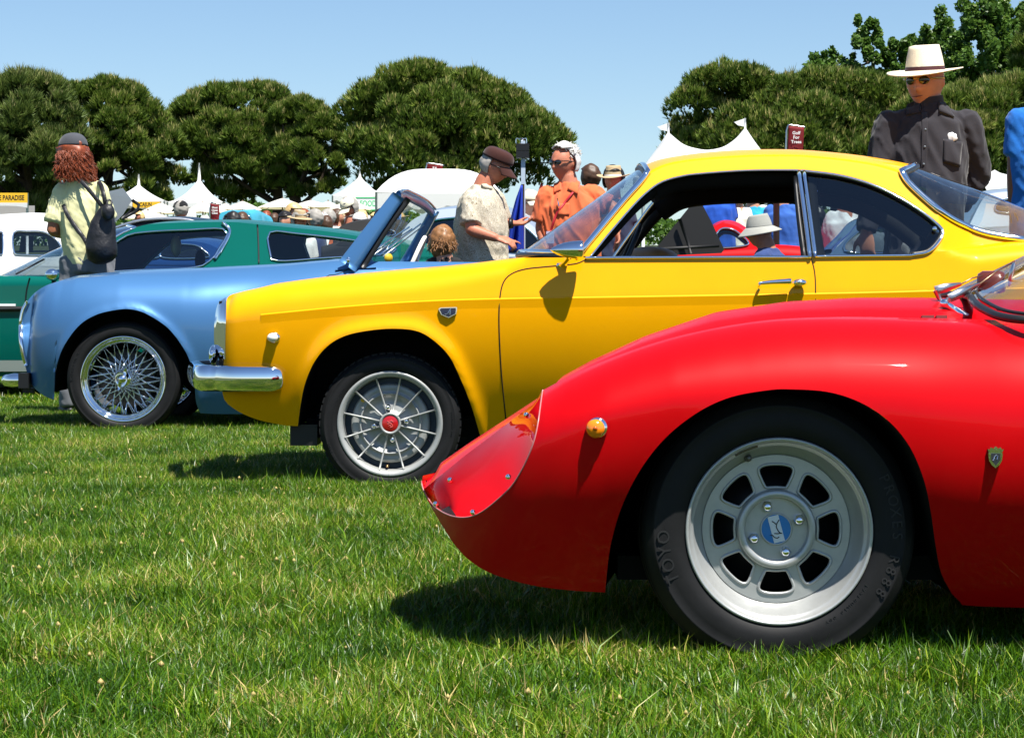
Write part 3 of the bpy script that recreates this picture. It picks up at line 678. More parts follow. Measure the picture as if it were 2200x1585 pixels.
def red_wheel(parent, c, mirror=False):
    R_, r_ = .283, .187
    v, f = poly_panel([(0, 0)], (), .01) if False else (None, None)
    a = np.linspace(0, 2 * np.pi, 64, endpoint=False); outer = [(.152 * math.cos(t), .152 * math.sin(t)) for t in a]
    holes = []
    for k in range(8):
        ca = 2 * math.pi * k / 8 + math.pi / 2; pts = []
        for (rr, da) in ((.0865, .215), (.090, .26), (.120, .300), (.130, .265), (.133, .16), (.133, 0), (.133, -.16), (.130, -.265), (.120, -.300), (.090, -.26), (.0865, -.215), (.0855, 0)):
            pts.append((rr * math.cos(ca + da), rr * math.sin(ca + da)))
        holes.append(pts)
    v, f = poly_panel(outer, holes, .02); v = v + np.array([0, .058, 0])
    w = mesh('wheel', v, f, M_SILVER, parent, smooth=False, world=False); bevel(w, .004, 2); 
    off = Vector((0, 0, 0)); b = parent
    while b is not None: off += b.location; b = b.parent
    w.location = Vector(c) - off
    if mirror: w.rotation_euler = (0, 0, math.pi)
    for hl in holes:
        child('spoke_edge', tube(np.array([(x * 1.0, .0475, z) for x, z in spl(hl, 40, True)]), .0034, 6, True), M_SILVER, w)
    child('rim', lathe([(.176, .16), (.188, .012), (.1915, -.006), (.190, -.0125), (.1855, -.0125), (.183, -.007), (.1795, .001), (.176, .003), (.1735, .006), (.171, .014), (.162, .034), (.153, .05), (.148, .054), (.146, .066)], 96), M_SILVER, w)
    child('tyre', lathe(tyre_profile(R_, r_, .20, .016), 120), M_RUBBER, w)
    child('hub_ring', lathe([(.083, .052), (.080, .034), (.078, .0315), (.068, .0315), (.0655, .034), (.0645, .052), (.0645, .056), (.0001, .056)], 64), M_SILVER, w)
    child('brake', lathe([(.0001, .10), (.135, .10), (.135, .12)], 32), M_BLACK, w)
    for k in range(4):
        t = math.radians(112 + 90 * k); q = np.array([.050 * math.cos(t), 0, .050 * math.sin(t)])
        v, f = lathe([(.0001, .029), (.006, .0295), (.011, .036), (.0125, .042), (.0125, .058)], 6); child('lug_nut', (v + q, f), M_CHROME, w)
        v, f = lathe([(.0185, .0557), (.0185, .053), (.0130, .0535)], 20); child('lug_seat', (v + q, f), M_BLACK, w)
    child('cap_ring', lathe([(.033, .056), (.0335, .045), (.0315, .0435), (.030, .045)], 40), M_SILVER, w)
    cap = child('centre_cap', lathe([(.031, .0455), (.0001, .0455)], 40), mat('cap_blue', (.012, .20, .55), .35, coat=.6), w)
    v, f = poly_panel([(-.018, .024), (.004, .0295), (.018, -.024), (-.004, -.0295)], (), .001); child('cap_band', (v + np.array([0, .0448, 0]), f), mat('cap_white', (.75, .77, .78), .4), w, False)
    bl = mat('cap_mark', (.02, .022, .025), .5)
    for pts in ([(-.009, .016), (-.004, .013), (-.001, .010)], [(.006, .019), (.001, .011), (.0, .004), (.004, -.004), (.008, -.008), (.012, -.009)], [(-.012, -.013), (-.008, -.0125), (-.004, -.017), (.002, -.019), (.006, -.016)], [(-.004, -.009), (.003, -.0095), (.010, -.0085)]):
        v, f = tube(np.array([(x, .0440, z) for x, z in pts]), .0011, 5); child('cap_mark', (v, f), bl, w)
    # valve and balance weight strip on the barrel
    t = math.radians(112); q = np.array([.158 * math.cos(t), .03, .158 * math.sin(t)])
    v, f = lathe([(.0001, -.016), (.004, -.016), (.0045, -.006), (.006, -.004), (.0065, 0), (.008, .003), (.008, .01)], 12); child('valve', (v + q, f), mat('valve', (.18, .17, .15), .4, .6), w)
    pts = np.array([(.1795 * math.cos(t), .0015, .1795 * math.sin(t)) for t in np.linspace(math.radians(104), math.radians(120), 8)])
    child('balance_weight', tube(pts, .005, 6, flat=(.5, 1)), mat('weight', (.10, .08, .05), .5), w)
    for s, r, ang, sz in (('TOYO', .235, 193, .036), ('PROXES R888', .238, -2, .030), ('195/60R13 86V', .208, -47, .014), ('DESIGNED IN JAPAN A TREADWEAR 100', .222, 128, .0085)):
        child('lettering', arc_text(s, r, ang, sz, -.0158 if r > .23 else -.0145, step=sz * (.66 if sz < .02 else .80) / r), M_RUBTXT, w, False)
    return w
rc = build_red()
red_wheel(rc, (W(1672, 1143, 4.56)[0], 4.55, .2795))
red_wheel(rc, (W(1672, 1143, 4.56)[0] + 2.2, 4.57, .2795))
for o_ in [o for o in rc.children if o.name.startswith('wheel') and o.data and len(o.children) > 5]:
    c_ = copy_tree(o_, rc); c_.rotation_euler = (0, 0, math.pi); c_.location.x += RED.k * 2 * (RED.yc - rc.location.y - o_.location.y); c_.location.y = 2 * (RED.yc - rc.location.y) - o_.location.y
# ------------------------------------------------------------------ yellow coupe
M_YEL = paint('yellow_paint', (.84, .37, .0009), .4)
Y_ARCH = [(640, 915), (645, 875), (655, 825), (675, 778), (705, 742), (745, 720), (800, 709), (850, 706), (895, 711), (930, 730), (965, 765), (990, 815), (1012, 870), (1030, 930), (1040, 968)]
def yel_D():
    d0 = 8.90; qx = lambda X: X / d0 * F + CX
    top = np.array([(486, .765), (495, .782), (520, .798), (600, .829), (700, .853), (850, .880), (1000, .904), (1060, .918), (1125, .932), (2060, .97), (2200, 1.0), (2480, 1.02), (2740, .84)])
    cre = np.array([(480, .68), (540, .698), (700, .729), (900, .757), (1070, .767), (1750, .787), (2000, .80), (2700, .80)])
    A = np.array([((x - CX) / F * d0, CH + (HY - y) / F * d0) for x, y in spl(Y_ARCH, 60)])
    def D(X, Z):
        q = qx(X); zc = np.interp(q, cre[:, 0], cre[:, 1]); zt = np.interp(q, top[:, 0], top[:, 1])
        R = np.interp(q, [480, 900, 1090, 1135, 2030, 2100], [.09, .10, .07, .0, .0, .08])
        lo = np.maximum(zc - Z, 0); y = d0 + .5 * 1.0 * lo ** 2
        up = np.maximum(Z - zc, 0); y = y + .22 * up + .10 * np.maximum(Z - .95, 0) + .23 * np.maximum(Z - .965, 0)
        h = np.clip(zt - Z, 0, None); Rr = np.maximum(R, 1e-4); u = np.clip(1 - h / Rr, 0, 1)
        y = y + np.where(R > 0, Rr * (1 - np.sqrt(np.maximum(1 - u * u, 0))), 0)
        t = np.clip((640 - q) / 170, 0, 1); y = y + .05 * t * t
        t = np.clip((505 - q) / 52, 0, .995); y = y + .10 * (1 - np.sqrt(1 - t * t))
        t = np.clip((q - 2450) / 300, 0, .995); y = y + .25 * (1 - np.sqrt(1 - t * t))
        dd = np.full(X.shape, 9.)
        m = (q > 560) & (q < 1120) & (Z < .80)
        if m.any():
            P = np.stack([X[m], Z[m]], 1); dd[m] = np.sqrt(((P[:, None] - A[None]) ** 2).sum(2).min(1))
        return y - .020 * np.exp(-(dd / .035) ** 2)
    return D
YEL = Side(yel_D(), 9.70, .13)
def yel_badge(car):
    c = YEL.pt(962, 671, .005)
    out = [(-.037, .013), (-.030, .019), (.036, .021), (.037, .012), (.034, -.006), (.004, -.022), (-.026, -.010)]
    v, f = poly_panel(out, (), .008); b = mesh('badge', place(v, c), f, M_CHROME, car, smooth=False)
    ins = [(x * .88, z * .84) for x, z in out]; v, f = poly_panel(ins, (), .002)
    mesh('badge_field', place(v, c + np.array([0, -.0052, 0])), f, mat('badge_blue', (.004, .010, .045), .25, coat=1), b, smooth=False)
    for k, pts in enumerate(([(-.012, -.008), (-.004, -.0075), (.001, -.002), (.006, .008), (.0095, .0135), (.0095, -.0085), (.013, -.009)], [(.001, -.001), (.006, -.0005), (.012, .0)], [(.0095, .0135), (.013, .0135)])):
        mesh('letter_stroke', *tube(place(np.array([(x, 0, z) for x, z in pts]), c + np.array([0, -.0068, 0])), .0015, 5), M_CHROME, b)
def build_yellow():
    cx = YEL.pt(1300, 700)[0]; car = empty('coupe', (cx, 9.70, 0), 'yellow coupe with chrome bumper corner, rolled down door window and bullet mirror', 'car')
    sa = [(484, 705, 486, 652), (482, 760, 488, 641), (478, 845, 495, 634), (500, 876, 510, 629), (550, 900, 530, 624), (610, 913, 562, 617), (640, 915, 590, 610)]
    tb = [(590, 610), (605, 608), (625, 605), (655, 601), (690, 597), (730, 593), (785, 588), (835, 583), (885, 579), (925, 576), (965, 572), (1005, 568), (1045, 563), (1085, 558), (1125, 554)]
    sb = [(*a, *b) for a, b in zip(Y_ARCH, tb)]
    sc = [(1040, 968, 1125, 554), (1200, 972, 1250, 553), (1500, 972, 1500, 552), (1750, 972, 1750, 550), (1900, 972, 1960, 548), (2040, 915, 1990, 544)]
    A2 = [(x + 1400, y) for x, y in Y_ARCH]
    sd = [(*a, 1990 + i * 35, float(np.interp(1990 + i * 35, [1990, 2200, 2300, 2480], [544, 518, 507, 505]))) for i, a in enumerate(A2)]
    se = [(2440, 968, 2480, 505), (2600, 945, 2640, 515), (2690, 850, 2720, 560), (2730, 760, 2745, 640)]
    P = []; tops = []
    for s, n in ((sa, 26), (sb, 84), (sc, 70), (sd, 44), (se, 18)):
        G = YEL.patch(s, n, 34); tops.append(G[:, -1]); v, f = G2(G); P += [(v, f), (YEL.mir(v), flip(f))]
    def deck(edge, crown):
        k = 10; u = np.linspace(0, 1, k); out = []
        for p in edge: out.append(np.stack([p[0] + YEL.k * (YEL.yc - p[1]) * u, p[1] + (YEL.yc - p[1]) * u, p[2] + crown * u * (2 - u)], 1))
        return np.array(out)
    hood = np.vstack([tops[0][6:], tops[1][1:]]); v, f = G2(deck(hood, .02)); P += [(v, flip(f)), (YEL.mir(v), f)]
    # greenhouse
    g1 = [(1268, 552, 1246, 549), (1310, 500, 1290, 496), (1365, 437, 1340, 436), (1400, 405, 1376, 396), (1425, 390, 1394, 372)]
    g2 = [(1425, 390, 1394, 372), (1460, 380, 1430, 355), (1500, 374, 1490, 344), (1600, 367, 1600, 336), (1700, 366, 1700, 335), (1722, 367, 1730, 336)]
    g3 = [(1722, 367, 1730, 336), (1800, 377, 1810, 344), (1870, 396, 1880, 355), (1930, 424, 1936, 371)]
    g4 = [(1930, 424, 1936, 371), (1980, 455, 1952, 396), (2012, 480, 1990, 432), (2026, 497, 2026, 461), (2018, 518, 2065, 484), (1995, 541, 2120, 505), (1960, 548, 2200, 518)]
    P2 = []; rails = []; GH = []
    for s, n in ((g1, 24), (g2, 36), (g3, 24), (g4, 36)):
        G = YEL.patch(s, n, 12); rails.append(G[:, -1]); GH.append(G); v, f = G2(G); P += [(v, f), (YEL.mir(v), flip(f))]
    def cross(near, cen, k=14, pw=2.3):
        """loft from the near edge over a centre-line curve to the far edge"""
        u = np.linspace(-1, 1, 2 * k + 1); w = (1 - np.abs(u) ** pw)[None, :, None]
        far = YEL.mir(near); y = YEL.yc + (near[:, 1] - YEL.yc)[:, None] * (-u)[None, :] * -1 * -1
        edge = np.where((u < 0)[None, :, None], near[:, None, :], far[:, None, :]); G = edge * (1 - w) + cen[:, None, :] * w
        G[..., 0] += (YEL.k * (YEL.yc - near[:, 1]))[:, None] * ((1 - np.abs(u) ** 1 ) * np.abs(u))[None, :] * 0
        G[..., 1] = YEL.yc + (near[:, 1] - YEL.yc)[:, None] * (-u[None, :])
        return G
    roof_rail = np.vstack([rails[1], rails[2][1:]])
    cen = np.array([W(x, y, YEL.yc) for x, y in spl([(1376, 360), (1420, 345), (1500, 333), (1600, 326), (1700, 326), (1800, 334), (1880, 345), (1955, 359)], len(roof_rail))])
    RG = cross(roof_rail, cen); v, f = G2(RG); P += [(v, f)]
    body = weld(mesh('body', *join(P), M_YEL, car), .0012)
    # trunk deck
    td = np.vstack([tops[3][12:], tops[4][1:]]); v, f = G2(deck(td, .02)); tr = weld(mesh('boot_lid', *join([(v, flip(f)), (YEL.mir(v), f)]), M_YEL, car))
    # glass
    wc = np.array([W(x, y, YEL.yc) for x, y in spl([(1118, 546), (1190, 492), (1280, 428), (1376, 360)], len(rails[0]))])
    mesh('windscreen', *G2(cross(rails[0], wc, 12, 2.0)), M_GLASS, car)
    rcn = np.array([W(x, y, YEL.yc) for x, y in spl([(1955, 359), (2050, 393), (2200, 450), (2330, 500)], len(rails[3]))])
    mesh('rear_window', *G2(cross(rails[3], rcn, 12, 2.0)), M_GLASS, car)
    ws = cross(rails[0], wc, 12, 2.0); rw = cross(rails[3], rcn, 12, 2.0)
    fr = np.vstack([ws[:, 0], ws[-1, 1:], ws[::-1, -1][1:], ws[0, ::-1][1:-1]])
    a = mesh('windscreen_frame', *tube(fr + np.array([-.004, -.004, .006]), .0125, 8, True), M_CHROME, car)
    mesh('windscreen_gasket', *tube(fr + np.array([-.010, .004, -.006]), .013, 8, True), M_GASKET, a)
    fr = np.vstack([rw[:, 0], rw[-1, 1:], rw[::-1, -1][1:], rw[0, ::-1][1:-1]])
    a = mesh('rear_window_frame', *tube(fr + np.array([0, -.004, .006]), .0135, 8, True), M_CHROME, car)
    mesh('rear_window_gasket', *tube(fr + np.array([.012, .004, -.002]), .012, 8, True), M_GASKET, a)
    for mr in (False, True):
        mm = (lambda V: YEL.mir(V)) if mr else (lambda V: np.asarray(V))
        win = spl([(1268, 552), (1310, 500), (1365, 437), (1400, 405), (1425, 390), (1460, 380), (1500, 374), (1600, 367), (1700, 366), (1722, 367)], 50)
        qtr = spl([(1722, 367), (1800, 377), (1870, 396), (1930, 424), (1980, 455), (2012, 480), (2026, 497), (2018, 518), (1995, 541), (1960, 548)], 50)
        mesh('drip_rail', *tube(mm(YEL.pts(win, .006)), .0042, 6), M_CHROME, car)
        q = mesh('quarter_window_frame', *tube(mm(YEL.pts(np.vstack([qtr, spl([(1958, 549), (1850, 550), (1752, 551)], 10)]), .006)), .0062, 8), M_CHROME, car)
        inn = np.vstack([qtr * .985 + np.array([1850, 470]) * .015])
        mesh('quarter_gasket', *tube(mm(YEL.pts(inn, -.004)), .010, 6), M_GASKET, q)
        mesh('belt_strip', *tube(mm(YEL.pts(spl([(1258, 554), (1500, 553), (1742, 552)], 20), .006)), .0065, 8), M_CHROME, car)
        for k, (x0, x1, r, ww) in enumerate(((1716, 1740, .009, 1), (1727, 1752, .008, 1))):
            mesh('pillar_strip', *tube(mm(YEL.pts(spl([(x0, 368), ((x0 + x1) / 2 + .5, 460), (x1, 552)], 14), .010)), r, 8), M_CHROME, car)
        mesh('pillar_seal', *tube(mm(YEL.pts(spl([(1708, 380), (1716, 460), (1728, 552)], 10), .0)), .010, 6), M_BLACK, car)
        # quarter glass: fan from the outline to a straight post
        n = 40; Q = spl([(1735, 370), (1800, 379), (1870, 398), (1930, 426), (1980, 457), (2010, 481), (2023, 497), (2014, 516), (1990, 540), (1960, 547)], n)
        Bq = np.stack([np.interp(np.linspace(0, 1, n), [0, .55, 1], [1735, 1755, 1790]), np.interp(np.linspace(0, 1, n), [0, .55, 1], [372, 549, 549])], 1)
        t = np.linspace(0, 1, 6)[None, :, None]; G = Bq[:, None] * (1 - t) + Q[:, None] * t
        V = YEL.pts(G.reshape(-1, 2), -.012); mesh('quarter_window', mm(V), grid_faces(n, 6), M_GLASSD, car)
        mesh('window_latch', *ellipsoid(mm(YEL.pts([(2008, 492)], .004))[0], (.011, .009, .011), 12, 8), M_CHROME, car)
    # dark lining inside
    PL = []
    for G in GH:
        V = G.copy(); V[..., 1] += .03; V[..., 2] -= .004; c0 = V[:, 0].copy()
        v, f = G2(V); PL += [(v, flip(f)), (YEL.mir(v), f)]
        # the edge of the opening, turned inward
        e = np.stack([G[:, 0], V[:, 0]], 1); v, f = G2(e); PL += [(v, f), (YEL.mir(v), flip(f))]
    V = RG.copy(); V[..., 2] -= .035; V[..., 1] = YEL.yc + (V[..., 1] - YEL.yc) * .95; v, f = G2(V); PL.append((v, flip(f)))
    # padded rails that hang below the roof edge, door frames on the far side
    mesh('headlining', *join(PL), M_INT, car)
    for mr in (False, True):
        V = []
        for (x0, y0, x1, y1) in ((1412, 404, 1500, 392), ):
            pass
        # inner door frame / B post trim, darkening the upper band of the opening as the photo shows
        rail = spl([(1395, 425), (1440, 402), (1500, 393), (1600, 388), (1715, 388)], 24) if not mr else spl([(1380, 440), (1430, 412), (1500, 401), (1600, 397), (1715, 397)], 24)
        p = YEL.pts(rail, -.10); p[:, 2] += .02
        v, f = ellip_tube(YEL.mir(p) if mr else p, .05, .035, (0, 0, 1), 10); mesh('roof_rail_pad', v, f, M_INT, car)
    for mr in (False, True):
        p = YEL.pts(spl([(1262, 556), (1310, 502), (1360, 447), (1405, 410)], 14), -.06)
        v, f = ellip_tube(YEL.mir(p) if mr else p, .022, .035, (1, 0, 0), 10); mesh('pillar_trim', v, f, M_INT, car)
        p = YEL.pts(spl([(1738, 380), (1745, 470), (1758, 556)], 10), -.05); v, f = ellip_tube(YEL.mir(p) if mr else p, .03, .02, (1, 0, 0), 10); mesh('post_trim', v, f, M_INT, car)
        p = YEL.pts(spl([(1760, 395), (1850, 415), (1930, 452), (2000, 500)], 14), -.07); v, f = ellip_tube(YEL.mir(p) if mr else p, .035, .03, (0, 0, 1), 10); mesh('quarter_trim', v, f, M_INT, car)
    # cabin: tub, dash, seats, steering wheel
    xa, xb = YEL.pt(1200, 560)[0], YEL.pt(2080, 560)[0]
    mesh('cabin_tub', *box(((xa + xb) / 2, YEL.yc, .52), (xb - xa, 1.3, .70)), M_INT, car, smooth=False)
    M_TAN = mat('tan_leather', (.42, .19, .065), .5, noise=(25, .85, 1.1))
    v, f = ellipsoid(W(1395, 556, 10.05), (.13, .32, .055), 24, 12); mesh('dashboard', v, f, M_TAN, car)
    for s in (-1, 1):
        cx_ = W(1640, 560, YEL.yc + s * .36)
        v, f = ellipsoid((cx_[0], YEL.yc + s * .36, .80), (.07, .22, .135), 20, 12); mesh('seat_back', v, f, M_INT, car)
    a = np.linspace(0, 2 * np.pi, 40, endpoint=False); rg = np.stack([0 * a, .19 * np.cos(a), .19 * np.sin(a)], 1) @ roty(.42).T + W(1335, 574, 9.42)
    sw = mesh('steering_wheel', *tube(rg, .011, 8, True), M_BLACK, car)
    mesh('steering_column', *tube(np.array([W(1335, 574, 9.42), W(1285, 600, 9.42)]), .02, 8), M_BLACK, sw)
    # front lighting, bumper, lamps
    hs = YEL.patch([(486, 642, 484, 638), (486, 660, 467, 652), (485, 700, 459.5, 690), (484, 740, 459, 738), (484, 772, 468, 770)], 30, 10, .003)
    V = hs.copy(); V[:, :, 1] += np.linspace(0, .05, 10)[None] ** 1.3; v, f = G2(V)
    mesh('headlight_surround', v, f, M_CHROME, car); mesh('headlight_surround', YEL.mir(v), flip(f), M_CHROME, car)
    v, f = ellipsoid(W(459, 762, 9.06), (.018, .07, .04), 16, 10); mesh('front_lamp', v, f, M_CHROME, car)
    # blunt nose panel with grille behind the bumper
    xn = W(470, 700, 9.1)[0]; mesh('nose_panel', *box((xn + .02, YEL.yc, .58), (.03, 1.26, .36)), M_BLACK, car, smooth=False)
    z = YEL.pt(520, 813)[2]
    pth = [YEL.pt(612, 813, .012), YEL.pt(606, 813, .022), YEL.pt(560, 813, .034), YEL.pt(500, 813, .04), YEL.pt(465, 813, .045), W(440, 812, 8.99), W(428, 812, 9.12), W(422, 812, 9.35), W(417, 812, 9.7)]
    pth = np.array(pth); pth[:, 2] = z; pth = spl(pth, 40); far = YEL.mir(pth)[::-1]; full = np.vstack([pth, far[1:]])
    k = len(full); hh = np.full(k, .053); hh[0] = .030; hh[1] = .046; hh[-1] = .030; hh[-2] = .046; th = np.full(k, .030); th[0] = .012; th[-1] = .012; th[1] = .024; th[-2] = .024
    T = np.gradient(full, axis=0); T /= np.linalg.norm(T, axis=1)[:, None]; Nn = np.cross(T, (0, 0, 1.))
    sec = np.array([(-.7, -1), (.2, -.98), (.62, -.82), (.9, -.5), (1.0, .05), (.92, .38), (.85, .62), (.55, .9), (.1, 1), (-.7, 1)])
    cxy = full.mean(0); sgn = np.sign(((full - np.array([cxy[0] + .5, YEL.yc, z])) * Nn).sum(1))[:, None]
    V = np.array([full[i] + sec[:, :1] * th[i] * Nn[i] * sgn[i] + sec[:, 1:] * hh[i] * np.array([0, 0, 1.]) for i in range(k)])
    v, f = V.reshape(-1, 3), grid_faces(k, len(sec), False, True) + [tuple(range(len(sec))), tuple(range((k - 1) * len(sec), k * len(sec)))[::-1]]
    bo = mesh('bumper', v, f, M_CHROME, car); weld(bo); 
    c = YEL.pt(588, 725)
    v, f = ellipsoid(c, (.027, .012, .022), 24, 12); l = mesh('marker_lamp', v, f, M_CHROME, car)
    v, f = ellipsoid(c + np.array([-.003, -.012, .0]), (.022, .016, .018), 24, 12); mesh('lens', v, f, mat('white_lens', (.78, .76, .68), .25, coat=.6), l)
    yel_badge(car)
    # mirror
    cm = YEL.pt(1222, 537, .10)
    pr = [(.0001, -.074), (.010, -.066), (.024, -.046), (.036, -.018), (.043, .012), (.0455, .035), (.0465, .050), (.044, .056), (.036, .058), (.0001, .057)]
    v, f = lathe(pr, 32, 'z'); v = v @ np.array([[0, 0, 1], [0, 1, 0], [1, 0, 0]]).T; v[:, 2] *= .80; mo = mesh('mirror', v + cm, flip(f), M_CHROME, car)
    v, f = tube(spl([cm + np.array([.005, .02, -.025]), cm + np.array([-.012, .06, -.048]), YEL.pt(1207, 570, -.005)], 8), [.016, .014, .013, .013, .014, .016, .02, .024], 12, flat=(1, .6)); mesh('mirror_stalk', v, f, M_CHROME, mo)
    # door: cut out of the skin along the shut line
    front = spl([(1175, 573), (1130, 578), (1100, 588), (1082, 606), (1074, 640), (1072, 700), (1077, 800), (1086, 893), (1094, 971)], 60); rear = spl([(1742, 553), (1750, 585), (1752, 640), (1748, 800), (1745, 971)], 40)
    fw = YEL.pts(front); rw_ = YEL.pts(rear)
    fx = lambda z: np.interp(z, fw[::-1, 2], fw[::-1, 0]); rx = lambda z: np.interp(z, rw_[::-1, 2], rw_[::-1, 0])
    zt = YEL.pt(1500, 556)[2]; zt2 = fw[0, 2]
    def pred(x, y, z):
        if y > YEL.yc or z > zt or not (fx(z) < x < rx(z)): return False
        return z < zt2 or x > YEL.pt(1262, 560)[0]
    door = split_off(body, pred, 'door', car)
    sm = mat('shut_line', (.02, .008, .001), .8)
    seam = np.vstack([spl([(1262, 556), (1240, 566), (1210, 570)], 10), front]); mesh('shut_line', *tube(YEL.pts(seam, -.0012), .0032, 6), sm, door)
    mesh('shut_line', *tube(YEL.pts(rear, -.0012), .0032, 6), sm, door)
    # swage line
    sw_ = spl([(560, 677), (640, 669), (760, 658), (900, 648.5), (1070, 643), (1400, 638), (1750, 632), (2000, 626), (2200, 620)], 80); 
    w3 = np.stack([YEL.pts(sw_ + np.array([0, -3.2]), -.0008), YEL.pts(sw_, .0034), YEL.pts(sw_ + np.array([0, 22.]), -.0004)], 1)
    so = mesh('swage_line', *G2(w3), M_YEL, car, smooth=False)
    h = YEL.pts(spl([(1630, 609), (1660, 606), (1700, 604)], 12), .038); v, f = tube(h, np.linspace(.006, .0105, 12), 10, flat=(.7, 1.1)); hd = mesh('door_handle', v, f, M_CHROME, door)
    p0 = YEL.pt(1718, 607, .030); v, f = ellipsoid(p0, (.031, .024, .016), 20, 12); mesh('handle_boss', v, f, M_CHROME, hd)
    v, f = lathe([(.0001, -.012), (.008, -.012), (.0095, -.008), (.0095, .01)], 16); mesh('push_button', place(v, YEL.pt(1716, 606, .052)), f, M_CHROME, hd)
    v, f = tube(np.array([YEL.pt(1632, 610, .038), YEL.pt(1630, 616, .02), YEL.pt(1630, 622, .0)]), .006, 8); mesh('handle_foot', v, f, M_CHROME, hd)
    wheel_well(YEL, Y_ARCH, .40, car); wheel_well(YEL, A2, .40, car)
    mesh('floor_pan', *box(((YEL.pt(650, 900)[0] + YEL.pt(2650, 900)[0]) / 2, YEL.yc, .24), (YEL.pt(2650, 900)[0] - YEL.pt(650, 900)[0], 1.1, .08)), M_INT, car, smooth=False)
    b = YEL.pt(652, 932, -.02); mesh('mud_flap', *box((b[0], b[1] + .10, b[2] - .005), (.11, .18, .085)), M_BLACK, car, smooth=False)
    return car
def yellow_wheel(parent, c):
    w = mesh('wheel', *lathe([(.207, .15), (.2085, .012), (.2125, -.006), (.2105, -.0115), (.203, -.012), (.193, -.006), (.1885, .002), (.186, .02), (.184, .06)], 80), M_SILVER2, parent, world=False)
    w.location = Vector(c) - parent.location
    child('tyre', lathe(tyre_profile(.286, .2095, .175, .013), 110), M_RUBBER, w)
    b_ = child('tread_block', shoulder_blocks(.284, .175, 56), M_RUBBER, w, False); b_['kind'] = 'stuff'
    child('disc', lathe([(.160, .060), (.158, .036), (.150, .031), (.135, .033), (.124, .036), (.1235, .022), (.118, .0205), (.1165, .034), (.09, .040), (.078, .036), (.060, .034), (.0445, .030), (.044, .014), (.040, .0115), (.0345, .0125), (.0335, .017), (.0001, .017)], 80), M_SILVER2, w)
    child('drum', lathe([(.0001, .075), (.185, .075)], 40), mat('drum_blue', (.03, .045, .07), .4, .5), w)
    for k in range(12):
        a = 2 * math.pi * (k + .5) / 12 + math.radians(2)
        v, f = tube(np.array([(.044, .020, 0), (.085, .022, 0), (.12, .018, 0), (.16, .008, 0), (.191, .000, 0)]), [.0045, .0045, .004, .004, .004], 6, flat=(2.0, 1.05))
        child('rib', (place(v, (0, 0, 0), roty(-a)), f), M_SILVER2, w)
    for k in range(4):
        t = math.radians(8 + 90 * k); q = np.array([.066 * math.cos(t), 0, .066 * math.sin(t)])
        v, f = lathe([(.0001, .004), (.006, .006), (.0105, .012), (.0125, .02), (.0125, .036)], 12); child('lug_nut', (v + q, f), M_CHROME, w)
    cp = child('centre_cap', lathe([(.0325, .0155), (.029, .0135), (.0001, .0125)], 32), mat('cap_red', (.42, .006, .008), .3, coat=.8), w)
    mk = mat('cap_red_mark', (.62, .10, .09), .35)
    for pts in ([(-.012, .010), (-.004, .006), (.004, .012), (.012, .006)], [(-.010, -.002), (-.002, .002), (.006, -.002), (.010, -.012), (.0, -.016)], [(-.006, -.010), (0, -.006), (.004, -.012)]):
        child('cap_mark', tube(np.array([(x, .0118, z) for x, z in spl(pts, 12)]), .0014, 5), mk, w)
    t = math.radians(140); v, f = lathe([(.0001, .026), (.008, .026)], 16); child('sticker', (v + np.array([.145 * math.cos(t), 0, .145 * math.sin(t)]), f), mat('sticker_yellow', (.75, .42, .02), .5), w)
    t = math.radians(266); v, f = lathe([(.0001, .0), (.004, .0), (.0042, .012), (.006, .014), (.006, .05)], 10); child('valve', (v + np.array([.172 * math.cos(t), .008, .172 * math.sin(t)]), f), mat('brass', (.75, .42, .2), .3, 1.), w)
    for s, r, ang, sz in (('HP RADIAL', .262, 78, .016), ('OUTSIDE', .258, 205, .015), ('TUBELESS STEEL BELTED RADIAL', .232, 165, .009), ('TREADWEAR 360', .25, 0, .010)):
        child('lettering', arc_text(s, r, ang, sz, -.0128, step=sz * .76 / r), M_RUBTXT, w, False)
    return w
yc_ = build_yellow()
yw = yellow_wheel(yc_, (W(838, 912, 8.97)[0], 8.965, .268))
yw2 = copy_tree(yw, yc_); yw2.location.x += 2.6
for o_ in (yw, yw2):
    c_ = copy_tree(o_, yc_); c_.rotation_euler = (0, 0, math.pi); c_.location.x += YEL.k * -2 * o_.location.y; c_.location.y = -o_.location.y
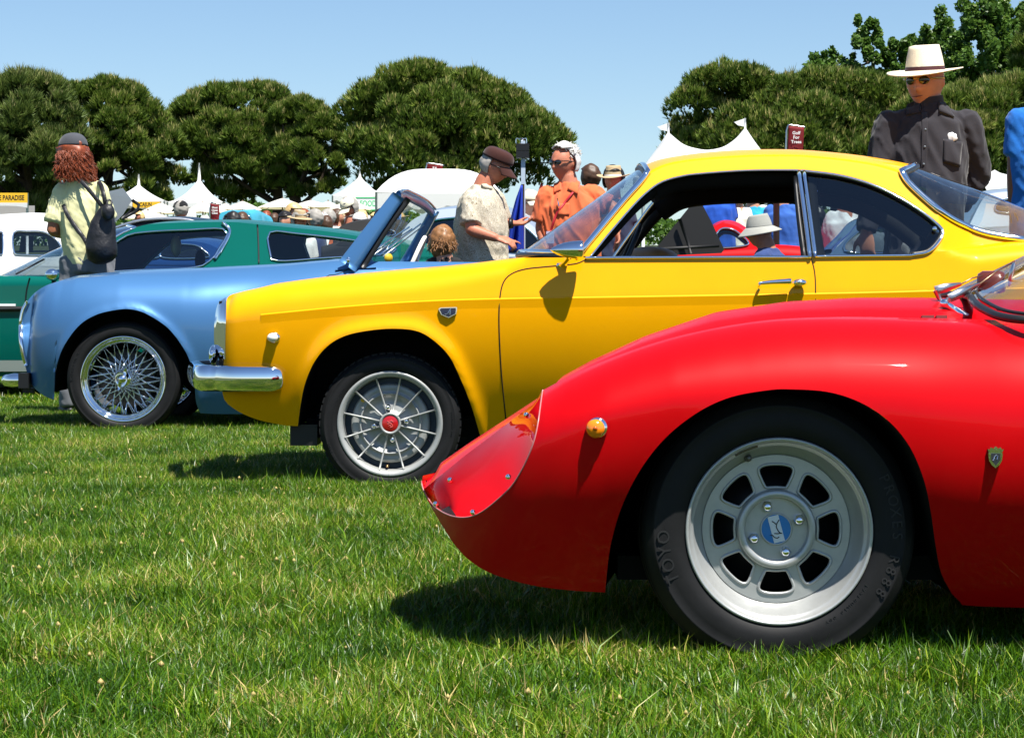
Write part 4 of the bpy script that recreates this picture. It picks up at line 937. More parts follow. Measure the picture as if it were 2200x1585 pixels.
# ------------------------------------------------------------------ pale blue roadster with wire wheels
M_BLU = mat('blue_paint', (.060, .172, .365), .36, .30, .55, .06, spec=.3)
B_ARCH = [(116, 859), (113, 842), (121, 789), (137, 744), (169, 700), (207, 676), (254, 665), (286, 665), (318, 676), (359, 703), (388, 738), (407, 773), (417, 814), (421, 862), (430, 887)]
def blu_D():
    d0 = 12.95; qx = lambda X: X / d0 * F + CX
    top = np.array([(44, .62), (50, .735), (62, .80), (80, .85), (105, .885), (150, .915), (250, .935), (400, .945), (560, .960), (700, .99), (760, 1.0), (1000, .995), (1300, .98), (1600, .93), (1750, .80)])
    cre = np.array([(44, .50), (100, .58), (250, .64), (450, .60), (760, .60), (1300, .62), (1750, .6)])
    A = np.array([((x - CX) / F * d0, CH + (HY - y) / F * d0) for x, y in spl(B_ARCH[2:-1], 50)])
    def D(X, Z):
        q = qx(X); zt = np.interp(q, top[:, 0], top[:, 1]); zc = np.interp(q, cre[:, 0], cre[:, 1])
        lo = np.maximum(zc - Z, 0); y = d0 + .5 * 1.1 * lo ** 2
        u = np.clip((Z - zc) / np.maximum(zt - zc, .03), 0, 1); a = np.interp(q, [44, 120, 400, 760, 1200], [.12, .26, .30, .16, .16])
        y = y + a * (1 - np.sqrt(np.maximum(1 - u ** 2.2, 0)))
        t = np.clip((230 - q) / 190, 0, .998); y = y + .34 * (1 - np.sqrt(1 - t ** 2.3))
        t = np.clip((q - 1500) / 260, 0, .998); y = y + .3 * (1 - np.sqrt(1 - t ** 2.3))
        b = np.clip((q - 380) / 200, 0, 1); y = y + .05 * b * b * (3 - 2 * b)
        P = np.stack([X.ravel(), Z.ravel()], 1); dd = np.full(len(P), 9.); m = (q.ravel() < 520) & (Z.ravel() < .85)
        if m.any(): dd[m] = np.sqrt(((P[m][:, None] - A[None]) ** 2).sum(2).min(1))
        return y - .014 * np.exp(-(dd.reshape(X.shape) / .03) ** 2)
    return D
BLU = Side(blu_D(), 13.74)
def build_blue():
    car = empty('roadster', (BLU.pt(700, 700)[0], 13.74, 0), 'pale blue open roadster with chrome wire wheels and bare windscreen frame', 'car')
    sa = [(43.5, 712, 44, 700), (46, 738, 46, 684), (51, 770, 51, 664), (58, 800, 60, 646), (70, 828, 76, 628), (92, 848, 100, 613), (116, 859, 128, 604)]
    tb = [(128, 604), (134, 603), (142, 601), (153, 599), (170, 597), (195, 594), (230, 591), (265, 588.5), (300, 586.5), (340, 585), (375, 584), (405, 583), (435, 582), (470, 580), (510, 578)]
    sb = [(*a, *b) for a, b in zip(B_ARCH, tb)]
    sc = [(430, 887, 510, 578), (470, 889, 600, 573), (560, 889, 690, 565), (700, 889, 745, 562), (1000, 889, 1000, 563), (1200, 889, 1180, 566), (1290, 861, 1220, 568)]
    A2 = [(x + 1165, y) for x, y in B_ARCH]; sd = [(*a, 1220 + i * 28, float(np.interp(1220 + i * 28, [1220, 1500, 1620], [568, 578, 600]))) for i, a in enumerate(A2)]
    se = [(1595, 887, 1612, 598), (1680, 860, 1690, 640), (1745, 760, 1745, 700)]
    P = []; tops = []
    for s, n in ((sa, 34), (sb, 74), (sc, 40), (sd, 36), (se, 14)):
        G = BLU.patch(s, n, 28); tops.append(G[:, -1]); v, f = G2(G); P += [(v, f), (BLU.mir(v), flip(f))]
    edge = np.vstack([tops[0], tops[1][1:], tops[2][1:16]]); k = 10; u = np.linspace(0, 1, k)
    out = np.array([np.stack([np.full(k, p[0]), p[1] + (BLU.yc - p[1]) * u, p[2] + .03 * np.interp(p[0], [edge[0, 0], edge[40, 0]], [0, 1]) * u * (2 - u)], 1) for p in edge]); v, f = G2(out); P += [(v, flip(f)), (BLU.mir(v), f)]
    e2 = np.vstack([tops[3], tops[4][1:]]); out = np.array([np.stack([np.full(k, p[0]), p[1] + (BLU.yc - p[1]) * u, p[2] + .02 * u * (2 - u)], 1) for p in e2]); v, f = G2(out); P += [(v, flip(f)), (BLU.mir(v), f)]
    weld(mesh('body', *join(P), M_BLU, car), .001)
    wheel_well(BLU, B_ARCH[1:], .42, car); wheel_well(BLU, A2[1:], .42, car)
    xa, xb = BLU.pt(430, 800)[0], BLU.pt(1700, 800)[0]
    mesh('floor_pan', *box(((xa + xb) / 2, BLU.yc, .26), (xb - xa, 1.15, .08)), M_INT, car, smooth=False)
    xa, xb = BLU.pt(735, 700)[0], BLU.pt(1240, 700)[0]; mesh('cockpit', *box(((xa + xb) / 2, BLU.yc, .72), (xb - xa, 1.15, .30)), mat('dark_leather', (.03, .028, .026), .6), car, smooth=False)
    for s in (-1, 1):
        mesh('seat_back', *ellipsoid((BLU.pt(1130, 700)[0], BLU.yc + s * .33, .82), (.09, .25, .17), 20, 12), mat('dark_leather', (.03, .028, .026), .6), car)
    # chrome nose bezel
    z = BLU.pts(spl([(60, 648), (50, 668), (45.5, 695), (45.5, 730), (51, 765), (57, 785)], 24), .006)
    for zz in (z, BLU.mir(z)): mesh('grille_bezel', *tube(zz, .014, 8, flat=(1, 1)), M_CHROME, car)
    # front bumper end with its dark overrider
    v, f = ellip_tube(np.array([W(64, 817, 13.25), W(50, 817, 13.24), W(30, 817, 13.25), W(17, 817, 13.3), W(13, 817, 13.74)]), [.03, .04, .042, .036, .036], [.02, .03, .03, .028, .028], (0, 0, 1), 14); b = mesh('bumper', v, f, M_CHROME, car)
    v, f = ellip_tube(np.array([W(13, 817, 13.74), W(17, 817, 14.18), W(30, 817, 14.23), W(60, 817, 14.24)]), [.036, .036, .042, .04], [.028, .028, .03, .03], (0, 0, 1), 14); mesh('bumper_return', v, f, M_CHROME, b)
    mesh('bumper_bracket', *box(W(54, 817, 13.22), (.06, .10, .088)), M_BLACK, b, smooth=False)
    mesh('tow_eye', *box(W(62, 838, 13.3), (.06, .06, .03)), M_BLACK, car, smooth=False)
    # windscreen frame
    a0, a1, b1, b0 = W(757, 569, 13.08), W(856, 420, 13.12), W(929, 459, 14.2), W(868, 566, 14.35)
    V, f = ellip_tube(spl([a0 + np.array([-.03, 0, -.01]), a0 * .5 + a1 * .5 + np.array([-.005, 0, .01]), a1], 16), np.linspace(.060, .040, 16), .020, (1, 0, .6), 12); fr = mesh('windscreen_frame', V, f, M_BLU, car)
    hd = spl([a1, W(868, 419, 13.3), W(890, 429, 13.65), W(914, 443, 13.98), b1], 20); mesh('frame_header', *ellip_tube(hd, .030, .018, (0, 0, 1), 10), M_BLU, fr)
    mesh('header_chrome', *tube(hd + np.array([.02, 0, .028]), .008, 6), M_CHROME, fr)
    mesh('frame_post', *ellip_tube(spl([b1, (b1 + b0) / 2 + np.array([.01, 0, .01]), b0], 10), .034, .02, (1, 0, .6), 10), M_BLU, fr)
    mesh('post_chrome', *tube(spl([b1, (b1 + b0) / 2 + np.array([.01, 0, .01]), b0], 10) + np.array([.036, 0, .012]), .009, 6), M_CHROME, fr)
    ch = spl([a0, (a0 + a1) / 2 + np.array([-.005, 0, .01]), a1], 14)
    mesh('pillar_gasket', *ellip_tube(ch + np.array([.058, .015, -.018]), .020, .012, (1, 0, .6), 8), M_GASKET, fr)
    t = np.linspace(0, 1, 14)[None, :, None]; lo = spl([a0, W(760, 568, 13.7), b0], 16); hi = spl([a1, W(890, 429, 13.65), b1], 16)
    mesh('windscreen', *G2(lo[:, None] * (1 - t) + hi[:, None] * t), M_GLASS, car)
    mesh('cowl', *G2(np.stack([lo + np.array([-.10, 0, -.03]), lo + np.array([.14, 0, -.015])], 1)), M_BLU, car)
    mesh('interior_mirror', *ellip_tube(np.array([W(853, 452, 13.4), W(855, 462, 13.4), W(855, 472, 13.4)]), [.010, .022, .018], [.01, .012, .01], (1, 0, 0), 10), M_CHROME, car)
    for (x0, y0, x1, y1, d) in ((783, 552, 880, 487, 13.9), (815, 548, 905, 480, 14.0)):
        w = mesh('wiper', *tube(np.array([W(x0, y0, d), W(x1, y1, d)]), .006, 6), M_CHROME, car)
        mesh('wiper_blade', *tube(np.array([W(x0 + 8, y0 + 3, d), W(x1 + 6, y1 + 4, d)]), .004, 6), M_STEEL, w)
    v, f = lathe([(.0001, 0), (.028, 0), (.028, .004), (.0001, .004)], 20); mesh('windscreen_sticker', place(v, W(835, 554, 13.72), rotz(.5)), f, mat('sticker_gold', (.75, .5, .03), .5), car)
    a = np.linspace(0, 2 * np.pi, 36, endpoint=False); rg = np.stack([0 * a, .2 * np.cos(a), .2 * np.sin(a)], 1) @ roty(.4).T + W(885, 576, 13.42)
    sw = mesh('steering_wheel', *tube(rg, .013, 8, True), mat('ivory', (.75, .72, .66), .35), car)
    for k in range(3):
        aa = 2 * math.pi * k / 3 + .5; mesh('wheel_spoke', *tube(np.array([W(885, 576, 13.42) + np.array([.02, 0, 0]), np.array([0, .2 * math.cos(aa), .2 * math.sin(aa)]) @ roty(.4).T + W(885, 576, 13.42)]), .006, 6), M_STEEL, sw)
    mesh('ignition_lamp', *ellipsoid(W(748, 559, 13.05), (.012, .01, .018), 10, 8), M_CHROME, car)
    # seam behind the front wing
    mesh('shut_line', *tube(BLU.pts(spl([(758, 571), (742, 582), (722, 590), (700, 596), (690, 640), (690, 886)], 40), -.002), .004, 6), mat('shut_line_blue', (.03, .05, .09), .8), car)
    return car
def wire_wheel(parent, c):
    R_, r_ = .334, .250
    w = mesh('wheel', *lathe([(.235, .14), (.247, .02), (.2515, .002), (.2505, -.006), (.245, -.008), (.238, -.004), (.233, .006), (.222, .014), (.213, .020), (.208, .034), (.206, .085), (.2265, .10), (.236, .135)], 80), M_CHROME, parent, world=False)
    w.location = Vector(c) - parent.location
    child('tyre', lathe(tyre_profile(R_, r_, .165, .014), 100), M_RUBBER, w)
    child('brake_drum', lathe([(.0001, .105), (.08, .10), (.165, .105), (.172, .112), (.172, .14)], 40), mat('drum_grey', (.06, .06, .058), .5, .5), w)
    child('hub', lathe([(.060, .085), (.058, .06), (.047, .035), (.044, .005), (.046, -.004), (.038, -.012)], 32), M_CHROME, w)
    sp = child('spinner', lathe([(.0001, -.052), (.014, -.050), (.024, -.040), (.030, -.024), (.046, -.014), (.050, -.008), (.048, .0)], 32), M_CHROME, w)
    for s in (-1, 1):
        child('spinner_ear', ellip_tube(np.array([(s * .02, -.03, 0), (s * .04, -.038, s * .012), (s * .062, -.034, s * .022)]) @ roty(-.9).T, [.014, .013, .006], [.008, .007, .004], (0, 0, 1), 10), M_CHROME, w)
    inner = outer = None
    n = 24
    def spoke(r0, y0, r1, y1, tw, rad=.0028):
        a = np.array([r0 * math.cos(tw), y0, r0 * math.sin(tw)]); b = np.array([r1, y1, 0]); return tube(np.array([a, b]), rad, 5)
    k_ = 0
    for (r0, y0, r1, y1, tw, sh) in ((.046, .012, .212, .075, .95, 0), (.046, .012, .212, .075, -.95, .13), (.058, .07, .2115, .035, .75, .065), (.058, .07, .2115, .035, -.75, .195)):
        base = None
        for k in range(20):
            m = 20
            if base is None: base = child('spoke', spoke(r0, y0, r1, y1, tw), M_CHROME, w); o = base
            else: o = base.copy(); COL.objects.link(o); o.parent = w
            o.rotation_euler = (0, 2 * math.pi * (k + sh) / m, 0)
    for k in range(16):
        a = 2 * math.pi * k / 16; child('spoke_nipple', ellipsoid((.210 * math.cos(a), .05 - .02 * (k % 2), .210 * math.sin(a)), (.006, .006, .006), 8, 6), M_CHROME, w)
    child('lettering', arc_text('MICHELIN X', .298, 165, .022, -.0142, step=.0175 / .298), M_RUBTXT, w, False)
    return w
bc_ = build_blue()
bw = wire_wheel(bc_, (W(265, 815, 13.0)[0], 13.0, .318))
bw2 = copy_tree(bw, bc_); bw2.location.x += 3.1 * 1.0
for o_ in (bw, bw2):
    c_ = copy_tree(o_, bc_); c_.rotation_euler = (0, 0, math.pi); c_.location.y = -o_.location.y
# ------------------------------------------------------------------ the other show cars
def ring(P, n=60): return spl(P, n, True)
def gh_D(d0, zb, k=.42, lo=.55, zc=.62):
    return lambda X, Z: d0 + k * np.maximum(Z - zb, 0) + .5 * lo * np.maximum(zc - Z, 0) ** 2
def loft_top(side, rail, cen, pw=2.4, k=8):
    u = np.linspace(-1, 1, 2 * k + 1); w = (1 - np.abs(u) ** pw)[None, :, None]; far = side.mir(rail); cen = cen.copy(); cen[:, 0] += side.k * (side.yc - rail[:, 1]); G = np.where((u < 0)[None, :, None], rail[:, None, :], far[:, None, :]) * (1 - w) + cen[:, None, :] * w
    G[..., 1] = side.yc + (rail[:, 1] - side.yc)[:, None] * (-u[None, :]); return G
def panel(side, outer, holes, thick, off=0.):
    """flank panel with real window openings, curved to the side's height field; near and far"""
    v, f = poly_panel(outer, holes, thick)
    P = side.pts(v[:, [0, 2]], off); P[:, 1] += (v[:, 1] + thick / 2) * 1.0
    return P, f
def car(name, label, d0, width, paintm, top, roof, holes, base_z=.2, zb=None, glass=None, k=.42, crown=.05, interior=M_INT, wheels=(), wr=.31, rails=(0, -1)):
    """top: belt line px (left to right); roof: greenhouse outline px from the front foot of the screen over the roof to the tail; holes: window outlines"""
    yc = d0 + width / 2; zb = zb if zb is not None else CH + (HY - np.mean([p[1] for p in top])) / F * d0; S = Side(gh_D(d0, zb, k), yc, .10); gz = float(GZ(yc))
    t = empty(name, (S.pt(np.mean([p[0] for p in top]), top[0][1])[0], yc, gz), label, 'car')
    q = F / d0; yb = HY - (gz + base_z - CH) * q
    tp = spl(top, 40); seg = np.hstack([np.stack([tp[:, 0], np.full(40, yb)], 1), tp]); G = S.patch(seg, 60, 12); v, f = G2(G); P = [(v, f), (S.mir(v), flip(f))]
    for e in (G[0], G[-1]): v, f = G2(np.stack([e, S.mir(e)], 1)); P.append((v, f))
    edge = G[:, -1]; D_ = np.array([np.stack([p[0] + S.k * (np.linspace(p[1], 2 * yc - p[1], 9) - p[1]), np.linspace(p[1], 2 * yc - p[1], 9), p[2] + .03 * (1 - np.linspace(-1, 1, 9) ** 2)], 1) for p in edge]); v, f = G2(D_); P.append((v, f))
    weld(mesh('body', *join(P), paintm, t), .001)
    if roof:
        rp = spl(roof, 50); outer = list(map(tuple, rp)) + [(roof[-1][0], np.interp(roof[-1][0], [p[0] for p in top], [p[1] for p in top]) + 4)] + [(roof[0][0], np.interp(roof[0][0], [p[0] for p in top], [p[1] for p in top]) + 4)]
        hs = [list(map(tuple, ring(h, 40))) for h in holes]
        for mr in (False, True):
            v, f = panel(S, outer, hs, .03); v = S.mir(v) if mr else v; mesh('cabin_side', v, f, paintm, t, smooth=False)
            for h in holes:
                R_ = ring(h, 40); c = R_.mean(0); t_ = np.linspace(0, 1, 3)[None, :, None]; GG = R_[:, None] * (1 - t_) + c[None, None] * t_; V = S.pts(GG.reshape(-1, 2), -.012); V = S.mir(V) if mr else V; w_ = mesh('window', V, grid_faces(40, 3, True), glass or M_GLASSD, t)
                p = S.pts(R_, .006); mesh('window_trim', *tube(S.mir(p) if mr else p, .008, 6, True), M_CHROME, w_)
        rail = S.pts(rp, .0); cen = rail.copy(); cen[:, 1] = yc; cen[:, 2] += crown; mesh('roof', *G2(loft_top(S, rail, cen)), paintm, t)
        li = loft_top(S, rail, cen); li[..., 2] -= .03; li[..., 1] = yc + (li[..., 1] - yc) * .96; mesh('headlining', *G2(li), interior, t)
    for wx in wheels:
        w = mesh('wheel', *lathe([(.001, .02), (.10, .015), (.17, .03), (.19, 0), (.20, .03)], 32), M_SILVER, t, world=False); w.location = Vector(((wx - CX) / F * d0, d0 - .01, gz + wr)) - t.location
        child('tyre', lathe(tyre_profile(wr + .01, .2, .17), 48), M_RUBBER, w)
    return t, S
M_TEAL = paint('teal_paint', (.0, .098, .078), .35); M_WHT = paint('white_paint', (.78, .77, .74), .4); M_BLKP = paint('black_paint', (.008, .008, .010), .3); M_NAVY = paint('navy_paint', (.010, .045, .17), .35); M_SLV = mat('silver_paint', (.50, .56, .62), .3, .5, .6); M_TURQ = paint('turquoise_paint', (.06, .36, .48), .4); M_STEELB = mat('steel_blue_paint', (.10, .17, .28), .3, .4, .8)
# teal coupe
tc_, S = car('coupe', 'long teal coupe with dark roof behind the blue roadster', 17.3, 1.7, M_TEAL, [(-420, 612), (-200, 600), (0, 596), (131, 595), (250, 588), (383, 583), (473, 575), (553, 566), (700, 556), (860, 552), (985, 552)], [(118, 597), (150, 575), (205, 538), (258, 503), (297, 487), (345, 480), (484, 477), (553, 482), (691, 496), (760, 506), (880, 527), (985, 550)],
    [[(188, 566), (262, 512), (300, 500), (400, 494), (486, 494), (470, 535), (455, 556), (420, 574), (300, 580), (190, 584)], [(580, 499), (640, 502), (760, 516), (850, 535), (820, 546), (700, 554), (594, 560), (580, 540)]], .19, 1.02, M_GLASS, .42, .04, wheels=(-220, 800))
wsn = S.pts(spl([(118, 597), (150, 575), (205, 538), (258, 503), (290, 489)], 16)); wsc = np.array([W(x, y, S.yc) for x, y in spl([(8, 592), (60, 566), (131, 533), (215, 503), (280, 486)], 16)])
u_ = np.linspace(-1, 1, 21); w_ = (1 - np.abs(u_) ** 2)[None, :, None]; Gw = np.where((u_ < 0)[None, :, None], wsn[:, None], S.mir(wsn)[:, None]) * (1 - w_) + wsc[:, None] * w_; Gw[..., 1] = S.yc + (wsn[:, 1] - S.yc)[:, None] * (-u_[None])
mesh('windscreen', *G2(Gw), M_GLASSD, tc_); mesh('screen_trim', *tube(np.vstack([Gw[:, 0], Gw[-1, 1:10]]), .014, 6), M_CHROME, tc_)
p = S.pts(spl([(478, 478), (494, 496), (480, 530), (462, 556)], 16), .01); mesh('pillar_chrome', *tube(p, .013, 8), M_CHROME, tc_)
mesh('pillar_seam', *tube(S.pts(spl([(553, 483), (555, 520), (556, 566)], 12), .002), .006, 6), M_BLACK, tc_)
mesh('side_strip', *tube(S.pts(spl([(-420, 668), (0, 664), (200, 661)], 12), .008), .020, 8), M_BLACK, tc_)
mesh('sill_strip', *box(S.pt(20, 786, .01) + np.array([0, 0, 0]), (2.2, .03, .085)), mat('sill_silver', (.5, .5, .46), .3, .9), tc_, smooth=False)
mesh('badge_strip', *box(S.pt(10, 655, .01), (.17, .01, .018)), mat('white_badge', (.8, .8, .8), .4), tc_, smooth=False)
mesh('shut_line', *tube(S.pts(spl([(64, 597), (57, 625), (55, 660), (56, 760)], 14), .002), .006, 6), M_BLACK, tc_)
v, f = ellipsoid(S.pt(112, 590, .10), (.055, .05, .045), 18, 10); mm_ = mesh('mirror', v, f, M_CHROME, tc_); mesh('mirror_foot', *tube(np.array([S.pt(114, 594, .10), S.pt(116, 606, .0)]), .018, 8), M_BLACK, mm_)
a_, b_ = S.pt(15, 588, .02), S.pt(75, 560, .02); mesh('wiper', *tube(np.array([a_ + np.array([0, .3, 0]), b_ + np.array([0, .35, .02])]), .008, 6), M_BLACK, tc_)
lv = mesh('louvre_panel', *G2(np.array([[W(893, 541, 18.3), W(893, 556, 18.3)], [W(984, 550, 18.3), W(980, 562, 18.3)]])), M_BLACK, tc_, smooth=False)
for k in range(6): x = 900 + k * 14; mesh('louvre', *tube(np.array([W(x, 540 + k * 1.5, 18.25), W(x + 4, 556 + k, 18.25)]), .006, 5), mat('louvre_dark', (.03, .04, .05), .4), lv)
mesh('tail_rim', *tube(np.array([W(880, 535, 18.28), W(984, 548, 18.28), W(980, 562, 18.28)]), .014, 6), M_TEAL, tc_)
for k, (x, y, m_) in enumerate(((378, 528, mat('cream_leather', (.62, .56, .36), .6)), (430, 560, M_INT))): mesh('headrest', *ellipsoid(W(x, y, 18.0 + .2 * k), (.04, .12, .09), 14, 10), m_, tc_)
car('sedan', 'white sedan with rounded roof behind the pale yellow tee', 21.5, 1.6, M_WHT, [(-260, 575), (-100, 560), (0, 556), (100, 558), (200, 575), (260, 600)], [(-160, 560), (-120, 500), (-60, 472), (0, 465), (60, 464), (110, 472), (140, 495), (165, 530), (180, 572)], [[(30, 500), (60, 497), (95, 499), (122, 516), (134, 540), (120, 547), (40, 547), (30, 538)], [(-70, 500), (0, 498), (6, 510), (6, 540), (0, 547), (-70, 547)]], .22, None, M_GLASSD, .3, wheels=(-150, 170))
bk_, S = car('sedan', 'black car with chrome edged roof and raised silver lid', 24.0, 1.6, M_BLKP, [(180, 560), (300, 545), (420, 540), (520, 552)], [(215, 548), (245, 492), (290, 477), (340, 471), (400, 473), (440, 484), (480, 540)], [[(262, 500), (300, 488), (380, 484), (400, 500), (395, 530), (270, 535)]], .2, None, M_GLASSD, .35, wheels=(240, 450))
mesh('roof_chrome', *tube(S.pts(spl([(240, 492), (290, 476), (340, 470), (400, 472), (440, 483)], 20), .02), .018, 6), M_STEEL, bk_)
v, f = poly_panel([(232, 412), (264, 404), (284, 430), (264, 462), (245, 480), (234, 476)], (), .6); P = np.array([W(q[0], q[2], 24.3 + q[1] * .1 + (q[0] - 232) * .012) for q in v]); mesh('raised_lid', P, f, mat('lid_silver', (.36, .38, .40), .35, .6), bk_, smooth=False)
for q in ([(284, 430), (298, 440), (296, 452), (262, 470)], [(288, 446), (275, 460), (262, 470)]): mesh('lid_strut', *tube(np.array([W(x, y, 24.3) for x, y in q]), .02, 6), M_BLACK, bk_)
car('coupe', 'navy coupe seen through the teal coupe windows', 20.0, 1.6, M_NAVY, [(120, 580), (200, 566), (300, 556), (400, 556), (520, 572)], [(225, 562), (290, 528), (330, 520), (420, 519), (470, 535), (500, 568)], [[(272, 552), (300, 531), (335, 527), (340, 553)], [(350, 553), (350, 527), (415, 526), (440, 540), (445, 553)]], .2, None, M_GLASSD, .3)
car('pickup', 'small turquoise pickup cab near the dark maroon banner', 34.0, 1.6, M_TURQ, [(455, 500), (480, 484), (545, 482), (580, 500)], [(470, 486), (474, 458), (500, 455), (535, 456), (545, 484)], [[(483, 463), (505, 461), (532, 463), (538, 478), (483, 479)]], .4, None, M_GLASSD, .15)
car('convertible', 'black soft top convertible in front of the bearded man', 24.8, 1.6, mat('black_canvas', (.018, .018, .019), .85), [(690, 530), (760, 512), (850, 512), (900, 530)], [(715, 518), (730, 488), (760, 477), (800, 474), (850, 480), (880, 512)], [[(770, 500), (800, 492), (840, 494), (845, 505), (772, 508)]], .3, None, M_GLASSD, .25)
car('sedan', 'low white car beyond the teal coupe roof', 29.0, 1.6, M_WHT, [(560, 530), (640, 490), (700, 487), (735, 495), (760, 520)], None, [], .3)
sc_, S = car('coupe', 'pale silver coupe with rounded roof behind the two talking men', 18.1, 1.6, M_SLV, [(760, 560), (840, 545), (950, 540), (1100, 542), (1200, 552), (1260, 580)], [(850, 548), (870, 490), (905, 462), (950, 450), (1010, 447), (1070, 451), (1110, 464), (1150, 490), (1185, 528), (1200, 552)], [[(1080, 536), (1078, 478), (1108, 476), (1138, 496), (1165, 525), (1170, 538)], [(905, 536), (912, 490), (950, 470), (1060, 472), (1062, 536)]], .2, None, M_GLASSD, .35, wheels=(850, 1180))
rd_, S = car('coupe', 'small red car with black bonnet raised seen through yellow coupe', 18.6, 1.6, M_RED, [(1330, 580), (1400, 556), (1500, 538), (1620, 530), (1700, 530), (1790, 545), (1830, 580)], [(1505, 540), (1522, 500), (1540, 483), (1565, 481), (1592, 492), (1612, 512), (1628, 532)], [[(1532, 530), (1545, 495), (1568, 491), (1590, 503), (1606, 526)]], .2, None, M_GLASS, .35)
v, f = poly_panel([(1392, 556), (1420, 520), (1497, 425), (1503, 428), (1530, 480), (1556, 536), (1550, 544), (1440, 549)], (), .5); P = np.array([W(q[0], q[2], 17.9 + q[1] * .06) for q in v]); rl = mesh('raised_bonnet', P, f, mat('underside_black', (.012, .012, .012), .6), rd_, smooth=False)
for q in ([(1460, 470), (1478, 520), (1484, 545)], [(1420, 535), (1545, 528)]): mesh('bonnet_rib', *tube(np.array([W(x, y, 17.84) for x, y in q]), .014, 6), mat('underside_black', (.012, .012, .012), .6), rl)
car('coupe', 'steel blue car with sloping screen behind the rear quarter window', 14.6, 1.6, M_STEELB, [(1720, 590), (1790, 548), (1900, 545), (2050, 545), (2180, 560)], [(1784, 546), (1820, 510), (1858, 475), (1950, 462), (2030, 470), (2080, 500), (2130, 548)], [[(1815, 538), (1862, 488), (1940, 478), (1945, 538)], [(1960, 538), (1958, 478), (2020, 482), (2060, 505), (2085, 538)]], .2, None, M_GLASSD, .35, wheels=(1800, 2100))
car('coupe', 'light silver blue car beside the bright blue tee', 16.5, 1.6, M_SLV, [(2040, 530), (2120, 470), (2250, 462), (2400, 470), (2460, 520)], [(2080, 490), (2112, 428), (2135, 415), (2200, 411), (2300, 415), (2360, 440), (2400, 470)], [[(2145, 455), (2160, 428), (2260, 424), (2265, 456)]], .2, None, M_GLASSD, .35)
# ------------------------------------------------------------------ people
def skin(name, c): return mat(name, c, .5, spec=.35, subsurf=.25, noise=(30, .9, 1.08))
M_SKIN = skin('skin_tanned', (.40, .17, .095)); M_SKIN2 = skin('skin_ruddy', (.46, .17, .10)); M_SKIN3 = skin('skin_fair', (.52, .26, .17)); M_SKIN4 = skin('skin_brown', (.20, .085, .045))
M_LENS = mat('dark_lens', (.006, .006, .007), .06, coat=1)
def cloth(name, c, **k):
    k.setdefault('noise', (7, .88, 1.08)); k.setdefault('bump', (90, .25, .003)); return mat(name, c, .85, spec=.2, sheen=.15, **k)
def nrm(v): v = np.asarray(v, float); return v / max(np.linalg.norm(v), 1e-9)
class Frame:
    """head frame: f forward, r to the person's own left seen from the front side, u up"""
    def __init__(s, c, H, yaw, pitch=0., roll=0.):
        s.c = np.asarray(c, float); s.H = H; f0 = np.array([-math.sin(yaw), -math.cos(yaw), 0]); s.r = np.array([math.cos(yaw), -math.sin(yaw), 0])
        s.f = f0 * math.cos(pitch) + np.array([0, 0, -math.sin(pitch)]); s.u = np.cross(s.r, s.f) * -1
        if s.u[2] < 0: s.u = -s.u
        if roll: r, u = s.r, s.u; s.r = r * math.cos(roll) + u * math.sin(roll); s.u = u * math.cos(roll) - r * math.sin(roll)
    def __call__(s, V):
        V = np.asarray(V, float) * s.H; return s.c + V[..., :1] * s.r + V[..., 1:2] * s.f + V[..., 2:] * s.u
def head_shape(k=1., nu=56, nv=44, face=True):
    th = np.linspace(0.02, np.pi - .02, nv); ph = np.linspace(0, 2 * np.pi, nu, endpoint=False); T, Pp = np.meshgrid(th, ph, indexing='ij')
    x, y, z = (np.sin(T) * np.cos(Pp)).ravel(), (np.sin(T) * np.sin(Pp)).ravel(), np.cos(T).ravel(); V = np.stack([x * .335, y * .415, z * .5], 1); lo = np.clip(-z, 0, 1)
    V[:, 0] *= 1 - .30 * lo ** 1.4; V[:, 1] = np.where(y < 0, V[:, 1] * (1 - .50 * lo), V[:, 1] * (1 - .10 * lo)); V[:, 1] += .035 * lo ** 2
    V[:, 1] -= .03 * np.clip(z, 0, 1) ** 2
    if face:
        fr = np.clip(y, 0, 1) ** 2; X, Z = V[:, 0], V[:, 2]; g = lambda cx, cz, sx, sz: np.exp(-((X - cx) / sx) ** 2 - ((Z - cz) / sz) ** 2)
        V[:, 1] += fr * (.105 * g(0, -.135, .045, .055) + .055 * g(0, -.05, .035, .09) + .03 * g(0, .075, .2, .04) - .045 * (g(.125, .02, .075, .05) + g(-.125, .02, .075, .05)) + .03 * (g(.16, -.10, .08, .07) + g(-.16, -.10, .08, .07)) + .028 * g(0, -.265, .09, .03) - .02 * g(0, -.235, .09, .012) - .012 * g(0, -.325, .08, .02) + .05 * g(0, -.41, .09, .06))
    return V * k, grid_faces(nv, nu, False, True)
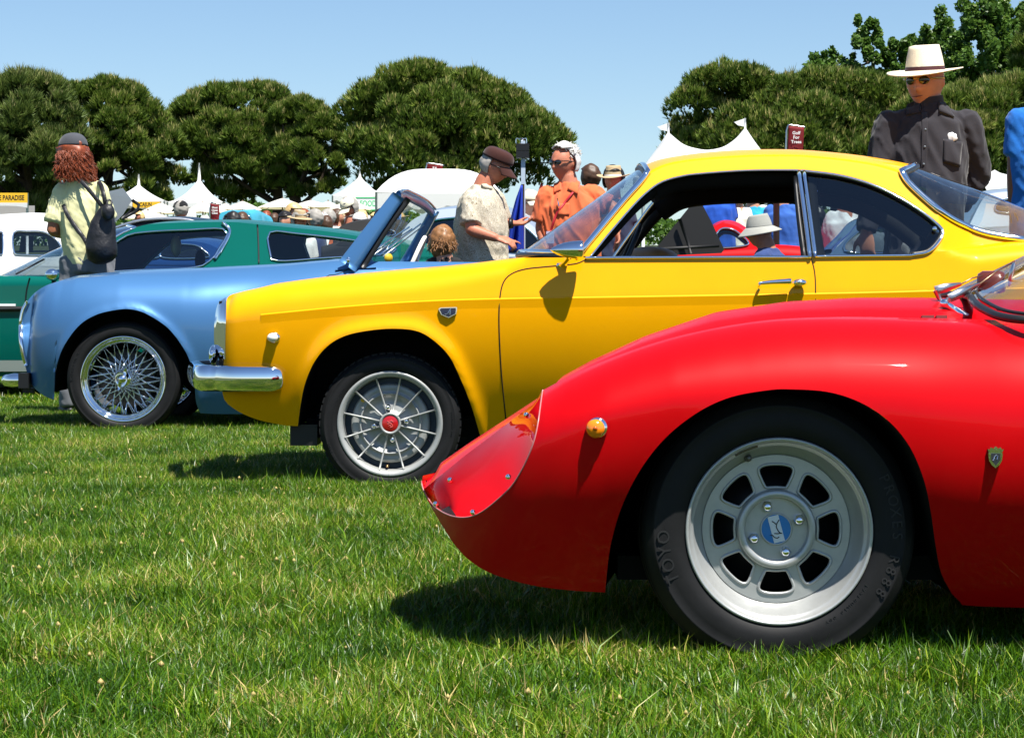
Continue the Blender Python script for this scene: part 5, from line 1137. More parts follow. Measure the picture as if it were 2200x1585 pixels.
def hand_geo(wr, dirv, nor, L=.185, curl=.35, thumb=1, spread=.12, curls=None):
    """palm, four unequal bent fingers and a thumb leaving the side of the palm"""
    d = nrm(dirv); n = nrm(np.asarray(nor, float) - d * np.dot(nor, d)); a = np.cross(d, n) * thumb; P = []; wr = np.asarray(wr, float)
    P.append(ellip_tube(np.array([wr - d * .01, wr + d * L * .12, wr + d * L * .34, wr + d * L * .52]), [.027, .034, .041, .038], [.019, .017, .016, .011], a, 12))
    for i, (o, ln) in enumerate(((.030, .40), (.010, .45), (-.010, .42), (-.029, .33))):
        c = curl if curls is None else curls[i]; p = wr + d * L * .48 + a * o; v = nrm(d + a * spread * (o / .03)); Q = [p]; ang = c * .7
        for sgm in (.46, .32, .26):
            v2 = nrm(v * math.cos(ang) + n * math.sin(ang)); p = p + v2 * L * ln * sgm; Q.append(p); ang += c
        P.append(tube(np.array(Q), [.0092, .0088, .008, .0062], 8))
    p = wr + d * L * .16 + a * .030; v = nrm(d * .75 + a * .75 + n * .25); v2 = nrm(d * .95 + a * .3 + n * .35); P.append(tube(np.array([p - v * .01, p + v * L * .2, p + v * L * .2 + v2 * L * .16, p + v * L * .2 + v2 * L * .28]), [.0125, .0115, .0098, .007], 8))
    return P
def voxel(name, parts, m, parent, vs, smooth=3, fold=0., fsc=24., seed=1):
    v, f = join(parts); o = mesh(name, v, f, m, parent)
    r = o.modifiers.new('r', 'REMESH'); r.mode = 'VOXEL'; r.voxel_size = vs
    if smooth: s = o.modifiers.new('s', 'SMOOTH'); s.iterations = smooth; s.factor = .5
    bake(o); me = o.data
    if fold:
        n = len(me.vertices); V = np.zeros(n * 3); me.vertices.foreach_get('co', V); V = V.reshape(-1, 3); N = np.zeros(n * 3); me.vertices.foreach_get('normal', N); N = N.reshape(-1, 3)
        q = fbm(V @ np.array([[1, 0, .35], [0, 1, .2], [.3, 0, .55]]), fsc, seed, 3); q = 1 - 2 * np.abs(q) ** .8; V = V + N * (fold * q)[:, None]; me.vertices.foreach_set('co', V.ravel()); me.update()
    me.polygons.foreach_set('use_smooth', np.ones(len(me.polygons), bool)); me.materials.clear(); me.materials.append(m)
    return o
def limb(a, b, c, r, n=12):
    """shoulder-elbow-wrist with tapering radii r=(r0,r1,r2), slight bulges"""
    P = np.vstack([spl([a, b], n), spl([b, c], n)[1:]]); k = len(P); t = np.linspace(0, 2, k); R = np.interp(t, [0, .35, 1, 1.3, 2], [r[0], r[0] * .98, r[1], r[1] * 1.03, r[2]])
    return tube(P, R, 12)
def hair_cap(fr, k, pred, m, parent, vol=.05, seed=3, name='hair', down=0., wave=.03, ext=None):
    V, f = head_shape(1., 64, 48, False); V = V * (1 + k); keep = pred(V); V2 = V + V / np.linalg.norm(V, axis=1)[:, None] * (vol + wave * fbm(V, 9, seed, 3))[:, None]
    if down: V2[:, 2] -= down * np.clip(-V[:, 2] + .1, 0, 1)
    ff = [q for q in f if all(keep[i] for i in q)]
    o = mesh(name, fr(V2), ff, m, parent); solid(o, .012, -1); return o
def strands(fr, roots, dirs, ln, m, parent, seed, r=.0035, name='hair_locks', wav=.25, n=160):
    """loose wavy locks joined into one hair part"""
    rg = np.random.default_rng(seed); P = []
    for i in range(n):
        p = roots(rg); d = dirs(p, rg); L_ = ln * rg.uniform(.6, 1.1); Q = [p]; ph = rg.uniform(0, 6.28)
        for j in range(1, 7): Q.append(Q[-1] + d * L_ / 6 + np.array([math.sin(ph + j * 1.7), math.cos(ph * 1.3 + j * 1.5), 0]) * wav * L_ / 6)
        v, f = tube(np.array(Q), np.array([1, 1.2, 1.2, 1.1, .9, .7, .3]) * r / .23 * 1, 5); P.append((fr(v), f))
    o = mesh(name, *join(P), m, parent); o['kind'] = 'stuff'; return o
def sunglasses(fr, parent, w=.115, h=.085, frame=None, z=.02):
    for s in (-1, 1):
        c = fr(np.array([s * .135, .405, z])); R = np.stack([fr.r, fr.f, fr.u], 1); v, f = ellipsoid((0, 0, 0), (w * fr.H, .018 * fr.H, h * fr.H), 18, 10); v = v @ R.T
        sd = s * .35; v2 = (v @ R) @ rotz(-sd).T @ R.T; mesh('sunglass_lens', v2 + c, f, M_LENS, parent)
        mesh('temple', *tube(fr(np.array([(s * .24, .37, z + .03), (s * .335, .2, z + .03), (s * .345, -.05, z + .02)])), .0035, 6), frame or M_BLACK, parent)
    mesh('bridge', *tube(fr(np.array([(-.05, .43, z + .03), (0, .445, z + .04), (.05, .43, z + .03)])), .0035, 6), frame or M_BLACK, parent)
def ball_cap(fr, m, parent, visor=True, flat=0., tilt=.1, name='cap', lift=.0, yaw=0.):
    q = Frame(fr.c, fr.H, 0); q.r, q.f, q.u = fr.r * math.cos(yaw) + fr.f * math.sin(yaw), fr.f * math.cos(yaw) - fr.r * math.sin(yaw), fr.u
    th = np.linspace(.001, 1.5, 14); ph = np.linspace(0, 2 * np.pi, 40, endpoint=False); V = []
    for t in th:
        for p in ph:
            zz = math.cos(t) ** (.55 if flat else .9) * .40; rr = math.sin(t) ** (.55 if flat else .8); zz -= flat * .07 * max(0, -math.sin(p)) * rr * (t < 1.3) * 0; V.append((rr * math.cos(p) * .385, rr * math.sin(p) * .46 - .01, .15 + lift + zz))
    o = mesh(name, q(np.array(V)), grid_faces(14, 40, False, True), m, parent); solid(o, .006)
    if visor:
        G = np.zeros((9, 21, 3))
        for i in range(9):
            for j in range(21):
                a = math.radians(-62 + 124 * j / 20); rr = i / 8; G[i, j] = (math.sin(a) * (.36 + .03 * rr), math.cos(a) * .43 + rr * .33 * math.cos(a * .85), .175 + lift - rr * (.10 + tilt) - .06 * abs(math.sin(a)) ** 2)
        vz = mesh('visor', q(G.reshape(-1, 3)), grid_faces(9, 21), m, o); solid(vz, .006)
    return o
def brim_hat(fr, m, parent, crown=.46, top=.30, brim=.34, band=None, droop=.04, pinch=.06, name='hat', lift=.08, curl=.0, flat=1.):
    ph = np.linspace(0, 2 * np.pi, 48, endpoint=False); rows = []
    for t in np.linspace(0, 1, 9):      # crown wall up to the top
        a = .345 - (.345 - top) * t ** 1.5; b = .425 - (.425 - top * 1.18) * t ** 1.5
        rows.append([(a * math.cos(p) * (1 - pinch * t * max(0, math.sin(p)) ** 2), b * math.sin(p), lift + crown * t * flat + .02 * t * math.sin(p) * -1) for p in ph])
    for t in (.75, .45, .2, .01):
        rows.append([(top * t * math.cos(p) * (1 - pinch * max(0, math.sin(p)) ** 2), top * 1.18 * t * math.sin(p), lift + crown * flat + (.025 - .06 * (1 - t)) * (1 if pinch else .3)) for p in ph])
    o = mesh(name, fr(np.array(rows).reshape(-1, 3)), grid_faces(len(rows), 48, False, True), m, parent); solid(o, .006)
    rows = []
    for t in np.linspace(0, 1, 8):
        rows.append([((.345 + brim * t) * math.cos(p), (.425 + brim * t * 1.02) * math.sin(p), lift - droop * t + curl * t ** 2 * math.cos(p) ** 2 - .05 * t * math.sin(p) * (1 if droop > 0 else 0)) for p in ph])
    b = mesh('brim', fr(np.array(rows).reshape(-1, 3)), grid_faces(8, 48, False, True), m, o); solid(b, .006)
    if band is not None:
        rows = [[((.352 - .01 * t) * math.cos(p), (.432 - .01 * t) * math.sin(p), lift + .005 + .085 * t * (crown / .46)) for p in ph] for t in (0, 1)]
        mesh('hat_band', fr(np.array(rows).reshape(-1, 3)), grid_faces(2, 48, False, True), band, o)
    return o
def onto(o, P, d=(0, 1, 0), off=.004):
    """lay points on the surface of o by casting along d"""
    from mathutils.bvhtree import BVHTree
    me = o.data; T = BVHTree.FromPolygons([v.co for v in me.vertices], [tuple(p.vertices) for p in me.polygons]); d = nrm(d); out = []
    for p in np.asarray(P, float).reshape(-1, 3):
        h = T.ray_cast(Vector(p - d * 1.2), Vector(d)); out.append(np.array(h[0]) - d * off if h[0] is not None else p)
    return np.array(out).reshape(np.shape(P))
def patch_on(o, pts4, n, d, off, name, m, parent, thick=.006):
    """four corner patch draped on o"""
    a, b, c, e = [np.asarray(q, float) for q in pts4]; u = np.linspace(0, 1, n); G = np.array([[(a * (1 - i) + b * i) * (1 - j) + (e * (1 - i) + c * i) * j for j in u] for i in u])
    q = mesh(name, *G2(onto(o, G, d, off)), m, parent); solid(q, thick, 0); return q
def person(label, d, J, yaw, shirt, trousers, sk=M_SKIN, H=.24, hyaw=None, pitch=0., sleeve='short', vs=.010, shoulder=.055, chest=(.20, .125), belly=(.19, .13), group=None, hands=((.4, 1), (.4, 1)), hand_dirs=(None, None), hand_nor=(None, None), fold=.006, legs=True, skirt=None, neck_r=.063, shirt_len=-.08, curls=(None, None), sit=False):
    P = {k: W(v[0], v[1], d + (v[2] if len(v) > 2 else 0)) for k, v in J.items()}
    sv = nrm(P['shl'] - P['shr']) * 1.0; gz = float(GZ(d)); base = P['hip']
    t = empty('person', (base[0], base[1], gz), label, 'person', group)
    fr = Frame(P['head'], H, yaw if hyaw is None else hyaw, pitch); fwd = np.array([-math.sin(yaw), -math.cos(yaw), 0])
    skel = []; V, f = head_shape(); skel.append((fr(V), f))
    for s in (-1, 1): v, f = ellipsoid((0, 0, 0), (.03, .055, .095), 12, 8); skel.append((fr(v + np.array([s * .335, -.03, -.03])), f))
    nk = P['neck']; skel.append(tube(np.array([nk + np.array([0, 0, -.06]), nk + (fr.c - nk) * .3, fr.c - fr.u * H * .2 - fr.f * H * .08]), [neck_r * 1.25, neck_r, neck_r * .95], 14))
    hip, mid = P['hip'], P['hip'] * .45 + nk * .55
    tp = np.array([hip + np.array([0, 0, -.06]), hip + np.array([0, 0, .05]), mid - np.array([0, 0, .05]), mid + np.array([0, 0, .08]), nk - np.array([0, 0, .09]), nk - np.array([0, 0, .04]), nk])
    shw = np.linalg.norm(P['shl'] - P['shr']) / 2
    core = lambda k: ellip_tube(tp, np.array([belly[0] * .98, belly[0], belly[0], chest[0], shw * .84, shw * .46, .07]) * k, np.array([belly[1] * .95, belly[1], belly[1] * 1.02, chest[1], chest[1] * .9, chest[1] * .7, .07]) * k, sv, 24)
    skel.append(core(.86))
    for i, (a, b, c) in enumerate((('shl', 'ell', 'wrl'), ('shr', 'elr', 'wrr'))):
        if a in P and b in P:
            skel.append(limb(P[a], P[b], P[c], (shoulder * .86, .041, .028)))
            hd = hand_dirs[i] if hand_dirs[i] is not None else nrm(P[c] - P[b]); hn = hand_nor[i] if hand_nor[i] is not None else -sv * (1 if i == 0 else -1)
            if vs <= .011: skel += hand_geo(P[c], hd, hn, .19, hands[i][0], hands[i][1], curls=curls[i])
            else: skel.append(ellip_tube(np.array([P[c], P[c] + nrm(hd) * .08, P[c] + nrm(hd) * .17]), [.03, .042, .02], [.02, .02, .012], sv, 8))
    leg = []
    if legs:
        for s in (-1, 1):
            h0 = hip + sv * s * .09; ft = np.array([h0[0] + sv[0] * s * .03, h0[1] + sv[1] * s * .03, gz + .09]); kn = (h0 + ft) / 2 + fwd * .02
            if sit: kn = h0 + fwd * .42 + np.array([0, 0, .02]); ft = np.array([kn[0], kn[1], gz + .09])
            leg.append((h0, kn, ft)); skel.append(limb(h0, kn, ft, (.075, .05, .035)))
            sh = mesh('shoe', *ellipsoid(ft + fwd * .07 + np.array([0, 0, -.045]), (.05, .05, .05), 12, 8), M_BLACK, t); sh.data.transform(Matrix.Translation(Vector((0, 0, 0))))
            vv = np.array([q.co[:] for q in sh.data.vertices]); c0 = vv.mean(0); rel = vv - c0; al = rel @ fwd; vv = c0 + rel + fwd[None] * (al * 1.7)[:, None]; sh.data.vertices.foreach_set('co', vv.ravel())
    b = voxel('body', skel, sk, t, vs, 2)
    parts = [core(1.0)]
    if shirt_len > -.3:
        parts.append(ellip_tube(np.array([hip + np.array([0, 0, shirt_len]), hip + np.array([0, 0, .02])]), np.array([belly[0] * 1.05, belly[0] * 1.02]), np.array([belly[1] * 1.06, belly[1] * 1.03]), sv, 24))
    for a, b_, c in (('shl', 'ell', 'wrl'), ('shr', 'elr', 'wrr')):
        if a not in P or b_ not in P: continue
        v, f = ellipsoid(P[a], (shoulder * 1.02,) * 3, 14, 10); parts.append((v, f))
        if sleeve == 'short': e = P[a] + (P[b_] - P[a]) * .82; parts.append(tube(np.array([P[a], (P[a] + e) / 2, e]), [shoulder * 1.14, shoulder * 1.16, shoulder * 1.22], 14))
        elif sleeve == 'long': parts.append(limb(P[a], P[b_], P[c], (shoulder * 1.10, .060, .046)))
        mid_ = nk * .38 + P[a] * .62 + np.array([0, 0, -.022]); parts.append(tube(np.array([nk + np.array([0, 0, -.045]), mid_, P[a] + np.array([0, 0, -.005])]), [.056, .052, shoulder * .94], 12))
    sh = voxel('shirt', parts, shirt, t, vs * 1.05, 5, fold, 24., int(abs(P['neck'][0]) * 100) + 3)
    if legs:
        tp_ = [ellip_tube(np.array([hip + np.array([0, 0, -.10]), hip + np.array([0, 0, .06])]), belly[0] * .96, belly[1] * .96, sv, 20)]
        for h0, kn, ft in leg: tp_.append(limb(h0, kn, ft + np.array([0, 0, -.02]), (.095, .075, .062)))
        voxel('trousers', tp_, trousers, t, max(vs * 1.2, .013), 4, fold, 18., 5)
    t['_'] = 0; del t['_']; P['shirt'] = sh
    return t, fr, P
def stripe_cloth(name, cols, scale=9, kind='flower'):
    if name in MATS: return MATS[name]
    m = bpy.data.materials.new(name); m.use_nodes = True; n = m.node_tree.nodes; L = m.node_tree.links; p = n['Principled BSDF']; p.inputs['Roughness'].default_value = .8; p.inputs['Specular IOR Level'].default_value = .2
    tc = n.new('ShaderNodeTexCoord'); nz = n.new('ShaderNodeTexNoise'); nz.inputs['Scale'].default_value = scale * 2.2; nz.inputs['Detail'].default_value = 3; nz.inputs['Distortion'].default_value = 1.6
    L.new(tc.outputs['Object'], nz.inputs['Vector']); vo = n.new('ShaderNodeTexVoronoi'); vo.inputs['Scale'].default_value = scale * 2.6
    mx = n.new('ShaderNodeMix'); mx.data_type = 'VECTOR'; mx.inputs['Factor'].default_value = .25; L.new(tc.outputs['Object'], mx.inputs[4]); L.new(nz.outputs['Color'], mx.inputs[5]); L.new(mx.outputs[1], vo.inputs['Vector'])
    ad = n.new('ShaderNodeMath'); ad.operation = 'ADD'; L.new(vo.outputs['Distance'], ad.inputs[0]); L.new(nz.outputs['Fac'], ad.inputs[1])
    cr = n.new('ShaderNodeValToRGB'); e = cr.color_ramp.elements; cr.color_ramp.interpolation = 'LINEAR'; e[0].position = .30; e[0].color = (*cols[0], 1); e[1].position = .80; e[1].color = (*cols[-1], 1)
    for i, c in enumerate(cols[1:-1]): q = e.new(.36 + .36 * i / max(1, len(cols) - 2)); q.color = (*c, 1)
    hv = n.new('ShaderNodeMath'); hv.operation = 'MULTIPLY'; hv.inputs[1].default_value = .55; L.new(ad.outputs[0], hv.inputs[0]); L.new(hv.outputs[0], cr.inputs[0]); L.new(cr.outputs[0], p.inputs['Base Color']); MATS[name] = m
    return m
DENIM = cloth('dark_trousers', (.05, .055, .075)); GREYT = cloth('grey_shorts', (.16, .17, .19)); KHAKI = cloth('khaki_trousers', (.46, .40, .29))
CHAR = cloth('charcoal_shirt', (.030, .028, .034))
# ---- man in the straw hat behind the yellow coupe
t, fr, P = person('tall man in charcoal shirt and cream straw hat leaning behind yellow coupe', 10.86, dict(head=(1988, 175, 0), neck=(1997, 224), shl=(2078, 264), shr=(1908, 266), ell=(2104, 372, .05), wrl=(2062, 446, .10), elr=(1882, 388, -.02), wrr=(1861, 496, -.09), hip=(1985, 548)), .22, CHAR, cloth('stone_trousers', (.25, .25, .25)), skin('skin_warm', (.56, .25, .16)), .268, .55, .10, 'long', .0085, .062, (.20, .135), (.19, .135), hands=((.5, 1), (.35, -1)), hand_dirs=(None, (.05, -.05, -1)), hand_nor=(None, (.3, 1, 0)), fold=.0075)  # one even skin tone over head and hands
M_STRAW = mat('cream_straw', (.80, .70, .52), .7, noise=(60, .85, 1.05), bump=(160, .5, .003))
ht = brim_hat(fr, M_STRAW, t, .47, .265, .33, mat('brown_band', (.06, .015, .015), .5), .03, .10, lift=.17, curl=.05)
sunglasses(fr, t, .095, .075, mat('gold_wire', (.7, .5, .2), .3, 1.))
mesh('mouth', *ellip_tube(fr(np.array([(-.10, .415, -.262), (0, .452, -.268), (.10, .415, -.25)])), [.001, .0035, .001], .002, (0, 0, 1), 8), mat('mouth_dark', (.10, .02, .015), .6), t)
# collar wings, pocket with folded paper, buttons, placket
w_ = lambda x, y: W(x, y, 10.86)
SH = P['shirt']
for q in ([(1976, 212), (1950, 224), (1942, 250), (1970, 246)], [(2012, 210), (2030, 222), (2042, 256), (2008, 244)]): patch_on(SH, [w_(*k) for k in q], 7, (0, 1, 0), .012, 'collar', CHAR, t, .012)
mesh('collar_stand', *ellip_tube(np.array([P['neck'] + np.array([0, 0, -.03]), P['neck'] + np.array([-.008, -.005, .035])]), [.078, .070], [.078, .070], (1, 0, 0), 20, False), CHAR, t)
pkp = patch_on(SH, [w_(2017, 303), w_(2060, 308), w_(2052, 362), w_(2016, 352)], 9, (0, 1, 0), .006, 'pocket', CHAR, t, .008)
patch_on(SH, [w_(1972, 246), w_(1984, 246), w_(1978, 420), w_(1966, 420)], 9, (0, 1, 0), .003, 'placket', CHAR, t, .004)
pp = onto(SH, w_(2036, 300))[0] if False else onto(SH, np.array([w_(2036, 300)]))[0]
v, f = ellipsoid(pp + np.array([0, -.002, .004]), (.030, .008, .022), 18, 10); v = v + (.005 * fbm(v, 160, 2, 2))[:, None] * np.array([1, .3, 1]); mesh('folded_paper', v, f, mat('paper_white', (.8, .8, .8), .7), t)
for k, (x, y) in enumerate(((1978, 283), (1976, 320), (1973, 357))): mesh('button', *ellipsoid(onto(SH, np.array([w_(x, y)]), off=.007)[0], (.006, .003, .006), 10, 6), mat('button', (.10, .12, .14), .3), t)
# ---- visitor with backpack, seen from behind
YEL_T = cloth('pale_yellow_tee', (.68, .66, .36)); 
t, fr, P = person('visitor in pale yellow tee with curly red hair, grey cap and black backpack', 14.95, dict(head=(157, 330), neck=(166, 388), shl=(133, 412), shr=(213, 408), ell=(113, 494, -.06), wrl=(140, 506, .18), elr=(233, 486, .12), wrr=(205, 498, .27), hip=(187, 553)), math.pi - .45, YEL_T, GREYT, skin('skin_sunned', (.36, .14, .07)), .235, math.pi - .55, .05, 'short', .010, .058, (.165, .12), (.155, .125), fold=.007, shirt_len=-.5)
M_HAIR_R = mat('red_brown_hair', (.19, .040, .012), .45, noise=(40, .5, 1.6))
hair_cap(fr, .02, lambda V: (V[:, 1] < .20) & (V[:, 2] < .17), M_HAIR_R, t, .06, 4, 'hair', .35, .05)
def rt(rg): a = rg.uniform(math.pi * .98, 2 * math.pi * 1.01); z = rg.uniform(-.35, .10); return np.array([.42 * math.cos(a), .45 * math.sin(a), z])
strands(fr, rt, lambda p, rg: nrm(np.array([p[0] * .5, p[1] * .35 - .1, -1.2]) + rg.normal(0, .12, 3)), .55, M_HAIR_R, t, 5, .0019, 'hair_locks', 1.0, 1900)
ball_cap(fr, cloth('washed_grey_cap', (.055, .058, .068)), t, True, 0, .05, 'cap', .01)
mesh('cap_strap', *tube(fr(spl([(-.20, -.42, .17), (-.08, -.475, .145), (.08, -.475, .145), (.20, -.42, .17)], 12)), .006, 6, flat=(.5, 1.4)), mat('leather_strap', (.16, .07, .02), .6), t)
v, f = ellipsoid(fr(np.array([0, -.44, .22])), (.026, .010, .024), 16, 10); mesh('cap_gap', v, f, M_HAIR_R, t)
bp = empty('backpack', W(222, 560, 14.72), 'small black drawstring backpack worn over a pale yellow tee', 'backpack'); M_NYL = mat('black_nylon', (.010, .010, .012), .45, noise=(12, .6, 1.6), bump=(14, .7, .02))
pts = np.array([W(232, 440, 14.74), W(228, 452, 14.74), W(222, 480, 14.74), W(218, 515, 14.74), W(219, 545, 14.74), W(222, 560, 14.76)]); v, f = ellip_tube(spl(pts, 16), np.interp(np.linspace(0, 1, 16), [0, .1, .35, .75, .93, 1], [.02, .05, .085, .105, .10, .07]), np.interp(np.linspace(0, 1, 16), [0, .1, .4, .8, 1], [.02, .04, .07, .085, .05]), (1, 0, 0), 28); v = v + np.stack([0 * v[:, 0], .010 * fbm(v, 22, 8, 3), 0 * v[:, 0]], 1)
mesh('bag', v, f, M_NYL, bp); mesh('flap', *ellipsoid(W(232, 456, 14.66), (.045, .035, .055), 18, 12), M_NYL, bp)
mesh('grab_loop', *tube(spl([W(228, 446, 14.70), W(232, 430, 14.72), W(240, 434, 14.72), W(236, 450, 14.70)], 12), .007, 6), M_NYL, bp)
for q in ([W(226, 452, 14.76), W(205, 425, 14.76), W(180, 395, 14.78), W(165, 382, 14.86), W(150, 384, 14.98)], [W(228, 450, 14.76), W(224, 425, 14.74), W(218, 400, 14.80), W(212, 390, 14.92)], [W(195, 545, 14.74), W(182, 515, 14.74), W(160, 485, 14.77), W(144, 460, 14.80), W(136, 440, 14.84)]):
    mesh('strap', *ellip_tube(spl(q, 16), .014, .004, (1, 0, .3), 8), M_NYL, bp)
# ---- man in brown cap and patterned shirt
ALO = stripe_cloth('floral_shirt', [(.16, .12, .07), (.50, .43, .30), (.66, .61, .50), (.22, .17, .10), (.66, .61, .50), (.30, .25, .17), (.62, .57, .47)], 8)
t, fr, P = person('man in brown cap and cream floral shirt looking down at his hands', 15.4, dict(head=(1064, 358, 0), neck=(1034, 398), shl=(1062, 424, .20), shr=(1012, 428, -.17), ell=(1080, 484, .26), wrl=(1100, 480, .08), elr=(1012, 494, -.24), wrr=(1068, 512, -.26), hip=(1033, 560)), -1.25, ALO, cloth('olive_trousers', (.10, .09, .06)), M_SKIN2, .238, -1.22, .42, 'short', .0085, .062, (.215, .155), (.205, .185), hands=((.55, -1), (.45, 1)), hand_dirs=((1, -.15, .02), (1, -.05, -.30)), hand_nor=((.1, -.3, 1), (0, .5, -.8)), curls=((.5, .5, .6, .65), (.12, .6, .75, .8)), fold=.006, shirt_len=-.16)
ball_cap(fr, cloth('brown_cap', (.042, .012, .009)), t, True, .9, .10, 'cap', -.04)
G = fr(np.array([[[x, .455 + .0 * x, z] for z in (.20, .27)] for x in (-.05, .02, .10)])); mesh('cap_patch', *G2(G), mat('patch_grey', (.55, .55, .6), .7), t)
hair_cap(fr, .04, lambda V: (V[:, 1] < -.02) & (V[:, 2] < .25) & (V[:, 2] > -.22), mat('grey_hair', (.30, .28, .25), .6), t, .01, 4)
sunglasses(fr, t, .09, .06)
mesh('watch_strap', *tube(np.array([P['wrl'] - np.array([.022, 0, 0]), P['wrl'] + np.array([.008, 0, 0])]), .0355, 16), M_BLACK, t)
w_ = lambda x, y: W(x, y, 15.4)
patch_on(P['shirt'], [w_(1022, 382), w_(1040, 378), w_(1058, 408), w_(1038, 404)], 7, (0, 1, 0), .010, 'collar', ALO, t, .010)
# ---- man in orange shirt
ORG = cloth('orange_shirt', (.62, .13, .045))
t, fr, P = person('white haired man in orange shirt and dark sunglasses with red lanyard', 15.7, dict(head=(1211, 351), neck=(1223, 393), shl=(1268, 417, .05), shr=(1176, 420, -.02), ell=(1318, 446, .02), wrl=(1326, 500, -.15), elr=(1162, 490, -.02), wrr=(1172, 535, -.12), hip=(1226, 562)), .5, ORG, cloth('navy_trousers', (.03, .04, .07)), M_SKIN2, .245, .75, .04, 'short', .0085, .064, (.225, .145), (.215, .165), fold=.010)
M_HAIR_W = mat('white_hair', (.66, .64, .60), .5, noise=(50, .75, 1.1))
hair_cap(fr, .05, lambda V: ((V[:, 1] < -.02) & (V[:, 2] > -.20)) | ((V[:, 2] > .36) & (V[:, 1] < .25)), M_HAIR_W, t, .06, 9, 'hair', 0, .04)
def rt2(rg): a = rg.uniform(0, 6.28); e = rg.uniform(.35, 1.4); q = np.array([.38 * math.cos(e) * math.cos(a), .44 * math.cos(e) * math.sin(a) - .05, .50 * math.sin(e) + .03]); return q if q[1] < .12 or q[2] > .44 else np.array([q[0], -abs(q[1]), q[2]])
strands(fr, rt2, lambda p, rg: nrm(np.array([p[0] * 1.2, -.5, .05 - .3 * abs(p[0])]) + rg.normal(0, .25, 3)), .17, M_HAIR_W, t, 6, .0034, 'hair_locks', .35, 520)
sunglasses(fr, t, .115, .075)
mesh('mouth', *ellip_tube(fr(np.array([(-.10, .415, -.255), (0, .450, -.265), (.10, .415, -.255)])), [.001, .003, .001], .002, (0, 0, 1), 8), mat('mouth_dark', (.10, .02, .015), .6), t)
chest = lambda x, y, o=0.: W(x, y, 15.7) + np.array([0, -.165 - o, 0])
mesh('lanyard', *ellip_tube(onto(P['shirt'], spl([W(1244, 396, 15.7), W(1230, 415, 15.7), W(1212, 438, 15.7), W(1196, 460, 15.7), W(1188, 480, 15.7), W(1182, 500, 15.7)], 22), off=.010), .008, .003, (1, 0, 0), 8), mat('red_ribbon', (.45, .01, .02), .6), t)
mesh('name_badge', *box(chest(1181, 512, .04), (.055, .004, .085)), mat('badge_card', (.45, .40, .55), .4), t, smooth=False)
mesh('pocket_pen', *tube(np.array([chest(1196, 428, .012), chest(1200, 446, .012)]), .005, 6), M_CHROME, t)
w_ = lambda x, y: W(x, y, 15.7)
patch_on(P['shirt'], [w_(1196, 440), w_(1222, 438), w_(1222, 464), w_(1197, 465)], 7, (0, 1, 0), .006, 'pocket', ORG, t, .008)
for q in ([(1204, 388), (1190, 396), (1190, 416), (1204, 410)], [(1230, 384), (1246, 392), (1240, 420), (1218, 408)]): patch_on(P['shirt'], [w_(*k) for k in q], 7, (0, 1, 0), .010, 'collar', ORG, t, .010)
# ---- seated man in bucket hat seen through the yellow coupe
t, fr, P = person('seated man in grey bucket hat and navy shirt seen through yellow coupe window', 16.8, dict(head=(1632, 497), neck=(1650, 532), shl=(1640, 556, -.19), shr=(1662, 556, .19), ell=(1615, 590, -.24), wrl=(1590, 600, -.15), elr=(1640, 600, .24), wrr=(1605, 605, .15), hip=(1660, 650)), 1.35, cloth('navy_shirt', (.03, .055, .16)), KHAKI, M_SKIN, .24, 1.35, .12, 'short', .010, .06, (.21, .14), (.2, .16), sit=True, fold=.006)
brim_hat(fr, cloth('grey_bucket_hat', (.30, .30, .27)), t, .40, .26, .27, None, .20, .0, 'hat', .12)
sunglasses(fr, t, .08, .06)
st = empty('folding_chair', (P['hip'][0], P['hip'][1], 0), 'dark folding chair under the seated man with bucket hat', 'chair'); mesh('seat', *box(P['hip'] + np.array([-.1, 0, -.16]), (.5, .45, .03)), M_BLACK, st, smooth=False); mesh('backrest', *box(P['hip'] + np.array([.2, 0, .1]), (.03, .45, .5)), M_BLACK, st, smooth=False)
for sx in (-.3, .12):
    for sy in (-.2, .2): mesh('leg', *tube(np.array([P['hip'] + np.array([sx, sy, -.16]), (P['hip'][0] + sx, P['hip'][1] + sy, 0)]), .012, 6), M_STEEL, st)
# ---- others at middle distance
def simple(label, d, J, yaw, shirt, trousers, sk, hair=None, cap=None, hat=None, glasses=False, H=.235, pitch=.05, vs=.014, sleeve='short', long_hair=0, hp=None, **k):
    t, fr, P = person(label, d, J, yaw, shirt, trousers, sk, H, None, pitch, sleeve, vs, .058, (.19, .125), (.18, .135), fold=.006, **k)
    if hair: hair_cap(fr, .05, hp or (lambda V: (V[:, 1] < .10) & (V[:, 2] > (-.25 if not long_hair else -.5)) | (V[:, 2] > .28)), hair, t, .03, 5, 'hair', long_hair, .03)
    if cap: ball_cap(fr, cap, t, True, 0, .06)
    if hat: hat(fr, t)
    if glasses: sunglasses(fr, t, .10, .065)
    return t, fr, P
def stand(x, y, w, hp, dz=0., arms=True):
    """joint pixels for someone standing square: neck at (x, y), half shoulder width w px, hip row hp"""
    J = dict(head=(x, y - w * 1.25), neck=(x, y), shl=(x + w, y + w * .55), shr=(x - w, y + w * .55), hip=(x, hp))
    J.update(ell=(x + w * 1.25, y + w * 2.2), wrl=(x + w * 1.1, y + w * 3.6), elr=(x - w * 1.25, y + w * 2.2), wrr=(x - w * 1.1, y + w * 3.6)); return J
HB = mat('brown_hair', (.06, .028, .012), .5, noise=(40, .7, 1.4)); HK = mat('black_hair', (.012, .010, .009), .45); HBL = mat('blonde_hair', (.62, .42, .18), .45, noise=(40, .7, 1.2)); HG = MATS['grey_hair']
t, fr, P = simple('woman with long blonde hair and sunglasses beyond the teal coupe roof', 28, stand(631, 494, 27, 560), -.9, cloth('white_top', (.72, .70, .68)), DENIM, M_SKIN3, None, glasses=True)
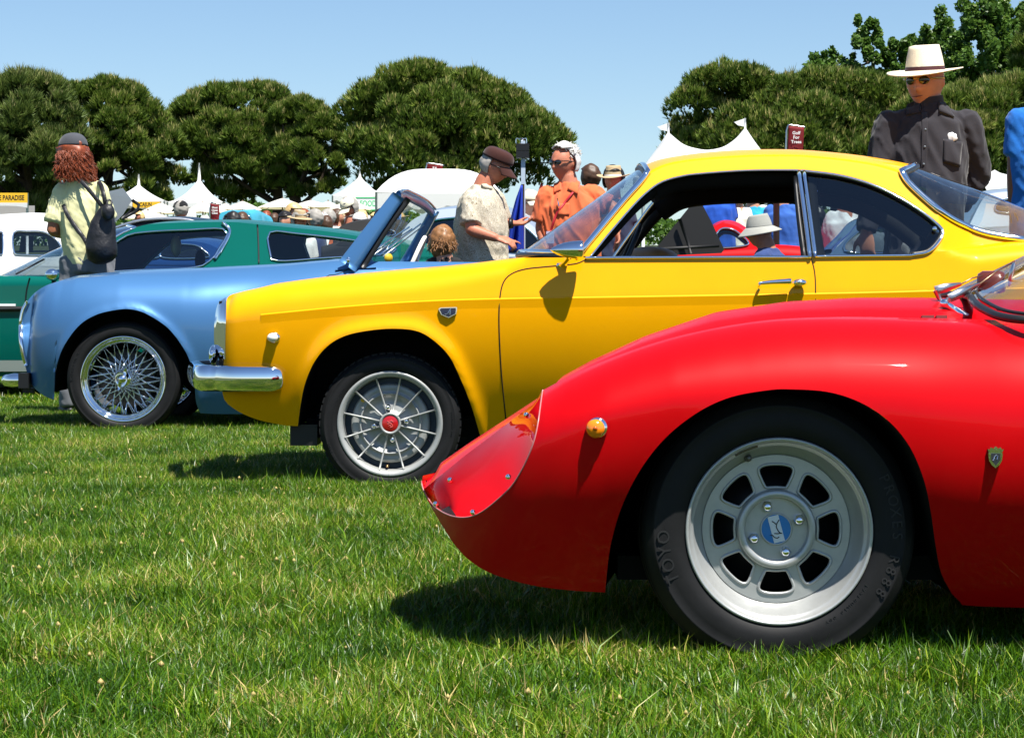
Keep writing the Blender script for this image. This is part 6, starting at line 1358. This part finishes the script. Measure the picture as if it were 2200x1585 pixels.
hair_cap(fr, .06, lambda V: (V[:, 1] < .12) | (V[:, 2] > .24), HBL, t, .06, 5, 'hair', .5, .03)
t, fr, P = simple('bearded man in patterned pale cap and orange shirt bending over black car top', 26, stand(752, 484, 30, 565), .85, cloth('bright_orange_shirt', (.72, .16, .05)), DENIM, M_SKIN2, HG, None, glasses=True, pitch=.5)
ball_cap(fr, stripe_cloth('camouflage_cap', [(.30, .26, .10), (.70, .66, .48), (.78, .74, .58), (.62, .55, .30)], 14), t, True, 0, .06)
hair_cap(fr, .04, lambda V: (V[:, 1] > .05) & (V[:, 2] < -.22), mat('grey_beard', (.38, .35, .32), .8), t, .02, 6, 'beard')
simple('man in beige cap and pale jacket behind the blue flag', 19.6, stand(1136, 474, 27, 575), -.75, cloth('pale_jacket', (.62, .56, .46)), KHAKI, M_SKIN3, HG, cloth('beige_cap', (.66, .58, .42)), None, True)
MT = mat('tan_straw', (.40, .30, .17), .8, bump=(120, .5, .004))
t, fr, P = simple('man in wide tan straw hat with white band beside the yellow windscreen', 20, stand(1318, 424, 29, 545), .3, cloth('dark_blue_shirt', (.03, .04, .08)), DENIM, M_SKIN2, HK)
brim_hat(fr, MT, t, .42, .27, .30, mat('white_band', (.75, .75, .75), .6), .02, .05, lift=.14, curl=.10)
simple('dark haired visitor standing behind the orange shirted man', 21.5, stand(1268, 415, 26, 540), 2.6, cloth('grey_shirt', (.25, .25, .27)), DENIM, M_SKIN3, HB)
simple('person in bright blue tee standing beside the tilted white parasol', 12.4, dict(head=(2243, 165), neck=(2240, 222), shl=(2296, 250), shr=(2186, 254), ell=(2312, 345), wrl=(2300, 430), elr=(2180, 352), wrr=(2176, 440), hip=(2240, 545)), 2.4, cloth('bright_blue_tee', (.012, .13, .46)), DENIM, M_SKIN4, HB, vs=.010)
simple('broad man in royal blue tee seen from behind through coupe window', 20.5, stand(1538, 420, 27, 525), math.pi, cloth('royal_blue_tee', (.010, .07, .38)), DENIM, M_SKIN3, HB)
simple('person in turquoise tee seen from behind through coupe window', 23, stand(1618, 443, 25, 535), 2.8, cloth('turquoise_tee', (.02, .30, .52)), KHAKI, M_SKIN3, HB)
simple('person in blue long sleeved shirt under the blue parasol', 22, stand(1680, 438, 25, 530), 2.2, cloth('mid_blue_shirt', (.03, .10, .36)), DENIM, M_SKIN3, HK, sleeve='long')
simple('visitor in loose cream shirt and trousers between two blue shirts', 22.6, stand(1583, 446, 21, 535), 2.7, cloth('cream_shirt', (.70, .66, .54)), cloth('cream_trousers', (.66, .62, .50)), M_SKIN3, HG, sleeve='long')
simple('visitor in white shirt seen through the rear quarter window', 19, stand(1815, 452, 28, 560), -.5, cloth('white_shirt', (.75, .74, .72)), DENIM, M_SKIN2, HB)
t, fr, P = simple('crouching brown haired person between the blue roadster and floral shirt', 15.1, dict(head=(950, 521), neck=(953, 552), shl=(980, 572), shr=(928, 572), ell=(985, 615, .1), wrl=(965, 640, .2), elr=(922, 615, .1), wrr=(940, 640, .2), hip=(953, 690)), 2.9, cloth('black_top', (.015, .015, .016)), DENIM, M_SKIN3, None, sit=True, H=.205)
hair_cap(fr, .06, lambda V: (V[:, 1] < .12) | (V[:, 2] > .2), mat('light_brown_hair', (.22, .10, .035), .45, noise=(40, .6, 1.5)), t, .02, 5, 'hair', .2, .04)
def rt3(rg): a = rg.uniform(0, 6.28); e = rg.uniform(-.3, 1.5); return np.array([.37 * math.cos(e) * math.cos(a), .44 * math.cos(e) * math.sin(a), .5 * math.sin(e)])
strands(fr, rt3, lambda p, rg: nrm(np.array([p[0], p[1], -.9]) + rg.normal(0, .25, 3)), .3, MATS['light_brown_hair'], t, 8, .0030, 'hair_locks', .5, 500)
t, fr, P = simple('man in black cap with grey hair near the spire tent', 30, stand(388, 482, 24, 560), 2.4, cloth('red_check_shirt', (.42, .06, .06)), DENIM, M_SKIN2, HG, cloth('black_cap', (.012, .012, .014)))
# ---- far visitors: a few prototypes, copied with their parts
protos = []
for i, kind in enumerate(('hair', 'cap', 'straw', 'long', 'shades')):
    J = dict(head=(CX, 472), neck=(CX, 491), shl=(CX + 21, 500), shr=(CX - 21, 500), hip=(CX, 548), ell=(CX + 26, 533), wrl=(CX + 23, 560), elr=(CX - 26, 533), wrr=(CX - 23, 560))
    t, fr, P = person('x', 40, J, 0, cloth('far_shirt', (.7, .7, .7)), (DENIM, KHAKI)[i % 2], (M_SKIN3, M_SKIN2, M_SKIN, M_SKIN3, M_SKIN2)[i], .235, None, .1, 'short', .020, .058, (.19, .125), (.18, .13), fold=.0)
    hair_cap(fr, .05, lambda V: (V[:, 1] < .10) & (V[:, 2] > -.30) | (V[:, 2] > .27), HB, t, .02, 5, 'hair', .4 if kind == 'long' else 0.)
    if kind == 'cap': ball_cap(fr, cloth('far_cap', (.7, .7, .68)), t)
    if kind == 'straw': brim_hat(fr, MT, t, .40, .27, .28, None, .02, .05, lift=.16)
    if kind in ('shades', 'cap'): sunglasses(fr, t, .11, .07)
    protos.append((t, fr.c[2] + (.125 if kind in ('hair', 'long', 'shades') else .15), kind))
shirts = [('white', (.75, .74, .72)), ('red', (.45, .03, .03)), ('navy', (.03, .04, .10)), ('black', (.015, .015, .016)), ('grey', (.3, .3, .31)), ('light blue', (.25, .42, .60)), ('maroon', (.16, .02, .03)), ('tan', (.5, .4, .26)), ('pink', (.65, .18, .28)), ('green', (.10, .25, .10))]
for n_, c_ in shirts: cloth('crowd_' + n_.replace(' ', '_'), c_)
rgc = np.random.default_rng(41); spots = []
for x in np.linspace(545, 848, 27): spots.append((x + rgc.uniform(-6, 6), rgc.uniform(447, 466)))
for x in (300, 345, 410, 440, 500, 520): spots.append((x, rgc.uniform(452, 464)))
for x in (1168, 1105, 1182): spots.append((x, rgc.uniform(438, 452)))
for x in (1512, 1640, 1755, 1830, 1850, 1870, 2104, 2112, 2128): spots.append((x, rgc.uniform(438, 448)))
hairs = [('brown', HB), ('black', HK), ('blonde', HBL), ('grey', HG), ('white', M_HAIR_W), ('ginger', M_HAIR_R)]
combos = [(s_, h_) for s_ in range(10) for h_ in range(6)]; rgc.shuffle(combos)
for k, (x, y) in enumerate(spots):
    ht_ = 1.70 + .06 * rgc.normal(); dd = (ht_ - CH - .72) / ((HY - y) / F - .036); dd = float(np.clip(dd, 26, 58)); gz = float(GZ(dd)); z = CH + (HY - y) / F * dd; pr, zt, kind = protos[(k * 2 + k // 5) % 5]; s = (z - gz) / (zt - float(GZ(40)))
    s = min(max(s, .9), 1.1); sn = shirts[combos[k][0]][0]; hn, hm = hairs[combos[k][1]]; c = copy_tree(pr); c.location = ((x - CX) / F * dd, dd, gz); c.scale = (s,) * 3; c.rotation_euler = (0, 0, float(rgc.uniform(0, 6.28)))
    where = 'near the market umbrellas' if x < 850 else ('behind the beige capped man' if x < 1500 else 'beyond the yellow coupe')
    tag(c, 'distant visitor with %s and %s shirt %s' % ({'hair': hn + ' hair', 'long': 'long ' + hn + ' hair', 'cap': 'pale cap over ' + hn + ' hair', 'straw': 'straw hat over ' + hn + ' hair', 'shades': 'sunglasses and ' + hn + ' hair'}[kind], sn, where), 'person', 'distant visitors ' + where)
    for ch in c.children:
        for nm, mm in (('shirt', MATS['crowd_' + sn.replace(' ', '_')]), ('hair', hm)):
            if ch.name.startswith(nm): ch.material_slots[0].link = 'OBJECT'; ch.material_slots[0].material = mm
for t, _, _ in protos:
    for ch in list(t.children_recursive): bpy.data.objects.remove(ch)
    bpy.data.objects.remove(t)
# ------------------------------------------------------------------ tents, umbrellas, banners
M_TENT = mat('white_tent_cloth', (.86, .86, .85), .6, transl=(.85, .84, .80, .30))
M_POLE = mat('white_pole', (.75, .75, .76), .4)
M_CREAM = mat('cream_canvas', (.86, .84, .76), .7, transl=(.80, .72, .45, .35))
def smooth_path(a): return np.asarray(a, float)
def tent(label, cx, hw, eave, peak, d, peaks=1, sag=.55, val=.28, finial=.5, group='white show tents', hump=False, flags=False):
    X = (cx - CX) / F * d; a = hw / F * d; ze = CH + (HY - eave) / F * d; zp = CH + (HY - peak) / F * d; gz = float(GZ(d)); b = a / peaks if not hump else a * .8
    t = empty('show_tent', (X, d, gz), label, 'tent', group); n = 20
    for k in range(peaks):
        xk = X - a + (2 * k + 1) * a / peaks; u = np.linspace(-1, 1, n + 1); V = []
        for i in u:
            for j in u:
                q = max(abs(i), abs(j)); h = (1 - q)
                if hump: zz = ze + (zp - ze) * (1 - q ** 3.2)
                else: zz = ze + (zp - ze) * (sag * h ** 2.2 + (1 - sag) * h)
                V.append((xk + i * a / peaks, d + j * b, zz - .06 * (1 - q) * 0 - .05 * math.cos(i * math.pi / 2) * (q > .98)))
        o = mesh('canopy', V, grid_faces(n + 1, n + 1), M_TENT, t)
        if finial and not hump:
            mesh('finial', *tube(np.array([(xk, d, zp - .15), (xk, d, zp + finial)]), [.09, .03], 8), M_TENT, t)
        if flags:
            fz = zp + finial * .9; mesh('pennant', [(xk, d, fz), (xk - .45, d, fz - .12), (xk - .30, d, fz - .30), (xk, d, fz - .42)], [(0, 1, 2, 3)], M_TENT, t, smooth=False)
    # scalloped valance round the edge
    C = [(-a, -b), (a, -b), (a, b), (-a, b)]
    for (x0, y0), (x1, y1) in zip(C, C[1:] + C[:1]):
        m_ = 24; s = np.linspace(0, 1, m_); top = np.stack([X + x0 + (x1 - x0) * s, d + y0 + (y1 - y0) * s, np.full(m_, ze - .04)], 1); lo = top.copy(); lo[:, 2] -= val * (.85 + .15 * np.cos(s * 12 * np.pi)); v, f = G2(np.stack([top, lo], 1))
        mesh('valance', v, f, M_TENT, t, smooth=False)
    for x0, y0 in C: mesh('pole', *tube(np.array([(X + x0 * .985, d + y0 * .985, gz), (X + x0 * .985, d + y0 * .985, ze)]), .045, 8), M_POLE, t)
    return t
tent('white peaked tent shaded by the pine beside the black raised car lid', 298, 66, 434, 396, 112)
tent('white peaked tent with tall spire above the market umbrellas', 428, 60, 437, 383, 110, sag=.75, finial=.75)
tent('white peaked tent carrying the green lettered food sign', 773, 55, 423, 378, 112, sag=.4, finial=.25)
tent('large white arched tent behind the man in the patterned shirt', 945, 132, 418, 364, 74, hump=True, val=.55, finial=0)
def twin_tent():
    d = 68.; t = empty('show_tent', (W(1518, 600, d)[0], d, float(GZ(d))), 'twin peaked white tent rising behind the yellow car roof', 'tent', 'white show tents')
    R = spl([(1372, 372), (1392, 345), (1412, 318), (1430, 291), (1436, 284)], 20); R = np.vstack([R, spl([(1436, 284), (1446, 293), (1470, 311), (1500, 320), (1525, 322), (1555, 315), (1580, 298), (1596, 280), (1601, 274)], 36)[1:], spl([(1601, 274), (1606, 281), (1620, 302), (1640, 330), (1664, 372)], 20)[1:]])
    C = np.array([W(x, y, d) for x, y in R]); ze = W(0, 372, d)[2]; u = np.linspace(-1, 1, 21); G = np.array([[(c[0], d + 2.4 * q, ze + (c[2] - ze) * (1 - abs(q)) ** 1.25) for q in u] for c in C]); mesh('canopy', *G2(G), M_TENT, t)
    for x, y in ((1436, 284), (1601, 274)):
        p = W(x, y, d); mesh('finial', *tube(np.array([p + (0, 0, -.1), p + (0, 0, .28)]), .03, 8), M_POLE, t)
        mesh('pennant', [p + (0, 0, .28), p + (-.34, 0, .16), p + (-.22, 0, .06), p + (0, 0, .02)], [(0, 1, 2, 3)], M_TENT, t, smooth=False)
    for sx in (C[0][0], C[len(C) // 2][0], C[-1][0]):
        for sy in (-2.35, 2.35): mesh('pole', *tube(np.array([(sx, d + sy, float(GZ(d))), (sx, d + sy, ze)]), .05, 8), M_POLE, t)
    for sy in (-2.4, 2.4): mesh('valance', [(C[0][0], d + sy, ze), (C[-1][0], d + sy, ze), (C[-1][0], d + sy, ze - .4), (C[0][0], d + sy, ze - .4)], [(0, 1, 2, 3)], M_TENT, t, smooth=False)
twin_tent()
def umbrella(label, cx, hw, top, edge, d, m=None, group='white market umbrellas among the tents', name='market_umbrella', tilt=0., pole=True, rib=True, sides=8):
    X = (cx - CX) / F * d; a = hw / F * d; zt = CH + (HY - top) / F * d; ze = CH + (HY - edge) / F * d; gz = float(GZ(d)); t = empty(name, (X, d, gz), label, 'umbrella', group); h = zt - ze
    n = sides * 4; rows = 6; V = []
    for i in range(rows + 1):
        q = i / rows
        for k in range(n):
            an = 2 * math.pi * k / n; sc = 1 - .06 * abs(math.sin(an * sides / 2)) * q; V.append((a * q * sc * math.cos(an), a * q * sc * math.sin(an), h * (1 - q ** 1.15) - .02 * abs(math.sin(an * sides / 2)) * q))
    V = np.array(V) @ rotx(tilt).T @ roty(tilt * .7).T; v = V + np.array([X, d, ze]); mesh('canopy', v, grid_faces(rows + 1, n, False, True), m or M_CREAM, t)
    if pole: mesh('pole', *tube(np.array([(X, d, gz), (X, d, zt + .05)]), .03, 8), mat('wood_pole', (.25, .15, .08), .6), t)
    if rib:
        for k in range(sides):
            an = 2 * math.pi * k / sides; e = np.array([a * .97 * math.cos(an), a * .97 * math.sin(an), .0]) @ rotx(tilt).T @ roty(tilt * .7).T; c_ = np.array([0, 0, h * .96]) @ rotx(tilt).T @ roty(tilt * .7).T
            mesh('rib', *tube(np.array([c_ + (X, d, ze - .03), e + (X, d, ze - .02)]), .014, 5), mat('wood_pole', (.25, .15, .08), .6), t)
    return t
umbrella('cream market umbrella whose wooden ribs show underneath', 607, 58, 426, 447, 92)
umbrella('white market umbrella just behind the ribbed cream one', 668, 52, 430, 446, 98)
umbrella('white market umbrella in front of the green lettered sign tent', 752, 48, 428, 450, 96)
umbrella('white market umbrella partly hidden by the camouflage cap man', 705, 40, 432, 451, 99)
umbrella('white market umbrella next to the spire tent', 521, 42, 432, 451, 97)
umbrella('white market umbrella below the spire tent', 436, 44, 434, 456, 95)
umbrella('wide white market umbrella below the yellow spice sign', 345, 50, 436, 458, 90)
umbrella('low white market umbrella above the black car roof', 318, 56, 452, 470, 78)
umbrella('white market umbrella beside the dark red hanging banner', 483, 36, 437, 456, 99)
def sign(name, label, cx, cy, w, h, d, field, txt, tcol, size, frame=None, dx=0., bold=.0, posts=True, cat='sign'):
    X, z = (cx - CX) / F * d, CH + (HY - cy) / F * d; ww, hh = w / F * d, h / F * d; gz = float(GZ(d)); t = empty(name, (X, d, gz), label, cat)
    mesh('panel', *box((X, d, z), (ww, .03, hh)), field, t, smooth=False)
    if txt:
        v, f = text_geo(txt, size / F * d, bold / F * d); v[:, 2] *= 1.4; mesh('lettering', v + np.array([X + dx / F * d, d - .018, z]), f, tcol, t, smooth=False)
    if frame:
        for s in (-1, 1):
            mesh('frame_bar', *box((X, d - .005, z + s * hh / 2), (ww + .04, .05, .05)), frame, t, smooth=False)
            mesh('frame_bar', *box((X + s * ww / 2, d - .005, z), (.05, .046, hh)), frame, t, smooth=False)
    if posts:
        for s in (-1, 1): mesh('post', *tube(np.array([(X + s * ww * .49, d + .04, gz), (X + s * ww * .49, d + .04, z + hh / 2)]), .04, 8), M_POLE, t)
    return t
M_SY = mat('sign_yellow', (.82, .46, .02), .6); M_SK = mat('sign_black', (.03, .025, .01), .6); M_SW = mat('sign_white', (.8, .85, .8), .5); M_SG = mat('sign_green', (.08, .55, .20), .5); M_MAR = mat('maroon_cloth', (.20, .008, .012), .75, transl=(.3, .01, .02, .2))
s_ = sign('food_stall', 'yellow banner reading PARADISE over a small white food stall', 5, 425.5, 108, 22, 66, M_SY, 'E PARADISE', M_SK, 10.6, None, 20, .3, cat='stall')
X0_ = s_.location.x; zz = CH + (HY - 438) / F * 66
m_ = 20; u_ = np.linspace(-.75, .75, m_); tp = np.stack([X0_ + u_, np.full(m_, 65.95), np.full(m_, zz + .03)], 1); lo_ = tp.copy(); lo_[:, 2] = zz - .06 - .06 * np.abs(u_ / .75) ** 3
mesh('valance', *G2(np.stack([tp, lo_], 1)), M_TENT, s_, smooth=False)
mesh('back_cloth', *box((X0_, 67.2, zz - .45), (1.4, .03, .9)), mat('grey_cloth', (.35, .34, .33), .8), s_, smooth=False)
sign('stall_sign', 'yellow sign reading CAJUN hung under the shaded white tent', 315, 440, 60, 13, 109.5, M_SY, 'CAJUN', M_SK, 8.5, None, -2, .25)
sign('stall_sign', 'pale sign with green frame reading FOOD below a white tent', 783, 438, 54, 26, 109.0, M_SW, 'FOOD', M_SG, 12.5, M_SG, 8, .2)
# hanging banners on bent poles
def banner(label, x0, x1, top, bot, d, lines, px0, txt=1., lean=3):
    t = empty('hanging_banner', ((x0 - CX) / F * d, d, float(GZ(d))), label, 'banner', 'maroon event banners')
    P = [W(px0 - 6, 700, d)]; P[0][2] = float(GZ(d)); P = np.array([P[0], W(px0 - 2, bot + 20, d), W(px0, top + 12, d), W(px0 + 3, top + 2, d), W(x0 + 4, top - 1, d), W(x1 + 3, top + 4, d)]); P = np.vstack([spl(P[:3], 10), spl(P[2:], 16)[1:]])
    mesh('pole', *tube(P, .016 * d / 40, 8), M_STEEL, t)
    n, m = 8, 14; G = np.zeros((n, m, 3))
    for i in range(n):
        for j in range(m):
            u, v = i / (n - 1), j / (m - 1); G[i, j] = W(x0 + (x1 - x0) * u - lean * v, top + 1 + 4 * u * (1 - v) + (bot - top) * v, d) + np.array([0, .03 * math.sin(u * 6 + v * 3) * v - .02, 0])
    c = mesh('cloth', *G2(G), M_MAR, t); solid(c, .01)
    for k, s in enumerate(lines):
        v, f = text_geo(s, 9.5 * txt / F * d, .25 / F * d); p = W((x0 + x1) / 2 - lean * .4, top + 17 * txt + k * 9.5 * txt, d); mesh('lettering', v + p + np.array([0, -.08, 0]), f, mat('cloth_white', (.75, .72, .70), .7), t, smooth=False)
    return t
banner('maroon banner with three short lines of white print above the yellow roof', 1694, 1727, 270, 340, 34, ('Golf', 'For', 'Trees'), 1690)
banner('maroon banner whose top shows above the white arched tent', 917, 951, 352, 372, 78, ('Best',), 915, .5, 0)
banner('dark maroon banner hanging beside the row of white umbrellas', 452, 471, 436, 480, 52, ('Most', 'Open', 'Class'), 451, .62, -2)
# furled maroon umbrella behind the orange shirt
t_ = empty('furled_umbrella', (W(1160, 600, 30)[0], 30, float(GZ(30))), 'furled maroon umbrella standing behind the orange shirted man', 'umbrella')
P_2 = np.array([W(1157, 470, 30), W(1158, 440, 30), W(1161, 415, 30), W(1164, 394, 30)]); mesh('folded_cloth', *tube(spl(P_2, 10), np.linspace(.09, .015, 10), 8), M_MAR, t_)
mesh('pole', *tube(np.array([(P_2[0][0], 30, float(GZ(30))), P_2[-1] + np.array([0, 0, .03])]), .014, 8), M_STEEL, t_)
# trophy board on a pale post, with a hanging blue flag
d_ = 17.0; t_ = empty('trophy_post', (W(1123, 600, d_)[0], d_, float(GZ(d_))), 'pale square post topped by a black speaker box and small silver cup', 'post')
mesh('post', *box((W(1124, 430, d_)[0], d_, 1.0), (.032, .032, 2.0)), mat('pale_blue_post', (.42, .50, .60), .5), t_, smooth=False)
mesh('upper_box', *box(W(1123, 317, d_), (.098, .09, .052)), M_BLACK, t_, smooth=False); mesh('lower_box', *box(W(1123, 332.5, d_), (.098, .09, .052)), M_BLACK, t_, smooth=False)
v, f = lathe([(.0001, 0), (.014, 0), (.014, .003), (.004, .008), (.004, .012), (.012, .018), (.018, .034), (.019, .040)], 18, 'z'); cp_ = W(1120, 308.5, d_); cp = mesh('cup', v + cp_, f, M_CHROME, t_)
for s in (-1, 1):
    mesh('cup_handle', *tube(spl([cp_ + np.array([s * .016, 0, .032]), cp_ + np.array([s * .036, 0, .040]), cp_ + np.array([s * .040, 0, .022]), cp_ + np.array([s * .040, 0, .0])], 10), .0035, 6), M_CHROME, cp)
d_ = 16.6; t_ = empty('blue_flag', (W(1120, 600, d_)[0], d_, 0), 'blue cloth flag hanging furled against the pale square post', 'flag')
n, m = 16, 18; G = np.zeros((n, m, 3))
for i in range(n):
    for j in range(m):
        u, v_ = i / (n - 1), j / (m - 1); wd = np.interp(v_, [0, .2, .6, 1], [3, 14, 30, 40]); G[i, j] = W(1122 - wd * (1 - u) + 4 * v_ * u, 398 + 145 * v_, d_) + np.array([0, .05 * math.sin(u * 13 + v_ * 2) * min(1, v_ * 2), 0])
solid(mesh('cloth', *G2(G), mat('blue_cloth', (.012, .045, .42), .6, transl=(.02, .08, .6, .25)), t_), .004)
mesh('staff', *tube(np.array([W(1123, 396, d_ + .06), np.array([W(1123, 396, d_)[0], d_ + .06, 0])]), .012, 8), M_STEEL, t_)
# blue parasol and white parasol seen beyond the yellow coupe
umbrella('big blue parasol seen through the yellow coupe windows', 1668, 168, 385, 422, 21, mat('blue_parasol', (.10, .16, .50), .55, transl=(.12, .22, .75, .45)), None, 'parasol', 0, True, True, 8)
umbrella('tilted plain white parasol between the dark shirted man and the blue tee', 2152, 44, 378, 402, 26, M_TENT, None, 'parasol', .9, False, False, 8)
